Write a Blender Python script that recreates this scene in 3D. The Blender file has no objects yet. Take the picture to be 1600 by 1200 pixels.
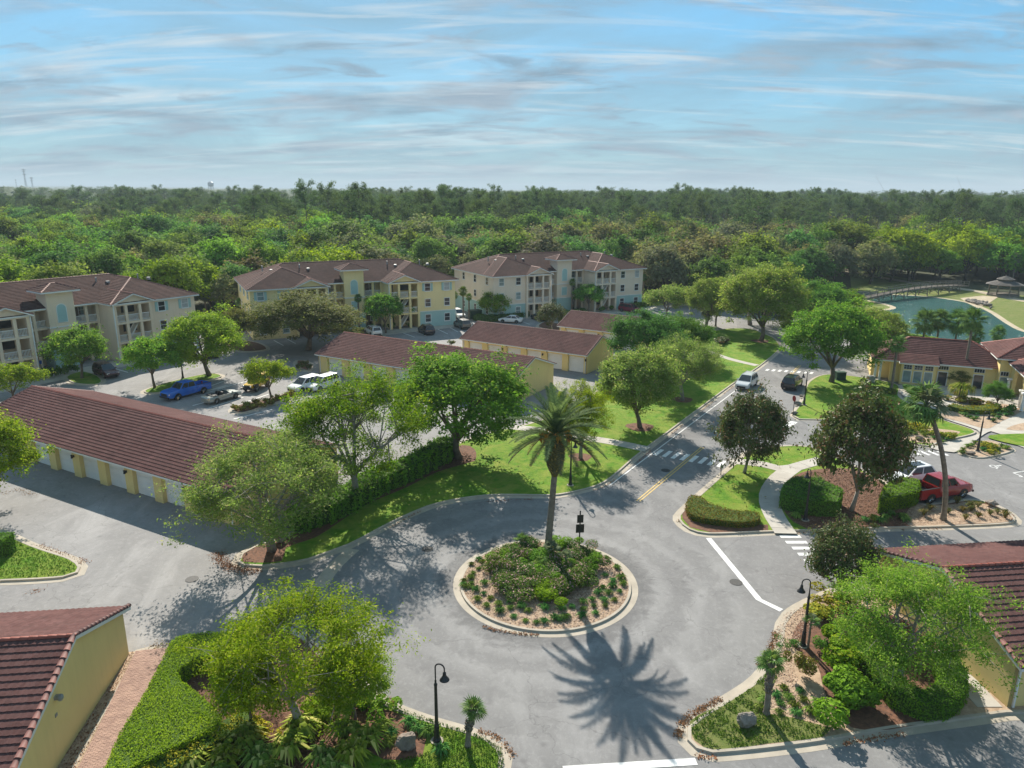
import bpy, bmesh, math, random
import numpy as np
from mathutils import Vector, Matrix
SC = bpy.context.scene
COL = SC.collection
rad = math.radians
PI = math.pi

# ------------------------------------------------------------------ camera
CAM_H, FOC, PITCH, ROLL = 25.0, 1130.0, rad(15.06), rad(0.3)
cd = bpy.data.cameras.new('drone_camera')
cd.sensor_width = 36.0
cd.lens = 36.0 * FOC / 1600.0
cd.clip_start = 0.5
cd.clip_end = 30000
cam = bpy.data.objects.new('drone_camera', cd)
COL.objects.link(cam)
cam.matrix_world = Matrix.Translation((0, 0, CAM_H)) @ Matrix.Rotation(PI/2 - PITCH, 4, 'X') @ Matrix.Rotation(ROLL, 4, 'Z')
SC.camera = cam

# ------------------------------------------------------------------ light
SUN_EL, SUN_AZ = rad(34.0), rad(-11.0)           # azimuth from +Y towards +X
sl = bpy.data.lights.new('sun', 'SUN')
sl.energy = 3.5
sl.angle = rad(0.55)
sl.color = (1.0, 0.93, 0.82)
so = bpy.data.objects.new('sun', sl)
COL.objects.link(so)
sd = Vector((math.sin(SUN_AZ)*math.cos(SUN_EL), math.cos(SUN_AZ)*math.cos(SUN_EL), math.sin(SUN_EL)))
so.rotation_euler = (-sd).to_track_quat('-Z', 'Y').to_euler()
so.location = (0, 0, 60)

W = bpy.data.worlds.new('World')
SC.world = W
W.use_nodes = True

def build_sky():
    nt = W.node_tree
    nt.nodes.clear()
    N = lambda t: nt.nodes.new(t)
    L = nt.links.new
    def math_(op, a, b=None, clamp=False):
        n = N('ShaderNodeMath'); n.operation = op; n.use_clamp = clamp
        for i, v in enumerate((a, b)):
            if v is None: continue
            if isinstance(v, (int, float)): n.inputs[i].default_value = v
            else: L(v, n.inputs[i])
        return n.outputs[0]
    def mix(f, a, b):
        n = N('ShaderNodeMix'); n.data_type = 'RGBA'
        if isinstance(f, (int, float)): n.inputs[0].default_value = f
        else: L(f, n.inputs[0])
        for s, v in ((6, a), (7, b)):
            if isinstance(v, tuple): n.inputs[s].default_value = (*v, 1)
            else: L(v, n.inputs[s])
        return n.outputs[2]
    def ramp(f, stops):
        n = N('ShaderNodeValToRGB')
        el = n.color_ramp.elements
        el[0].position, el[0].color = stops[0][0], (stops[0][1],)*3 + (1,)
        el[1].position, el[1].color = stops[1][0], (stops[1][1],)*3 + (1,)
        L(f, n.inputs[0])
        return n.outputs[0]
    sky = N('ShaderNodeTexSky')
    sky.sky_type = 'NISHITA'
    sky.sun_disc = False
    sky.sun_elevation = SUN_EL
    sky.sun_rotation = SUN_AZ
    sky.altitude = 0
    sky.air_density = 1.0
    sky.dust_density = 0.3
    sky.ozone_density = 2.0
    tc = N('ShaderNodeTexCoord')
    sep = N('ShaderNodeSeparateXYZ')
    L(tc.outputs['Generated'], sep.inputs[0])
    z = math_('MAXIMUM', sep.outputs[2], 0.0)
    den = math_('ADD', z, 0.15)
    cx = math_('DIVIDE', sep.outputs[0], den)
    cy = math_('DIVIDE', sep.outputs[1], den)
    cmb = N('ShaderNodeCombineXYZ')
    L(cx, cmb.inputs[0]); L(cy, cmb.inputs[1])
    def noise(sx, sy, scale, detail, rough, dist, off, rot=0):
        m = N('ShaderNodeMapping')
        m.inputs['Scale'].default_value = (sx, sy, 1)
        m.inputs['Location'].default_value = off
        m.inputs['Rotation'].default_value = (0, 0, rot)
        L(cmb.outputs[0], m.inputs['Vector'])
        n = N('ShaderNodeTexNoise')
        n.inputs['Scale'].default_value = scale
        n.inputs['Detail'].default_value = detail
        n.inputs['Roughness'].default_value = rough
        n.inputs['Distortion'].default_value = dist
        L(m.outputs[0], n.inputs['Vector'])
        return n.outputs[0]
    tintn = N('ShaderNodeMix'); tintn.data_type = 'RGBA'; tintn.blend_type = 'MULTIPLY'
    tintn.inputs[0].default_value = 1.0
    L(sky.outputs[0], tintn.inputs[6])
    tintn.inputs[7].default_value = SKY_TINT
    clear = tintn.outputs[2]
    clear = mix(0.80, clear, SKY_BLUE)
    hz = math_('SUBTRACT', 1.0, math_('MULTIPLY', z, 3.2), True)
    hz = math_('POWER', hz, 3.0)
    clear = mix(math_('MULTIPLY', hz, 0.75), clear, SKY_HORIZON)
    # thin veil, banks of stratus with grey undersides, and bright drawn-out wisps
    veil = ramp(noise(0.8, 1.0, 0.85, 9, 0.62, 0.9, (3.1, 8.3, 0), 0.3), ((0.36, 0.0), (0.62, 0.9)))
    c1 = ramp(noise(0.75, 1.25, 1.15, 10, 0.58, 0.6, (7.7, 1.9, 0), -0.15), ((0.49, 0.0), (0.63, 0.9)))
    c3 = ramp(noise(1.0, 1.7, 2.1, 10, 0.60, 0.6, (2.4, 9.6, 0), 0.1), ((0.53, 0.0), (0.66, 0.75)))
    c2 = ramp(noise(0.32, 1.9, 1.5, 11, 0.62, 0.8, (1.3, 5.2, 0), 0.42), ((0.53, 0.0), (0.70, 0.9)))
    c4 = ramp(noise(0.4, 2.2, 1.9, 11, 0.64, 0.8, (6.3, 3.2, 0), 0.15), ((0.56, 0.0), (0.72, 0.8)))
    g = noise(1.3, 2.2, 1.1, 8, 0.65, 0.5, (2.0, 4.4, 0), 0.0)
    out = mix(math_('MULTIPLY', veil, 0.8), clear, SKY_VEIL)
    ccol = mix(ramp(g, ((0.36, 0.0), (0.64, 1.0))), SKY_CLOUD_DARK, SKY_CLOUD)
    out = mix(c2, out, SKY_WISP)
    out = mix(c1, out, ccol)
    out = mix(c3, out, ccol)
    out = mix(c4, out, SKY_WISP)
    bg = N('ShaderNodeBackground')
    bg.inputs['Strength'].default_value = SKY_STRENGTH
    L(out, bg.inputs['Color'])
    o = N('ShaderNodeOutputWorld')
    L(bg.outputs[0], o.inputs['Surface'])
SKY_STRENGTH = 0.10
SKY_TINT = (0.80, 0.98, 1.02, 1)
SKY_BLUE = (0.24, 1.16, 2.02)
SKY_HORIZON = (1.05, 1.66, 1.92)
SKY_VEIL = (1.00, 1.62, 2.02)
SKY_CLOUD = (1.55, 1.84, 2.14)
SKY_CLOUD_DARK = (0.88, 1.30, 1.66)
SKY_WISP = (2.5, 2.8, 2.95)
HAZE = 0.0002
build_sky()

SC.view_settings.view_transform = 'Standard'
SC.view_settings.look = 'None'
SC.view_settings.exposure = 1.5
SC.view_settings.gamma = 1.0
SC.view_settings.use_curve_mapping = False

# ------------------------------------------------------------------ survey: where a sighted point of the photograph meets a level plane
def _ray(x, y):
    u = (x - 800)/FOC; v = (600 - y)/FOC
    c, s = math.cos(ROLL), math.sin(ROLL)
    u, v = u*c - v*s, u*s + v*c
    return (u, math.cos(PITCH) + v*math.sin(PITCH), -math.sin(PITCH) + v*math.cos(PITCH))
def at(x, y, z=0.0):
    d = _ray(x, y); t = (z - CAM_H)/d[2]
    return Vector((d[0]*t, d[1]*t))
def height_at(x, y, base):
    d = _ray(x, y)
    return CAM_H + d[2]*base[1]/d[1]
def span_at(px, base):
    return px/FOC*math.hypot(base[1], CAM_H*0.6)
def pts(*p):
    return [at(*q) for q in p]

# ------------------------------------------------------------------ names, labels, parents
def tag(o, label=None, cat=None, group=None, kind=None):
    if label: o['label'] = label
    if cat: o['category'] = cat
    if group: o['group'] = group
    if kind: o['kind'] = kind
    return o
def empty(name, loc=(0, 0, 0), rz=0.0, **k):
    o = bpy.data.objects.new(name, None)
    o.empty_display_size = 0.3
    o.location = loc if len(loc) == 3 else (loc[0], loc[1], 0)
    o.rotation_euler = (0, 0, rz)
    COL.objects.link(o)
    return tag(o, **k)
def link(name, mesh, parent=None, loc=None, rot=None, scale=None, **k):
    o = bpy.data.objects.new(name, mesh)
    if parent: o.parent = parent
    if loc is not None: o.location = loc if len(loc) == 3 else (loc[0], loc[1], 0)
    if rot is not None: o.rotation_euler = rot
    if scale is not None: o.scale = scale
    COL.objects.link(o)
    return tag(o, **k)
def copy_tree(root, loc, rz=None, scale=None, **k):
    r = root.copy(); COL.objects.link(r)
    r.location = loc if len(loc) == 3 else (loc[0], loc[1], 0)
    if rz is not None: r.rotation_euler = (0, 0, rz)
    if scale is not None: r.scale = scale
    for ch in root.children:
        c = ch.copy(); COL.objects.link(c); c.parent = r
        for g in ch.children:
            d = g.copy(); COL.objects.link(d); d.parent = c
    return tag(r, **k)

# ------------------------------------------------------------------ mesh maker
class MB:
    def __init__(s): s.v = []; s.f = []; s.m = []; s.mi = 0
    def quad(s, *p):
        n = len(s.v); s.v += [tuple(q) for q in p]; s.f.append(tuple(range(n, n+len(p)))); s.m.append(s.mi); return s
    def box(s, x0, x1, y0, y1, z0, z1):
        n = len(s.v)
        s.v += [(x0,y0,z0),(x1,y0,z0),(x1,y1,z0),(x0,y1,z0),(x0,y0,z1),(x1,y0,z1),(x1,y1,z1),(x0,y1,z1)]
        for f in ((0,3,2,1),(4,5,6,7),(0,1,5,4),(1,2,6,5),(2,3,7,6),(3,0,4,7)):
            s.f.append(tuple(n+i for i in f)); s.m.append(s.mi)
        return s
    def prism(s, poly, z0, z1, cap_bottom=False):
        n = len(s.v); k = len(poly)
        s.v += [(p[0], p[1], z0) for p in poly] + [(p[0], p[1], z1) for p in poly]
        for i in range(k):
            j = (i+1) % k
            s.f.append((n+i, n+j, n+k+j, n+k+i)); s.m.append(s.mi)
        s.f.append(tuple(range(n+k, n+2*k))); s.m.append(s.mi)
        if cap_bottom: s.f.append(tuple(range(n+k-1, n-1, -1))); s.m.append(s.mi)
        return s
    def slab(s, pts3, t):
        """a flat outline in space given thickness t along -normal"""
        p = [Vector(q) for q in pts3]
        nrm = (p[1]-p[0]).cross(p[2]-p[0]).normalized()
        b = [q - nrm*t for q in p]
        n = len(s.v); k = len(p)
        s.v += [tuple(q) for q in p] + [tuple(q) for q in b]
        s.f.append(tuple(range(n, n+k))); s.m.append(s.mi)
        s.f.append(tuple(range(n+2*k-1, n+k-1, -1))); s.m.append(s.mi)
        for i in range(k):
            j = (i+1) % k
            s.f.append((n+i, n+k+i, n+k+j, n+j)); s.m.append(s.mi)
        return s
    def tube(s, path, r, sides=8, cap=True):
        path = [Vector(p) for p in path]
        rs = r if isinstance(r, (list, tuple)) else [r]*len(path)
        n = len(s.v); k = len(path)
        up = Vector((0, 0, 1))
        for i, p in enumerate(path):
            d = (path[min(i+1, k-1)] - path[max(i-1, 0)])
            d = d.normalized() if d.length > 1e-9 else up
            a = d.cross(Vector((1, 0, 0)) if abs(d.x) < 0.7 else Vector((0, 1, 0))).normalized()
            if i and a.dot(pa) < 0 and abs(a.dot(pa)) > .5: a = -a
            pa = a
            b = d.cross(a)
            for q in range(sides):
                t = 2*PI*q/sides
                s.v.append(tuple(p + (a*math.cos(t) + b*math.sin(t))*rs[i]))
        for i in range(k-1):
            for q in range(sides):
                q2 = (q+1) % sides
                s.f.append((n+i*sides+q, n+i*sides+q2, n+(i+1)*sides+q2, n+(i+1)*sides+q)); s.m.append(s.mi)
        if cap:
            s.f.append(tuple(n+q for q in range(sides-1, -1, -1))); s.m.append(s.mi)
            s.f.append(tuple(n+(k-1)*sides+q for q in range(sides))); s.m.append(s.mi)
        return s
    def lathe(s, prof, sides=12, cx=0, cy=0):
        n = len(s.v); k = len(prof)
        for r, z in prof:
            for q in range(sides):
                t = 2*PI*q/sides
                s.v.append((cx + r*math.cos(t), cy + r*math.sin(t), z))
        for i in range(k-1):
            for q in range(sides):
                q2 = (q+1) % sides
                s.f.append((n+i*sides+q, n+i*sides+q2, n+(i+1)*sides+q2, n+(i+1)*sides+q)); s.m.append(s.mi)
        s.f.append(tuple(n+q for q in range(sides-1, -1, -1))); s.m.append(s.mi)
        s.f.append(tuple(n+(k-1)*sides+q for q in range(sides))); s.m.append(s.mi)
        return s
    def mesh(s, name, mats, smooth=False):
        me = bpy.data.meshes.new(name)
        me.from_pydata(s.v, [], s.f)
        mats = mats if isinstance(mats, (list, tuple)) else [mats]
        for m in mats: me.materials.append(m)
        if len(mats) > 1: me.polygons.foreach_set('material_index', s.m)
        if smooth: me.polygons.foreach_set('use_smooth', [True]*len(s.f))
        me.update()
        return me
    def build(s, name, mats, parent=None, smooth=False, **k):
        loc = k.pop('loc', None); rot = k.pop('rot', None)
        return link(name, s.mesh(name, mats, smooth), parent, loc, rot, **k)

# ------------------------------------------------------------------ outlines on the ground
def ccw(p):
    a = sum(p[i][0]*p[(i+1) % len(p)][1] - p[(i+1) % len(p)][0]*p[i][1] for i in range(len(p)))
    return list(p) if a > 0 else list(reversed(p))
def resample(p, step=1.0, closed=True, sharp=0.62):
    """rounds a surveyed outline with a Catmull-Rom curve"""
    n = len(p); out = []
    rng = range(n if closed else n-1)
    g = (lambda i: p[i % n]) if closed else (lambda i: p[min(max(i, 0), n-1)])
    for i in rng:
        a, b, c, d = (Vector(g(i+k)) for k in (-1, 0, 1, 2))
        L = (c-b).length
        m = max(1, int(L/step))
        m1 = (c-a)*0.5; m2 = (d-b)*0.5
        if m1.length > L*1.1: m1 = m1.normalized()*L*1.1
        if m2.length > L*1.1: m2 = m2.normalized()*L*1.1
        for q in range(m):
            t = q/m; t2 = t*t; t3 = t2*t
            out.append(b*(2*t3-3*t2+1) + m1*(t3-2*t2+t) + c*(-2*t3+3*t2) + m2*(t3-t2))
    if not closed: out.append(Vector(p[-1]))
    return out
def inset(p, d):
    n = len(p); out = []
    for i in range(n):
        a, b, c = (Vector(p[(i+k) % n]) for k in (-1, 0, 1))
        e1 = (b-a); e2 = (c-b)
        e1 = e1.normalized() if e1.length > 1e-9 else Vector((1, 0)); e2 = e2.normalized() if e2.length > 1e-9 else e1
        n1 = Vector((-e1.y, e1.x)); n2 = Vector((-e2.y, e2.x))
        m = (n1+n2)
        m = m.normalized() if m.length > 1e-6 else n1
        k = d/max(0.5, m.dot(n1))
        out.append(b + m*k)
    return out
def flat_fill(poly):
    """triangles filling an outline, robust where it doubles back"""
    from mathutils.geometry import delaunay_2d_cdt
    p = [Vector((q[0], q[1])) for q in poly]; n = len(p)
    v, e, f = delaunay_2d_cdt(p, [], [list(range(n))], 1, 1e-4)[:3]
    return v, [t if (v[t[1]]-v[t[0]]).cross(v[t[2]]-v[t[0]]) > 0 else t[::-1] for t in f]
def sheet(name, poly, z, mat, parent=None, kind='structure', **k):
    v, f = flat_fill(ccw(poly))
    me = bpy.data.meshes.new(name)
    me.from_pydata([(q.x, q.y, z) for q in v], [], [tuple(t) for t in f]); me.update()
    me.materials.append(mat)
    return link(name, me, parent, kind=kind, **k)
def inside(p, poly):
    x, y = p[0], p[1]; r = False; n = len(poly); j = n-1
    for i in range(n):
        xi, yi = poly[i][0], poly[i][1]; xj, yj = poly[j][0], poly[j][1]
        if (yi > y) != (yj > y) and x < (xj-xi)*(y-yi)/(yj-yi+1e-12)+xi: r = not r
        j = i
    return r
def ribbon_outline(c, w):
    """path centreline -> outline"""
    L = []; R = []
    n = len(c)
    for i in range(n):
        d = (Vector(c[min(i+1, n-1)]) - Vector(c[max(i-1, 0)])).normalized()
        nn = Vector((-d.y, d.x))
        wi = w[i] if isinstance(w, (list, tuple)) else w
        L.append(Vector(c[i]) + nn*wi/2); R.append(Vector(c[i]) - nn*wi/2)
    return R + L[::-1]

# ------------------------------------------------------------------ materials
def lin(r, g, b):
    f = lambda c: c/12.92 if c <= 0.04045 else ((c+0.055)/1.055)**2.4
    return (f(r/255), f(g/255), f(b/255), 1)
class Mat:
    def __init__(s, name):
        s.m = bpy.data.materials.new(name); s.m.use_nodes = True
        s.nt = s.m.node_tree; s.nt.nodes.clear()
        s.out = s.n('ShaderNodeOutputMaterial')
    def n(s, t, **k):
        nd = s.nt.nodes.new(t)
        for a, v in k.items(): setattr(nd, a, v)
        return nd
    def l(s, a, b): s.nt.links.new(a, b)
    def set(s, sock, v):
        if isinstance(v, bpy.types.NodeSocket): s.l(v, sock)
        elif isinstance(v, tuple) and len(v) == 3 and sock.type == 'RGBA': sock.default_value = (*v, 1)
        else: sock.default_value = v
    def math(s, op, a, b=0.0, clamp=False):
        nd = s.n('ShaderNodeMath', operation=op, use_clamp=clamp); s.set(nd.inputs[0], a); s.set(nd.inputs[1], b); return nd.outputs[0]
    def mix(s, f, a, b, blend='MIX'):
        nd = s.n('ShaderNodeMix', data_type='RGBA', blend_type=blend)
        s.set(nd.inputs[0], f); s.set(nd.inputs[6], a); s.set(nd.inputs[7], b); return nd.outputs[2]
    def coords(s, which='world'):
        if which == 'world': return s.n('ShaderNodeNewGeometry').outputs['Position']
        return s.n('ShaderNodeTexCoord').outputs['Object']
    def noise(s, scale, detail=4, rough=0.55, dist=0.0, co=None, stretch=None):
        v = co if co is not None else s.coords()
        if stretch:
            mp = s.n('ShaderNodeMapping'); s.l(v, mp.inputs['Vector'])
            mp.inputs['Scale'].default_value = stretch[:3]
            if len(stretch) > 3: mp.inputs['Rotation'].default_value = (0, 0, stretch[3])
            v = mp.outputs[0]
        nd = s.n('ShaderNodeTexNoise'); s.l(v, nd.inputs['Vector'])
        nd.inputs['Scale'].default_value = scale; nd.inputs['Detail'].default_value = detail
        nd.inputs['Roughness'].default_value = rough; nd.inputs['Distortion'].default_value = dist
        return nd.outputs[0]
    def ramp(s, f, lo, hi, a=0.0, b=1.0):
        nd = s.n('ShaderNodeMapRange'); nd.clamp = True
        s.set(nd.inputs[0], f)
        for i, v in ((1, lo), (2, hi), (3, a), (4, b)): s.set(nd.inputs[i], v)
        return nd.outputs[0]
    def attr(s, name): return s.n('ShaderNodeAttribute', attribute_name=name).outputs['Fac']
    def rnd(s): return s.n('ShaderNodeObjectInfo').outputs['Random']
    def bump(s, h, strength, dist=0.05):
        nd = s.n('ShaderNodeBump'); s.l(h, nd.inputs['Height'])
        nd.inputs['Strength'].default_value = strength; nd.inputs['Distance'].default_value = dist
        return nd.outputs[0]
    def surf(s, color, rough=0.8, normal=None, metal=0.0, spec=0.3, coat=0.0, **k):
        p = s.n('ShaderNodeBsdfPrincipled')
        s.set(p.inputs['Base Color'], color); s.set(p.inputs['Roughness'], rough); s.set(p.inputs['Metallic'], metal)
        s.set(p.inputs['Specular IOR Level'], spec)
        if coat: p.inputs['Coat Weight'].default_value = coat; p.inputs['Coat Roughness'].default_value = 0.06
        if normal is not None: s.l(normal, p.inputs['Normal'])
        s.l(p.outputs[0], s.out.inputs['Surface'])
        return s.m
def plain(name, c1, c2=None, scale=2.0, rough=0.8, bump=0.0, bscale=None, metal=0.0, spec=0.3, coat=0.0, co='world', detail=5):
    m = Mat(name)
    c2 = c2 or tuple(x*0.82 for x in c1[:3])
    v = m.coords(co)
    f = m.ramp(m.noise(scale, detail, co=v), 0.3, 0.7)
    col = m.mix(f, tuple(c1[:3]), tuple(c2[:3]))
    nm = m.bump(m.noise(bscale or scale*6, 3, co=v), bump, 0.03) if bump else None
    return m.surf(col, rough, nm, metal, spec, coat)
def leafmat(name, dark, light, alt=None, alt_share=0.0, trans=0.35, hue=0.12, rough=0.7, spec=0.03):
    """leaves: tone runs leaf by leaf, a second colour takes a share of them, light also passes through"""
    m = Mat(name)
    t = m.attr('tone')
    col = m.mix(t, tuple(dark), tuple(light))
    if alt:
        k = m.math('LESS_THAN', m.attr('pick'), alt_share)
        col = m.mix(k, col, tuple(alt))
    r = m.rnd()
    hs = m.n('ShaderNodeHueSaturation')
    m.set(hs.inputs['Hue'], m.ramp(r, 0, 1, 0.5-hue*0.18, 0.5+hue*0.18))
    m.set(hs.inputs['Saturation'], m.ramp(r, 0, 1, 1.04, 0.92))
    m.set(hs.inputs['Value'], m.ramp(m.math('FRACT', m.math('MULTIPLY', r, 7.31)), 0, 1, 1-hue, 1+hue))
    m.l(col, hs.inputs['Color'])
    c = hs.outputs[0]
    p = m.n('ShaderNodeBsdfPrincipled')
    m.l(c, p.inputs['Base Color']); p.inputs['Roughness'].default_value = rough
    p.inputs['Specular IOR Level'].default_value = spec
    tr = m.n('ShaderNodeBsdfTranslucent')
    m.l(m.mix(0.45, c, m.mix(1.0, c, (1.15, 1.2, 0.45), 'MULTIPLY')), tr.inputs['Color'])
    ms = m.n('ShaderNodeMixShader'); ms.inputs[0].default_value = trans
    m.l(p.outputs[0], ms.inputs[1]); m.l(tr.outputs[0], ms.inputs[2])
    m.l(ms.outputs[0], m.out.inputs['Surface'])
    return m.m

def asphalt(name, c1, c2, island=None):
    m = Mat(name)
    big = m.noise(0.09, 4, 0.55, 0.6)
    mid = m.noise(0.55, 6, 0.65, 1.2)
    fine = m.noise(38, 2, 0.6)
    patch = m.noise(0.23, 5, 0.6, 1.5, stretch=(1.0, 0.45, 1, 0.5))
    f = m.math('ADD', m.math('MULTIPLY', m.ramp(big, 0.3, 0.7), 0.5), m.math('MULTIPLY', m.ramp(mid, 0.3, 0.75), 0.5))
    col = m.mix(f, c1, c2)
    col = m.mix(m.ramp(patch, 0.52, 0.72, 0, 0.45), col, tuple(min(1, x*1.45) for x in c2))
    col = m.mix(m.ramp(fine, 0.35, 0.7, 0, 0.22), col, tuple(x*0.55 for x in c1))
    if island:
        # tyre-polished rings worn round the island, and the dusty band along its gutter
        sub = m.n('ShaderNodeVectorMath', operation='SUBTRACT'); m.l(m.coords(), sub.inputs[0]); sub.inputs[1].default_value = (*island, 0)
        ln = m.n('ShaderNodeVectorMath', operation='LENGTH'); m.l(sub.outputs[0], ln.inputs[0])
        r = m.math('ADD', ln.outputs['Value'], m.math('MULTIPLY', m.math('SUBTRACT', mid, 0.5), 3.0))
        ring = m.math('SINE', m.math('MULTIPLY', r, 2.7))
        near = m.ramp(r, 9.0, 16.0, 0.24, 0.0)
        col = m.mix(m.math('MULTIPLY', m.ramp(ring, -0.2, 1.0), near), col, tuple(min(1, x*1.5) for x in c2))
        col = m.mix(m.ramp(r, 6.3, 7.6, 0.45, 0.0), col, tuple(x*0.5 for x in c1))
    worn = m.noise(3.4, 7, 0.72, 0.8)
    col = m.mix(m.ramp(worn, 0.50, 0.78, 0, 0.38), col, tuple(min(1, x*1.5) for x in c2))
    col = m.mix(m.ramp(m.noise(1.3, 6, 0.7, 0.5, stretch=(1, 1, 1, 0.9)), 0.60, 0.80, 0, 0.45), col, tuple(x*0.6 for x in c1))
    drip = m.n('ShaderNodeTexVoronoi'); drip.inputs['Scale'].default_value = 0.55; m.l(m.coords(), drip.inputs['Vector'])
    col = m.mix(m.ramp(drip.outputs['Distance'], 0.02, 0.13, 0.35, 0.0), col, tuple(x*0.45 for x in c1))
    v = m.n('ShaderNodeTexVoronoi'); v.feature = 'DISTANCE_TO_EDGE'; v.inputs['Scale'].default_value = 0.16
    wob = m.n('ShaderNodeVectorMath', operation='ADD'); m.l(m.coords(), wob.inputs[0])
    nz = m.n('ShaderNodeTexNoise'); nz.inputs['Scale'].default_value = 0.7; nz.inputs['Detail'].default_value = 5; m.l(m.coords(), nz.inputs['Vector'])
    sc = m.n('ShaderNodeVectorMath', operation='SCALE'); m.l(nz.outputs['Color'], sc.inputs[0]); sc.inputs['Scale'].default_value = 2.2
    m.l(sc.outputs[0], wob.inputs[1]); m.l(wob.outputs[0], v.inputs['Vector'])
    col = m.mix(m.ramp(v.outputs['Distance'], 0.0, 0.006, 0.35, 0.0), col, tuple(x*0.4 for x in c1))
    return m.surf(col, 0.9, m.bump(fine, 0.3, 0.02), spec=0.12)

def grassmat(name, a, b, c, worn=0.35):
    m = Mat(name)
    f1 = m.ramp(m.noise(0.55, 6, 0.68, 0.8), 0.40, 0.64)
    f2 = m.ramp(m.noise(2.3, 5, 0.65), 0.35, 0.7)
    f3 = m.noise(24, 3, 0.7)
    col = m.mix(f2, a, b)
    col = m.mix(m.math('MULTIPLY', f1, worn), col, c)
    col = m.mix(m.ramp(f3, 0.35, 0.7, 0, 0.4), col, tuple(x*0.5 for x in a))
    return m.surf(col, 0.9, m.bump(m.noise(30, 3, 0.7), 0.9, 0.06), spec=0.1)

def tilemat(name, c1, c2, c3, co='world'):
    m = Mat(name)
    big = m.ramp(m.noise(0.22, 5, 0.6, 0.8), 0.35, 0.7)
    mid = m.ramp(m.noise(1.6, 5, 0.7), 0.35, 0.7)
    v = m.n('ShaderNodeTexVoronoi'); v.inputs['Scale'].default_value = 3.1; m.l(m.coords(), v.inputs['Vector'])
    col = m.mix(big, c1, c2)
    col = m.mix(m.math('MULTIPLY', mid, 0.35), col, c3)
    col = m.mix(m.math('MULTIPLY', m.math('FRACT', m.math('MULTIPLY', v.outputs['Color'], 3.7)), 0.5), col, tuple(x*0.6 for x in c1))
    col = m.mix(m.ramp(m.noise(0.5, 6, 0.7, 1.0, stretch=(1, 1, 1)), 0.52, 0.70, 0, 0.4), col, tuple(x*0.5 for x in c3))
    return m.surf(col, 0.9, m.bump(m.noise(9, 4, 0.7), 0.25, 0.03), spec=0.04)

M = {}
M['asphalt_old'] = asphalt('asphalt_old', (0.200, 0.194, 0.190), (0.285, 0.275, 0.268))
M['asphalt_new'] = asphalt('asphalt_new', (0.160, 0.156, 0.156), (0.250, 0.245, 0.240), island=(2.25, 42.6))
M['asphalt_dark'] = asphalt('asphalt_dark', (0.055, 0.056, 0.064), (0.085, 0.087, 0.096))
M['concrete'] = plain('concrete', (0.42, 0.37, 0.30), (0.33, 0.29, 0.235), 1.1, 0.9, 0.25, 30)
M['walk'] = plain('walk', (0.46, 0.43, 0.38), (0.36, 0.33, 0.29), 0.8, 0.9, 0.2, 30)
M['grass'] = grassmat('grass', (0.072, 0.188, 0.012), (0.151, 0.288, 0.018), (0.288, 0.309, 0.058), 0.75)
M['grass_dry'] = grassmat('grass_dry', (0.110, 0.165, 0.033), (0.176, 0.209, 0.055), (0.264, 0.231, 0.099), 0.6)
M['mulch'] = plain('mulch', (0.195, 0.093, 0.054), (0.083, 0.045, 0.030), 5.0, 0.95, 0.9, 22)
M['mulch_pale'] = plain('mulch_pale', (0.46, 0.34, 0.235), (0.29, 0.20, 0.135), 4.0, 0.95, 0.9, 20)
M['soil'] = plain('soil', (0.055, 0.062, 0.024), (0.028, 0.036, 0.014), 0.4, 1.0, 0.6, 3)
M['sand'] = plain('sand', (0.45, 0.38, 0.27), (0.34, 0.28, 0.19), 0.5, 0.95, 0.3, 8)
M['paint'] = plain('paint', (0.72, 0.72, 0.70), (0.52, 0.52, 0.51), 2.2, 0.7, detail=8)
M['paint_yellow'] = plain('paint_yellow', (0.62, 0.43, 0.13), (0.45, 0.31, 0.10), 2.2, 0.7, detail=8)
M['tile'] = tilemat('tile', (0.114, 0.056, 0.052), (0.162, 0.084, 0.076), (0.088, 0.060, 0.056))
M['tile_far'] = tilemat('tile_far', (0.076, 0.045, 0.040), (0.118, 0.067, 0.057), (0.058, 0.045, 0.041))
M['tile_ridge'] = plain('tile_ridge', (0.36, 0.10, 0.065), (0.22, 0.07, 0.052), 1.2, 0.7, 0.2)
M['tile_ridge_far'] = plain('tile_ridge_far', (0.27, 0.115, 0.085), (0.17, 0.075, 0.06), 0.5, 0.7, 0.2)
M['tile_rake'] = plain('tile_rake', (0.16, 0.062, 0.052), (0.11, 0.048, 0.042), 1.2, 0.7, 0.2)
M['teal'] = plain('teal', (0.38, 0.56, 0.54), (0.33, 0.49, 0.47), 0.4, 0.85, 0.1, 30)
def stucco(name, c):
    m = Mat(name)
    col = m.mix(m.ramp(m.noise(0.35, 5), .3, .7), c, tuple(x*.91 for x in c))
    col = m.mix(m.ramp(m.noise(1.0, 5, .65, stretch=(3.2, 3.2, .28)), .50, .78, 0, .20), col, tuple(x*.62 for x in c))
    z = m.n('ShaderNodeSeparateXYZ'); m.l(m.coords(), z.inputs[0])
    splash = m.math('ADD', z.outputs[2], m.math('MULTIPLY', m.noise(2.5, 5, .7), 0.5))
    col = m.mix(m.ramp(splash, .2, .75, .30, 0), col, (0.30, 0.25, 0.17))
    return m.surf(col, .9, m.bump(m.noise(38, 3, .7), .2, .02), spec=.15)
M['yellow'] = stucco('yellow', (0.80, 0.62, 0.27)); M['yellow_pale'] = stucco('yellow_pale', (0.84, 0.69, 0.36))
M['peach'] = stucco('peach', (0.81, 0.65, 0.48)); M['tan'] = stucco('tan', (0.80, 0.67, 0.53))
M['white'] = plain('white', (0.78, 0.77, 0.74), (0.68, 0.67, 0.64), 0.6, 0.6)
M['door_white'] = plain('door_white', (0.80, 0.80, 0.79), (0.72, 0.72, 0.71), 0.8, 0.45)
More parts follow.
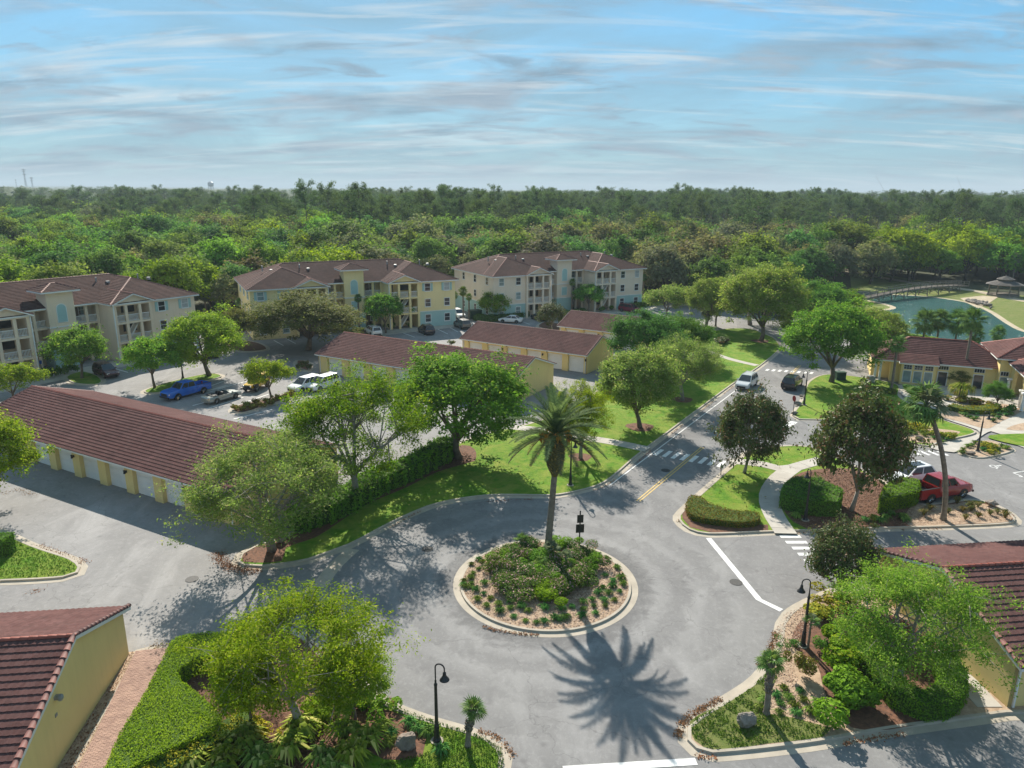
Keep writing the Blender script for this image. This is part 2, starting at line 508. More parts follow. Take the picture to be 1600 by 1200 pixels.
M['interior'] = plain('interior', (0.20, 0.16, 0.12), (0.14, 0.11, 0.085), 0.5, 0.9)
M['dark'] = plain('dark', (0.012, 0.012, 0.014), (0.02, 0.02, 0.022), 2.0, 0.5)
M['iron'] = plain('iron', (0.010, 0.010, 0.011), (0.018, 0.018, 0.019), 3.0, 0.45, spec=0.5)
M['rubber'] = plain('rubber', (0.014, 0.014, 0.014), (0.022, 0.022, 0.022), 4.0, 0.85)
M['bark'] = plain('bark', (0.20, 0.165, 0.13), (0.11, 0.088, 0.068), 2.5, 0.95, 0.8, 9)
M['bark_dark'] = plain('bark_dark', (0.10, 0.082, 0.062), (0.052, 0.042, 0.033), 2.0, 0.95, 0.8, 9)
M['bark_pale'] = plain('bark_pale', (0.34, 0.31, 0.27), (0.22, 0.20, 0.17), 2.5, 0.95, 0.6, 9)
M['palm_bark'] = plain('palm_bark', (0.24, 0.205, 0.165), (0.135, 0.112, 0.088), 3.5, 0.95, 1.0, 12)
M['rock'] = plain('rock', (0.27, 0.22, 0.18), (0.14, 0.115, 0.095), 2.2, 0.9, 1.0, 7)
M['wood'] = plain('wood', (0.26, 0.22, 0.18), (0.17, 0.145, 0.12), 1.5, 0.9, 0.3, 12)
M['grey_roof'] = plain('grey_roof', (0.13, 0.118, 0.108), (0.085, 0.078, 0.07), 1.0, 0.85, 0.3, 9)
M['paver'] = plain('paver', (0.40, 0.26, 0.20), (0.27, 0.17, 0.135), 2.6, 0.9, 0.3, 30)
M['chrome'] = plain('chrome', (0.6, 0.6, 0.6), (0.5, 0.5, 0.5), 1.0, 0.2, metal=0.9)
M['lamp_lens'] = plain('lamp_lens', (0.75, 0.76, 0.75), (0.6, 0.6, 0.6), 5, 0.15, spec=0.6)
M['tail_red'] = plain('tail_red', (0.35, 0.012, 0.012), (0.25, 0.01, 0.01), 5, 0.2, spec=0.6)
M['steel'] = plain('steel', (0.35, 0.36, 0.36), (0.25, 0.26, 0.26), 2, 0.5, metal=0.4)
M['util_green'] = plain('util_green', (0.03, 0.075, 0.05), (0.02, 0.055, 0.035), 2, 0.6)
def glassy(name, c, rough=0.06):
    m = Mat(name)
    return m.surf(m.mix(m.ramp(m.noise(0.8, 2), 0.4, 0.6), c, tuple(x*1.5 for x in c)), rough, spec=0.7)
M['glass'] = glassy('glass', (0.022, 0.026, 0.030))
M['glass_blue'] = glassy('glass_blue', (0.16, 0.22, 0.22), 0.2)
M['screen'] = plain('screen', (0.03, 0.035, 0.035), (0.05, 0.055, 0.055), 1, 0.6)
def water():
    m = Mat('water')
    h = m.noise(0.55, 6, 0.62, 0.4, stretch=(1.0, 2.4, 1, 0.4))
    w = m.noise(2.6, 4, 0.65, stretch=(1.0, 2.0, 1, -0.3))
    f = m.math('ADD', h, m.math('MULTIPLY', w, 0.5))
    col = m.mix(m.ramp(m.noise(0.05, 4), 0.35, 0.65), (0.022, 0.098, 0.080), (0.044, 0.135, 0.112))
    col = m.mix(m.ramp(h, 0.52, 0.68, 0, 0.5), col, (0.11, 0.185, 0.175))  # paler ripple crests: their sheen is mixed into the water colour
    return m.surf(col, 0.10, m.bump(f, 1.0, 0.35), spec=0.6)
M['water'] = water()
# leaves: dark, light
M['leaf_lime'] = leafmat('leaf_lime', (0.105, 0.215, 0.010), (0.275, 0.385, 0.022), (0.35, 0.40, 0.06), 0.12, trans=0.5)
M['leaf_elm'] = leafmat('leaf_elm', (0.132, 0.216, 0.031), (0.300, 0.396, 0.078), (0.360, 0.360, 0.144), 0.16, trans=0.5, hue=.06)
M['leaf_oak'] = leafmat('leaf_oak', (0.075, 0.194, 0.015), (0.200, 0.375, 0.033), (0.300, 0.400, 0.050), 0.12, trans=0.48)
M['leaf_olive'] = leafmat('leaf_olive', (0.109, 0.132, 0.030), (0.207, 0.218, 0.057), (0.218, 0.178, 0.081), 0.10, trans=0.4)
M['leaf_dark'] = leafmat('leaf_dark', (0.058, 0.150, 0.018), (0.143, 0.273, 0.039), trans=0.4)
M['leaf_magnolia'] = leafmat('leaf_magnolia', (0.046, 0.080, 0.018), (0.130, 0.165, 0.048), (0.185, 0.115, 0.058), 0.15, trans=0.25, rough=0.5, spec=0.1, hue=.05)
M['leaf_pine'] = leafmat('leaf_pine', (0.058, 0.105, 0.038), (0.118, 0.175, 0.070), trans=0.38)
M['leaf_forest'] = leafmat('leaf_forest', (0.078, 0.162, 0.026), (0.192, 0.306, 0.058), trans=0.48, hue=0.25)
M['leaf_forest_lime'] = leafmat('leaf_forest_lime', (0.121, 0.230, 0.014), (0.259, 0.391, 0.025), trans=0.45, hue=0.2)
M['leaf_forest_olive'] = leafmat('leaf_forest_olive', (0.134, 0.162, 0.054), (0.258, 0.263, 0.101), (0.246, 0.202, 0.112), 0.12, trans=0.45, hue=0.22)
M['leaf_forest_grey'] = leafmat('leaf_forest_grey', (0.115, 0.130, 0.062), (0.190, 0.195, 0.100), (0.15, 0.13, 0.09), 0.2, trans=0.4, hue=0.2)
M['leaf_hedge'] = leafmat('leaf_hedge', (0.090, 0.210, 0.014), (0.210, 0.372, 0.026), trans=0.35)
M['leaf_hedge_lime'] = leafmat('leaf_hedge_lime', (0.193, 0.319, 0.011), (0.319, 0.440, 0.020), trans=0.35)
M['leaf_gold'] = leafmat('leaf_gold', (0.240, 0.240, 0.015), (0.430, 0.392, 0.028), (0.152, 0.216, 0.025), 0.2, trans=0.25)
M['leaf_bronze'] = leafmat('leaf_bronze', (0.138, 0.159, 0.025), (0.275, 0.261, 0.041), (0.220, 0.117, 0.041), 0.2, trans=0.2)
M['leaf_ginger'] = leafmat('leaf_ginger', (0.109, 0.186, 0.019), (0.294, 0.365, 0.054), (0.559, 0.528, 0.155), 0.16, trans=0.3)
M['leaf_tuft'] = leafmat('leaf_tuft', (0.064, 0.137, 0.025), (0.182, 0.301, 0.055), trans=0.25, hue=0.3)
M['leaf_straw'] = leafmat('leaf_straw', (0.120, 0.102, 0.030), (0.252, 0.198, 0.066), (0.108, 0.144, 0.036), 0.3, trans=0.25)
M['leaf_oleander'] = leafmat('leaf_oleander', (0.055, 0.120, 0.018), (0.130, 0.220, 0.034), (0.55, 0.33, 0.33), 0.17, trans=0.3)
M['leaf_palm'] = leafmat('leaf_palm', (0.078, 0.128, 0.050), (0.175, 0.235, 0.095), trans=0.35)
M['leaf_palm_old'] = leafmat('leaf_palm_old', (0.075, 0.085, 0.045), (0.15, 0.15, 0.085), (0.26, 0.20, 0.07), 0.25, trans=0.25)
M['leaf_fan'] = leafmat('leaf_fan', (0.068, 0.143, 0.030), (0.165, 0.270, 0.068), trans=0.25, hue=0.2)
M['leaf_fan_grey'] = leafmat('leaf_fan_grey', (0.11, 0.14, 0.075), (0.20, 0.24, 0.14), trans=0.25)
M['leaf_litter'] = leafmat('leaf_litter', (0.17, 0.085, 0.038), (0.31, 0.165, 0.075), trans=0.1)
M['dates'] = plain('dates', (0.52, 0.27, 0.03), (0.38, 0.18, 0.02), 9, 0.6)
M['leaf_chip'] = leafmat('leaf_chip', (0.42, 0.29, 0.21), (0.62, 0.48, 0.38), (0.22, 0.13, 0.09), 0.25, trans=.02, hue=.05)
M['leaf_chip_dark'] = leafmat('leaf_chip_dark', (0.12, 0.070, 0.045), (0.27, 0.165, 0.11), (0.34, 0.24, 0.16), 0.15, trans=.02, hue=.05)
M['blind'] = plain('blind', (0.42, 0.43, 0.41), (0.34, 0.35, 0.34), 3, .4)
# ------------------------------------------------------------------ ground, water, paving
ISLAND = Vector((2.25, 42.6))
def disc(c, r, n=72): return [Vector((c[0] + r*math.cos(2*PI*i/n), c[1] + r*math.sin(2*PI*i/n))) for i in range(n)]

sheet('terrain', [(-9000, -120), (9000, -120), (9000, 14000), (-9000, 14000)], -0.02, M['soil'])
sheet('parking_lot', [(-100, -10), (75, -10), (75, 90), (62, 130), (40, 168), (22, 178), (-20, 158), (-58, 138), (-66, 126), (-100, 90)], 0.0, M['asphalt_old'])
road_px = pts((470, 1290), (470, 955), (497, 912), (520, 885), (546, 862), (600, 800), (880, 770), (1000, 690), (1160, 560), (1150, 500), (1290, 497), (1300, 560), (1700, 640), (1900, 1000), (1900, 1290))
sheet('road', road_px, 0.004, M['asphalt_new'])
# paving in the lot on the right, fresher and darker
sheet('clubhouse_lot', pts((1205, 700), (1225, 652), (1300, 655), (1480, 712), (1650, 700), (1800, 760), (1800, 1000), (1330, 905), (1250, 905), (1108, 842), (1160, 760)), 0.008, M['asphalt_new'])

def kerb_line(poly_ccw, parent, face=0.13, gutter=0.42, top=0.16):
    """gutter pan, kerb face and kerb top round a closed outline (outline = outer edge of the gutter)"""
    rings = [(0.0, 0.010), (gutter, 0.022), (gutter+0.03, face), (gutter+0.03+top, face+0.004), (gutter+0.05+top, face-0.05)]
    n = len(poly_ccw)
    mb = MB()
    ps = [inset(poly_ccw, d) if d else poly_ccw for d, _ in rings]
    for (d, z), p in zip(rings, ps):
        mb.v += [(q[0], q[1], z) for q in p]
    for k in range(len(rings)-1):
        for i in range(n):
            j = (i+1) % n
            mb.f.append((k*n+i, k*n+j, (k+1)*n+j, (k+1)*n+i)); mb.m.append(0)
    return mb.build('kerb', M['concrete'], parent, kind='structure'), ps[3]

def plot(name, outline, mat, step=0.9, gutter=0.42, rounded=True):
    o = ccw(outline)
    if rounded: o = resample(o, step)
    inner = inset(o, gutter + 0.10)
    lawn = sheet(name, inner, 0.118, mat)
    kerb_line(o, lawn, gutter=gutter)
    return lawn, o
def bed(name, outline, mat, z=0.124, step=0.8, parent=None):
    return sheet(name, resample(ccw(outline), step), z, mat, parent)

LAWN_A = pts((360,882),(372,890),(407,892),(444,888),(487,880),(520,868),(552,856),(572,846),(610,825),(645,808),(690,791),(765,779),(857,779),(893,775),(950,758),(1003,714),(1047,680),(1150,602),(1190,575),(1221,549),(1223,541),(1214,530),(1195,521),(1172,514),(1130,514),(1090,524),(1030,560),(970,592),(930,612),(885,640),(830,660),(765,675),(718,690),(652,728),(560,785),(485,815),(445,836),(395,851),(368,866))
lawn_a, lawn_a_o = plot('lawn', LAWN_A, M['grass'])
bed('mulch_bed', pts((380,880),(440,879),(447,858),(495,841),(570,792),(632,765),(682,740),(722,728),(742,722),(742,704),(722,697),(655,735),(562,792),(490,821),(450,843),(400,857),(377,868)), M['mulch'])
def walkway(name, c, w, z, parent=None):
    """a concrete path poured in slabs with open joints"""
    c = resample(c, 0.1, closed=False)
    keep = [c[0]]; run = 0
    for p, q in zip(c, c[1:]):
        run += (q-p).length
        if run >= 1.5: keep.append(q); run = 0
    if run > .5: keep.append(c[-1])
    w = w if not isinstance(w, (list, tuple)) else w[0]
    o = ribbon_outline(keep, w); n = len(keep); R, L = o[:n], o[n:][::-1]
    base = sheet(name, o, z-.012, M['soil'])
    for i in range(n-1):
        g = .012/max(.3, (keep[i+1]-keep[i]).length)
        quad = [R[i].lerp(R[i+1], g), R[i].lerp(R[i+1], 1-g), L[i].lerp(L[i+1], 1-g), L[i].lerp(L[i+1], g)]
        MB().prism(ccw(quad), z-.06, z + .003*((i*7) % 3)).build('slab', M['walk'], base)
    return base
walkway('footpath', pts((762,668),(800,669),(845,674),(905,684),(960,693),(1012,704)), 1.6, 0.132)
walkway('footpath', pts((1098,547),(1140,562),(1186,573)), 1.2, 0.132)
for p, r in (((1000,669), 1.5), ((1066,626), 1.3), ((907,716), 1.1), ((1188,534), 1.5)):
    c = at(*p); bed('mulch_ring', [c + Vector((r*math.cos(a)*(1+.15*math.sin(3*a)), r*math.sin(a))) for a in np.linspace(0, 2*PI, 14)[:-1]], M['mulch'], 0.126)

# roundabout island
isl_o = disc(ISLAND, 6.05, 96)
isl = sheet('planting_bed', inset(isl_o, 0.52), 0.118, M['mulch_pale'])
kerb_line(isl_o, isl)

LAWN_B = pts((1051,813),(1056,800),(1100,760),(1150,717),(1162,706),(1205,697),(1262,697),(1310,715),(1385,752),(1430,784),(1462,785),(1515,779),(1552,786),(1586,803),(1597,814),(1588,823),(1500,828),(1350,832),(1200,837),(1107,840),(1070,831))
lawn_b, lawn_b_o = plot('lawn', LAWN_B, M['grass'], 0.7)
bed('mulch_bed', pts((1226,757),(1260,738),(1330,735),(1400,765),(1432,788),(1470,790),(1515,784),(1550,790),(1585,808),(1580,818),(1500,822),(1350,826),(1262,829),(1240,818),(1222,795),(1216,775)), M['mulch'])
bed('gravel_bed', pts((1432,790),(1470,792),(1515,786),(1550,792),(1583,808),(1578,817),(1500,821),(1420,824),(1415,805)), M['mulch_pale'], 0.129)
bed('mulch_bed', pts((1066,812),(1072,798),(1110,812),(1150,822),(1200,822),(1200,831),(1110,834),(1078,826)), M['mulch'])
walkway('footpath', pts((1140,722),(1165,724),(1195,728),(1225,735),(1252,729),(1285,720)), 1.5, 0.134)
walkway('footpath', pts((1238,733),(1218,748),(1204,768),(1202,788),(1212,812),(1228,836)), 1.65, 0.1385)

PLOT_C = pts((1310,918),(1272,929),(1240,944),(1222,957),(1211,973),(1203,1013),(1173,1056),(1133,1084),(1083,1115),(1060,1133),(1059,1160),(1080,1181),(1115,1191),(1267,1175),(1400,1152),(1583,1126),(1640,1118),(1640,930))
plot_c, plot_c_o = plot('planting_bed', PLOT_C, M['mulch_pale'], 0.7)
bed('mulch_bed', pts((1265,960),(1340,950),(1470,1000),(1505,1100),(1420,1138),(1330,1140),(1290,1090),(1275,1040),(1235,1010)), M['mulch'], 0.124)
bed('rough_grass', pts((1078,1130),(1110,1112),(1165,1082),(1205,1045),(1215,1062),(1185,1110),(1240,1125),(1297,1142),(1285,1155),(1200,1165),(1120,1176),(1085,1160)), M['grass_dry'], 0.128, 0.5)
walkway('footpath', pts((1474,1020),(1490,1048),(1520,1080),(1556,1119)), 1.25, 0.136)

PLOT_D = pts((212,1016),(262,1009),(340,990),(430,976),(482,992),(516,1023),(567,1060),(607,1091),(640,1106),(690,1123),(740,1137),(773,1150),(793,1167),(801,1185),(797,1210),(770,1320),(60,1320),(96,1203))
plot_d, plot_d_o = plot('lawn', PLOT_D, M['grass'], 0.6)
bed('mulch_bed', pts((262,1018),(345,998),(430,986),(476,1000),(520,1035),(560,1075),(578,1110),(560,1170),(520,1260),(180,1290)), M['mulch'], 0.124)
bed('mulch_bed', pts((575,1110),(640,1125),(668,1150),(660,1185),(600,1190),(560,1170)), M['mulch'], 0.127)

PLOT_E = pts((-110,795),(0,824),(60,850),(122,871),(138,885),(132,898),(98,909),(0,915),(-110,915))
plot_e, plot_e_o = plot('lawn', PLOT_E, M['grass'], 0.8)

for o in ([(98,590),(112,601),(150,603),(166,597),(156,586),(128,580)],
          [(219,612),(227,617),(255,615),(300,603),(345,592),(352,587),(332,583),(290,590),(245,602)]):
    plot('lawn', pts(*o), M['grass'], 0.8)
for o in ([(356,641),(362,647),(385,647),(432,632),(480,617),(472,608),(420,622),(370,633)],
          [(344,542),(377,551),(421,547),(408,536),(370,530),(350,533)],
          [(458,568),(464,577),(484,582),(490,570),(478,563),(462,563)],
          [(536,520),(570,527),(604,528),(590,518),(560,512)],
          [(838,512),(880,518),(884,508),(850,503)]):
    plot('planting_bed', pts(*o), M['mulch'], 0.8)

# clubhouse grounds
LAWN_F = pts((1234,650),(1248,628),(1262,596),(1300,585),(1400,600),(1410,622),(1445,642),(1480,658),(1530,677),(1475,692),(1452,700),(1400,689),(1380,680),(1300,660),(1246,657))
lawn_f, lawn_f_o = plot('lawn', LAWN_F, M['grass'], 0.9, gutter=0.25)
bed('gravel_bed', pts((1384,680),(1398,667),(1430,664),(1470,672),(1500,676),(1482,686),(1455,695),(1420,690)), M['mulch_pale'])
PLAZA = pts((1396,603),(1420,603),(1600,580),(1700,600),(1700,655),(1600,665),(1640,672),(1700,690),(1700,712),(1600,701),(1577,689),(1548,675),(1510,700),(1490,708),(1452,701),(1478,692),(1532,677),(1480,657),(1440,640),(1412,620))
sheet('footpath', resample(ccw(PLAZA), 1.0, sharp=.3), 0.10, M['walk'])
bed('gravel_bed', pts((1462,650),(1480,636),(1560,632),(1600,640),(1560,662),(1540,671),(1500,660)), M['mulch_pale'], 0.112)
bed('gravel_bed', pts((1572,672),(1600,662),(1680,655),(1680,676),(1600,674)), M['mulch_pale'], 0.112)
pl, pl_o = plot('gravel_bed', pts((1493,706),(1512,694),(1545,688),(1575,697),(1588,704),(1578,710),(1540,718),(1515,716)), M['mulch_pale'], 0.6, gutter=0.2)
bed('lawn', pts((1543,685),(1562,680),(1680,681),(1680,712),(1600,699)), M['grass'], 0.114)

# beds and walks along the apartment buildings
bed('footpath', pts((575,527),(600,516),(700,507),(730,502),(735,506),(706,512),(610,523)), M['walk'], 0.03, 3)
bed('footpath', pts((735,490),(860,489),(1010,478),(1080,470),(1080,476),(990,488),(870,497),(740,498)), M['walk'], 0.03, 3)
bed('footpath', pts((-60,610),(60,590),(200,560),(310,548),(330,555),(220,568),(70,600),(-60,625)), M['walk'], 0.03, 3)

# pond, its banks, tracks
POND = pts((1335,456),(1366,458),(1400,461),(1440,463),(1475,467),(1505,472),(1523,478),(1545,488),(1572,506),(1600,519),(1720,548),(1720,625),(1500,580),(1420,562),(1370,520),(1352,492),(1400,482),(1385,475),(1345,466))
sheet('bank', pts((1335,440),(1420,445),(1480,455),(1520,452),(1600,462),(1900,500),(1900,700),(1640,600),(1440,560),(1330,520),(1310,480)), 0.0, M['grass_dry'])
sheet('sand', inset(resample(ccw(POND), 2.0), -1.2), 0.015, M['sand'])
sheet('pond', resample(ccw(POND), 2.0), 0.03, M['water'])
sheet('bank', pts((1328,424),(1350,422),(1400,432),(1450,440),(1490,447),(1450,452),(1380,456),(1330,452)), 0.004, M['grass_dry'])
sheet('track', ribbon_outline(resample(pts((1310,418),(1340,427),(1390,436),(1440,444),(1500,451),(1540,458),(1600,470),(1720,488)), 2, closed=False), 3.4), 0.024, M['sand'])
sheet('bank', pts((1462,458),(1480,454),(1520,455),(1540,461),(1505,466),(1488,466)), 0.034, M['grass_dry'])
sheet('track', pts((1500,466),(1535,462),(1560,464),(1545,474),(1528,482),(1512,474)), 0.040, M['sand'])

# ------------------------------------------------------------------ painted markings
def stripe(name, a, b, w, mat='paint', z=0.0165):
    a, b = Vector(a), Vector(b); d = (b-a).normalized(); n = Vector((-d.y, d.x))*w/2
    return sheet(name, [a-n, b-n, b+n, a+n], z, M[mat])
# crossing over the main road: eight bars along the road's own direction
c0, c1 = at(1029,707), at(1127,725)
rdir = (at(1100,697) - at(1000,779)).normalized()
for i in range(8):
    c = c0 + (c1-c0)*(i/7)
    stripe('crossing_bar', c - rdir*0.95, c + rdir*0.95, 0.42)
c0, c1 = at(1199,578), at(1268,583)
for i in range(8):
    c = c0 + (c1-c0)*(i/7)
    stripe('crossing_bar', c - rdir*0.62, c + rdir*0.62, 0.40)
# crossing into the right-hand lot
for i, y in enumerate((838.6, 847.5, 856.7, 866.2, 876.5, 887)):
    x0 = 1219 + (0, 9, 19, 28, 38, 49)[i]
    a, b = at(x0, y), at(x0 + 32 + i, y)
    stripe('crossing_bar', a, b, 0.42)
for i in range(6):
    a, b = at(1392 + 14.5*i, 703.2 + .3*i), at(1409 + 14.5*i, 710.5 + .3*i)
    stripe('crossing_bar', a, b, 0.34)
# double yellow line
for k in (-0.13, 0.13):
    n = Vector((-rdir.y, rdir.x))
    stripe('centre_line', at(997,783) + n*k, at(1098,699) + n*k, 0.11, 'paint_yellow')
    stripe('centre_line', at(1222,598) + n*k, at(1250,571) + n*k, 0.11, 'paint_yellow')
# stop bar across the right-hand leg, and the one at the bottom edge
def polystripe(name, p, w, z=0.0165):
    sheet(name, ribbon_outline([Vector(q) for q in p], w), z, M['paint'])
polystripe('stop_bar', pts((1107,841), (1186,937), (1221,954)), 0.40)
stripe('stop_bar', at(880,1203), at(1088,1190), 0.42)
stripe('stop_bar', at(1226,669), at(1241,659), 0.75)
n = Vector((-rdir.y, rdir.x))
stripe('edge_line', at(952,759), at(1155,606), 0.12)
# concrete band across the left-hand drive
sheet('drain_band', ribbon_outline(resample(pts((500,918),(512,898),(530,878),(552,858)), .6, closed=False), 1.0), 0.0165, M['concrete'])
# wheelchair symbol in the right-hand lot and a bay line beside it
def wheelchair(c, s, rz):
    mb = MB()
    def P(x, y):
        x, y = x*s, y*s
        return (c[0] + x*math.cos(rz) - y*math.sin(rz), c[1] + x*math.sin(rz) + y*math.cos(rz), 0.0165)
    def ln(a, b, w=.12):
        a, b = Vector(a), Vector(b); d = (b-a).normalized(); q = Vector((-d.y, d.x))*w/2
        mb.quad(P(*(a-q)), P(*(b-q)), P(*(b+q)), P(*(a+q)))
    arc = [(-.05+.36*math.cos(t), -.25+.36*math.sin(t)) for t in np.linspace(rad(120), rad(350), 12)]
    for a, b in zip(arc, arc[1:]): ln(a, b, .11)
    ln((-.12, .42), (-.10, -.16), .16); ln((-.10, -.12), (.30, -.16), .13); ln((.28, -.14), (.42, -.52), .13); ln((.38, -.52), (.56, -.48), .1); ln((-.10, .16), (.22, .12), .1)
    mb.quad(*[P(-.13+.12*math.cos(t), .60+.12*math.sin(t)) for t in np.linspace(0, 2*PI, 11)[:-1]])
    o = mb.build('wheelchair_symbol', M['paint'], kind='structure')
wheelchair(at(1557,729), 0.95, rad(-75))
stripe('bay_line', at(1583,739), at(1640,762), 0.12); stripe('bay_line', at(1583,739), at(1640,731), 0.12); stripe('bay_line', at(1592,745), at(1640,748), 0.12)
# stalls in the left-hand lot
for a, b in (((300,618),(362,600)), ((325,632),(398,612)), ((340,608),(400,592)), ((200,582),(176,575)), ((222,578),(198,571)),
             ((443,540),(428,532)), ((462,537),(447,529)), ((648,527),(626,519)), ((666,525),(645,517)), ((700,522),(683,514)), ((716,519),(703,512)),
             ((828,507),(808,500)), ((812,507),(795,501)), ((1040,489),(1020,483)), ((365,655),(425,640)), ((267,627.5),(334,611)), ((301,634),(374,614)), ((323,639),(380,621)), ((330,603),(354,594)), ((388,627),(420,616))):
    stripe('stall_line', at(*a), at(*b), 0.17)

# manhole covers, drains and a repaired strip
def manhole(px, r=.36):
    b = at(*px)
    MB().lathe([(r+.06, .0), (r+.06, .012), (r+.01, .013)], 24).lathe([(r, .0), (r, .015), (.01, .017)], 24).build('manhole_cover', M['steel_dark'], None, loc=(b.x, b.y, .008), label=px[2] if len(px) > 2 else None, cat=None, kind='structure')
M['steel_dark'] = plain('steel_dark', (0.06, 0.058, 0.055), (0.04, 0.039, 0.038), 9, .7, .4, 30)
for q in ((668,858),(1040,735),(300,905),(1150,910)): manhole(q)
sheet('asphalt_patch', pts((905,1150),(1020,1128),(1062,1160),(1085,1186),(900,1204)), 0.0125, M['asphalt_patch'] if 'asphalt_patch' in M else M['asphalt_dark']) if False else None
# ------------------------------------------------------------------ foliage meshes
def leaf_mesh(name, C, N, size, mat, rng, tone, aspect=0.5, pick=None, droop=0.0):
    """one diamond-shaped leaf spray per centre C, lying across normal N"""
    n = len(C)
    N = N/np.maximum(np.linalg.norm(N, axis=1, keepdims=True), 1e-9)
    A = rng.normal(size=(n, 3)); A -= (A*N).sum(1, keepdims=True)*N
    A /= np.maximum(np.linalg.norm(A, axis=1, keepdims=True), 1e-9)
    B = np.cross(N, A)
    s = (size*(0.45 + 1.05*rng.random(n)))[:, None]
    V = np.empty((n, 4, 3))
    V[:, 0] = C - A*s*0.5
    V[:, 1] = C + B*s*0.5*aspect + N*s*0.08
    V[:, 2] = C + A*s*0.5
    V[:, 3] = C - B*s*0.5*aspect + N*s*0.08
    if droop: V[:, 2, 2] -= (s[:, 0]*droop)
    me = bpy.data.meshes.new(name)
    me.vertices.add(4*n); me.vertices.foreach_set('co', V.reshape(-1).astype(np.float32))
    me.loops.add(4*n); me.loops.foreach_set('vertex_index', np.arange(4*n, dtype=np.int32))
    me.polygons.add(n); me.polygons.foreach_set('loop_start', np.arange(0, 4*n, 4, dtype=np.int32))
    me.polygons.foreach_set('loop_total', np.full(n, 4, dtype=np.int32))
    at_ = me.attributes.new('tone', 'FLOAT', 'FACE'); at_.data.foreach_set('value', np.clip(tone, 0, 1).astype(np.float32))
    pk = rng.random(n) if pick is None else pick
    ap = me.attributes.new('pick', 'FLOAT', 'FACE'); ap.data.foreach_set('value', pk.astype(np.float32))
    me.materials.append(M[mat])
    me.update(calc_edges=True)
    return me

def grow(seed, trunk_h=0.26, limbs=7, subs=5, rx=0.5, z0=0.22, z1=1.0, lean=0.03, gap=0.25, flat=1.0, r0=0.024):
    """branch paths and leaf-clump centres of a broad tree of height 1 and crown width about 1 (scaled when placed)"""
    rng = np.random.default_rng(seed)
    zc = z0 + (z1-z0)*0.42
    lob = rng.normal(size=(9, 3)); lob /= np.linalg.norm(lob, axis=1, keepdims=True)
    amp = rng.uniform(-0.22, 0.20, 9)
    def shell(d):
        d = d/np.linalg.norm(d)
        k = 1 + sum(a*max(0, float(d@l))**3 for a, l in zip(amp, lob))
        up = (z1-zc) if d[2] > 0 else (zc-z0)
        return np.array([0, 0, zc]) + np.array([d[0]*rx, d[1]*rx, d[2]*up*flat])*k
    branches = []; clumps = []
    top = np.array([lean*rng.normal(), lean*rng.normal(), trunk_h])
    branches.append(([np.zeros(3), top*0.5 + rng.normal(size=3)*0.006, top], [r0*1.35, r0, r0*0.85]))
    for i in range(limbs):
        az = 2*PI*(i/limbs) + rng.uniform(-.35, .35)
        el = rng.uniform(0.12, 1.15) if i < limbs-1 else 1.4
        d = np.array([math.cos(az)*math.cos(el), math.sin(az)*math.cos(el), math.sin(el)])
        end = shell(d)*1.0; end = np.array([0, 0, zc]) + (end-np.array([0, 0, zc]))*rng.uniform(.80, .95)
        st = top*rng.uniform(.78, 1.0)
        mid = st*0.5 + end*0.5 + np.array([0, 0, 0.06])*rng.uniform(-.3, 1) + rng.normal(size=3)*0.02
        P = [st, st*.55+mid*.5-st*.05+np.array([0,0,.012]), mid, mid*.45+end*.55 + rng.normal(size=3)*.012, end]
        branches.append((P, [r0*.6, r0*.48, r0*.34, r0*.2, r0*.07]))
        for t in (0.62, .8, 1.0): clumps.append(P[2]*(1-t)+end*t if t >= .5 else mid)
        for j in range(subs):
            t = rng.uniform(.3, .95)
            q = (P[1]*(1-t*2)+P[2]*t*2) if t < .5 else (P[2]*(2-2*t)+P[4]*(2*t-1))
            d2 = (end-np.array([0, 0, zc]))/np.linalg.norm(end-np.array([0, 0, zc])) + rng.normal(size=3)*0.75
            e2 = np.array([0, 0, zc]) + (shell(d2)-np.array([0, 0, zc]))*rng.uniform(.72, 1.0)
            m2 = q*.5+e2*.5 + rng.normal(size=3)*.02
            branches.append(([q, m2, e2], [r0*.22, r0*.14, r0*.05]))
            clumps += [e2, m2*.45+e2*.55, m2*.2+e2*.8]
            for k in range(2):
                e3 = e2 + rng.normal(size=3)*0.085; branches.append(([m2*.4+e2*.6, e3], [r0*.1, r0*.035])); clumps.append(e3)
    return branches, np.array(clumps), shell, zc, rng

def broad_tree(name, seed, leaves, mat, leaf=0.022, spread=0.045, bark='bark', fill=0, aspect=0.55, up=0.35, sides=7, form=.75, **g):
    br, cl, shell, zc, rng = grow(seed, **g)
    if fill:
        D = rng.normal(size=(fill, 3)); D[:, 2] = np.abs(D[:, 2])*1.0 - 0.25
        ex = np.array([np.array([0, 0, zc]) + (shell(d)-np.array([0, 0, zc]))*rng.uniform(.72, 1.0) for d in D])
        cl = np.vstack([cl, ex])
    k = len(cl)
    idx = rng.integers(0, k, leaves)
    off = rng.normal(size=(leaves, 3))*spread*(0.6 + 0.8*rng.random(k)[idx])[:, None]
    off[:, 2] *= 0.7
    C = cl[idx] + off
    N = C - np.array([0, 0, zc*.8]); N /= np.linalg.norm(N, axis=1, keepdims=True)
    N = N*form + rng.normal(size=(leaves, 3))*.62; N[:, 2] += up
    tone = rng.random(k)[idx]*0.55 + rng.random(leaves)*0.45
    kx = .5/np.percentile(np.abs(C[:, :2]).max(1), 98.0); kz = 1/np.percentile(C[:, 2], 99.8)
    K = np.array([kx, kx, kz]); C = C*K
    crown = leaf_mesh(name + '_crown', C, N, np.full(leaves, leaf), mat, rng, tone, aspect)
    mb = MB()
    for P, R in br: mb.tube([p*K for p in P], R, sides if R[0] > 0.012 else 4)
    trunk = mb.mesh(name + '_trunk', M[bark], True)
    return trunk, crown

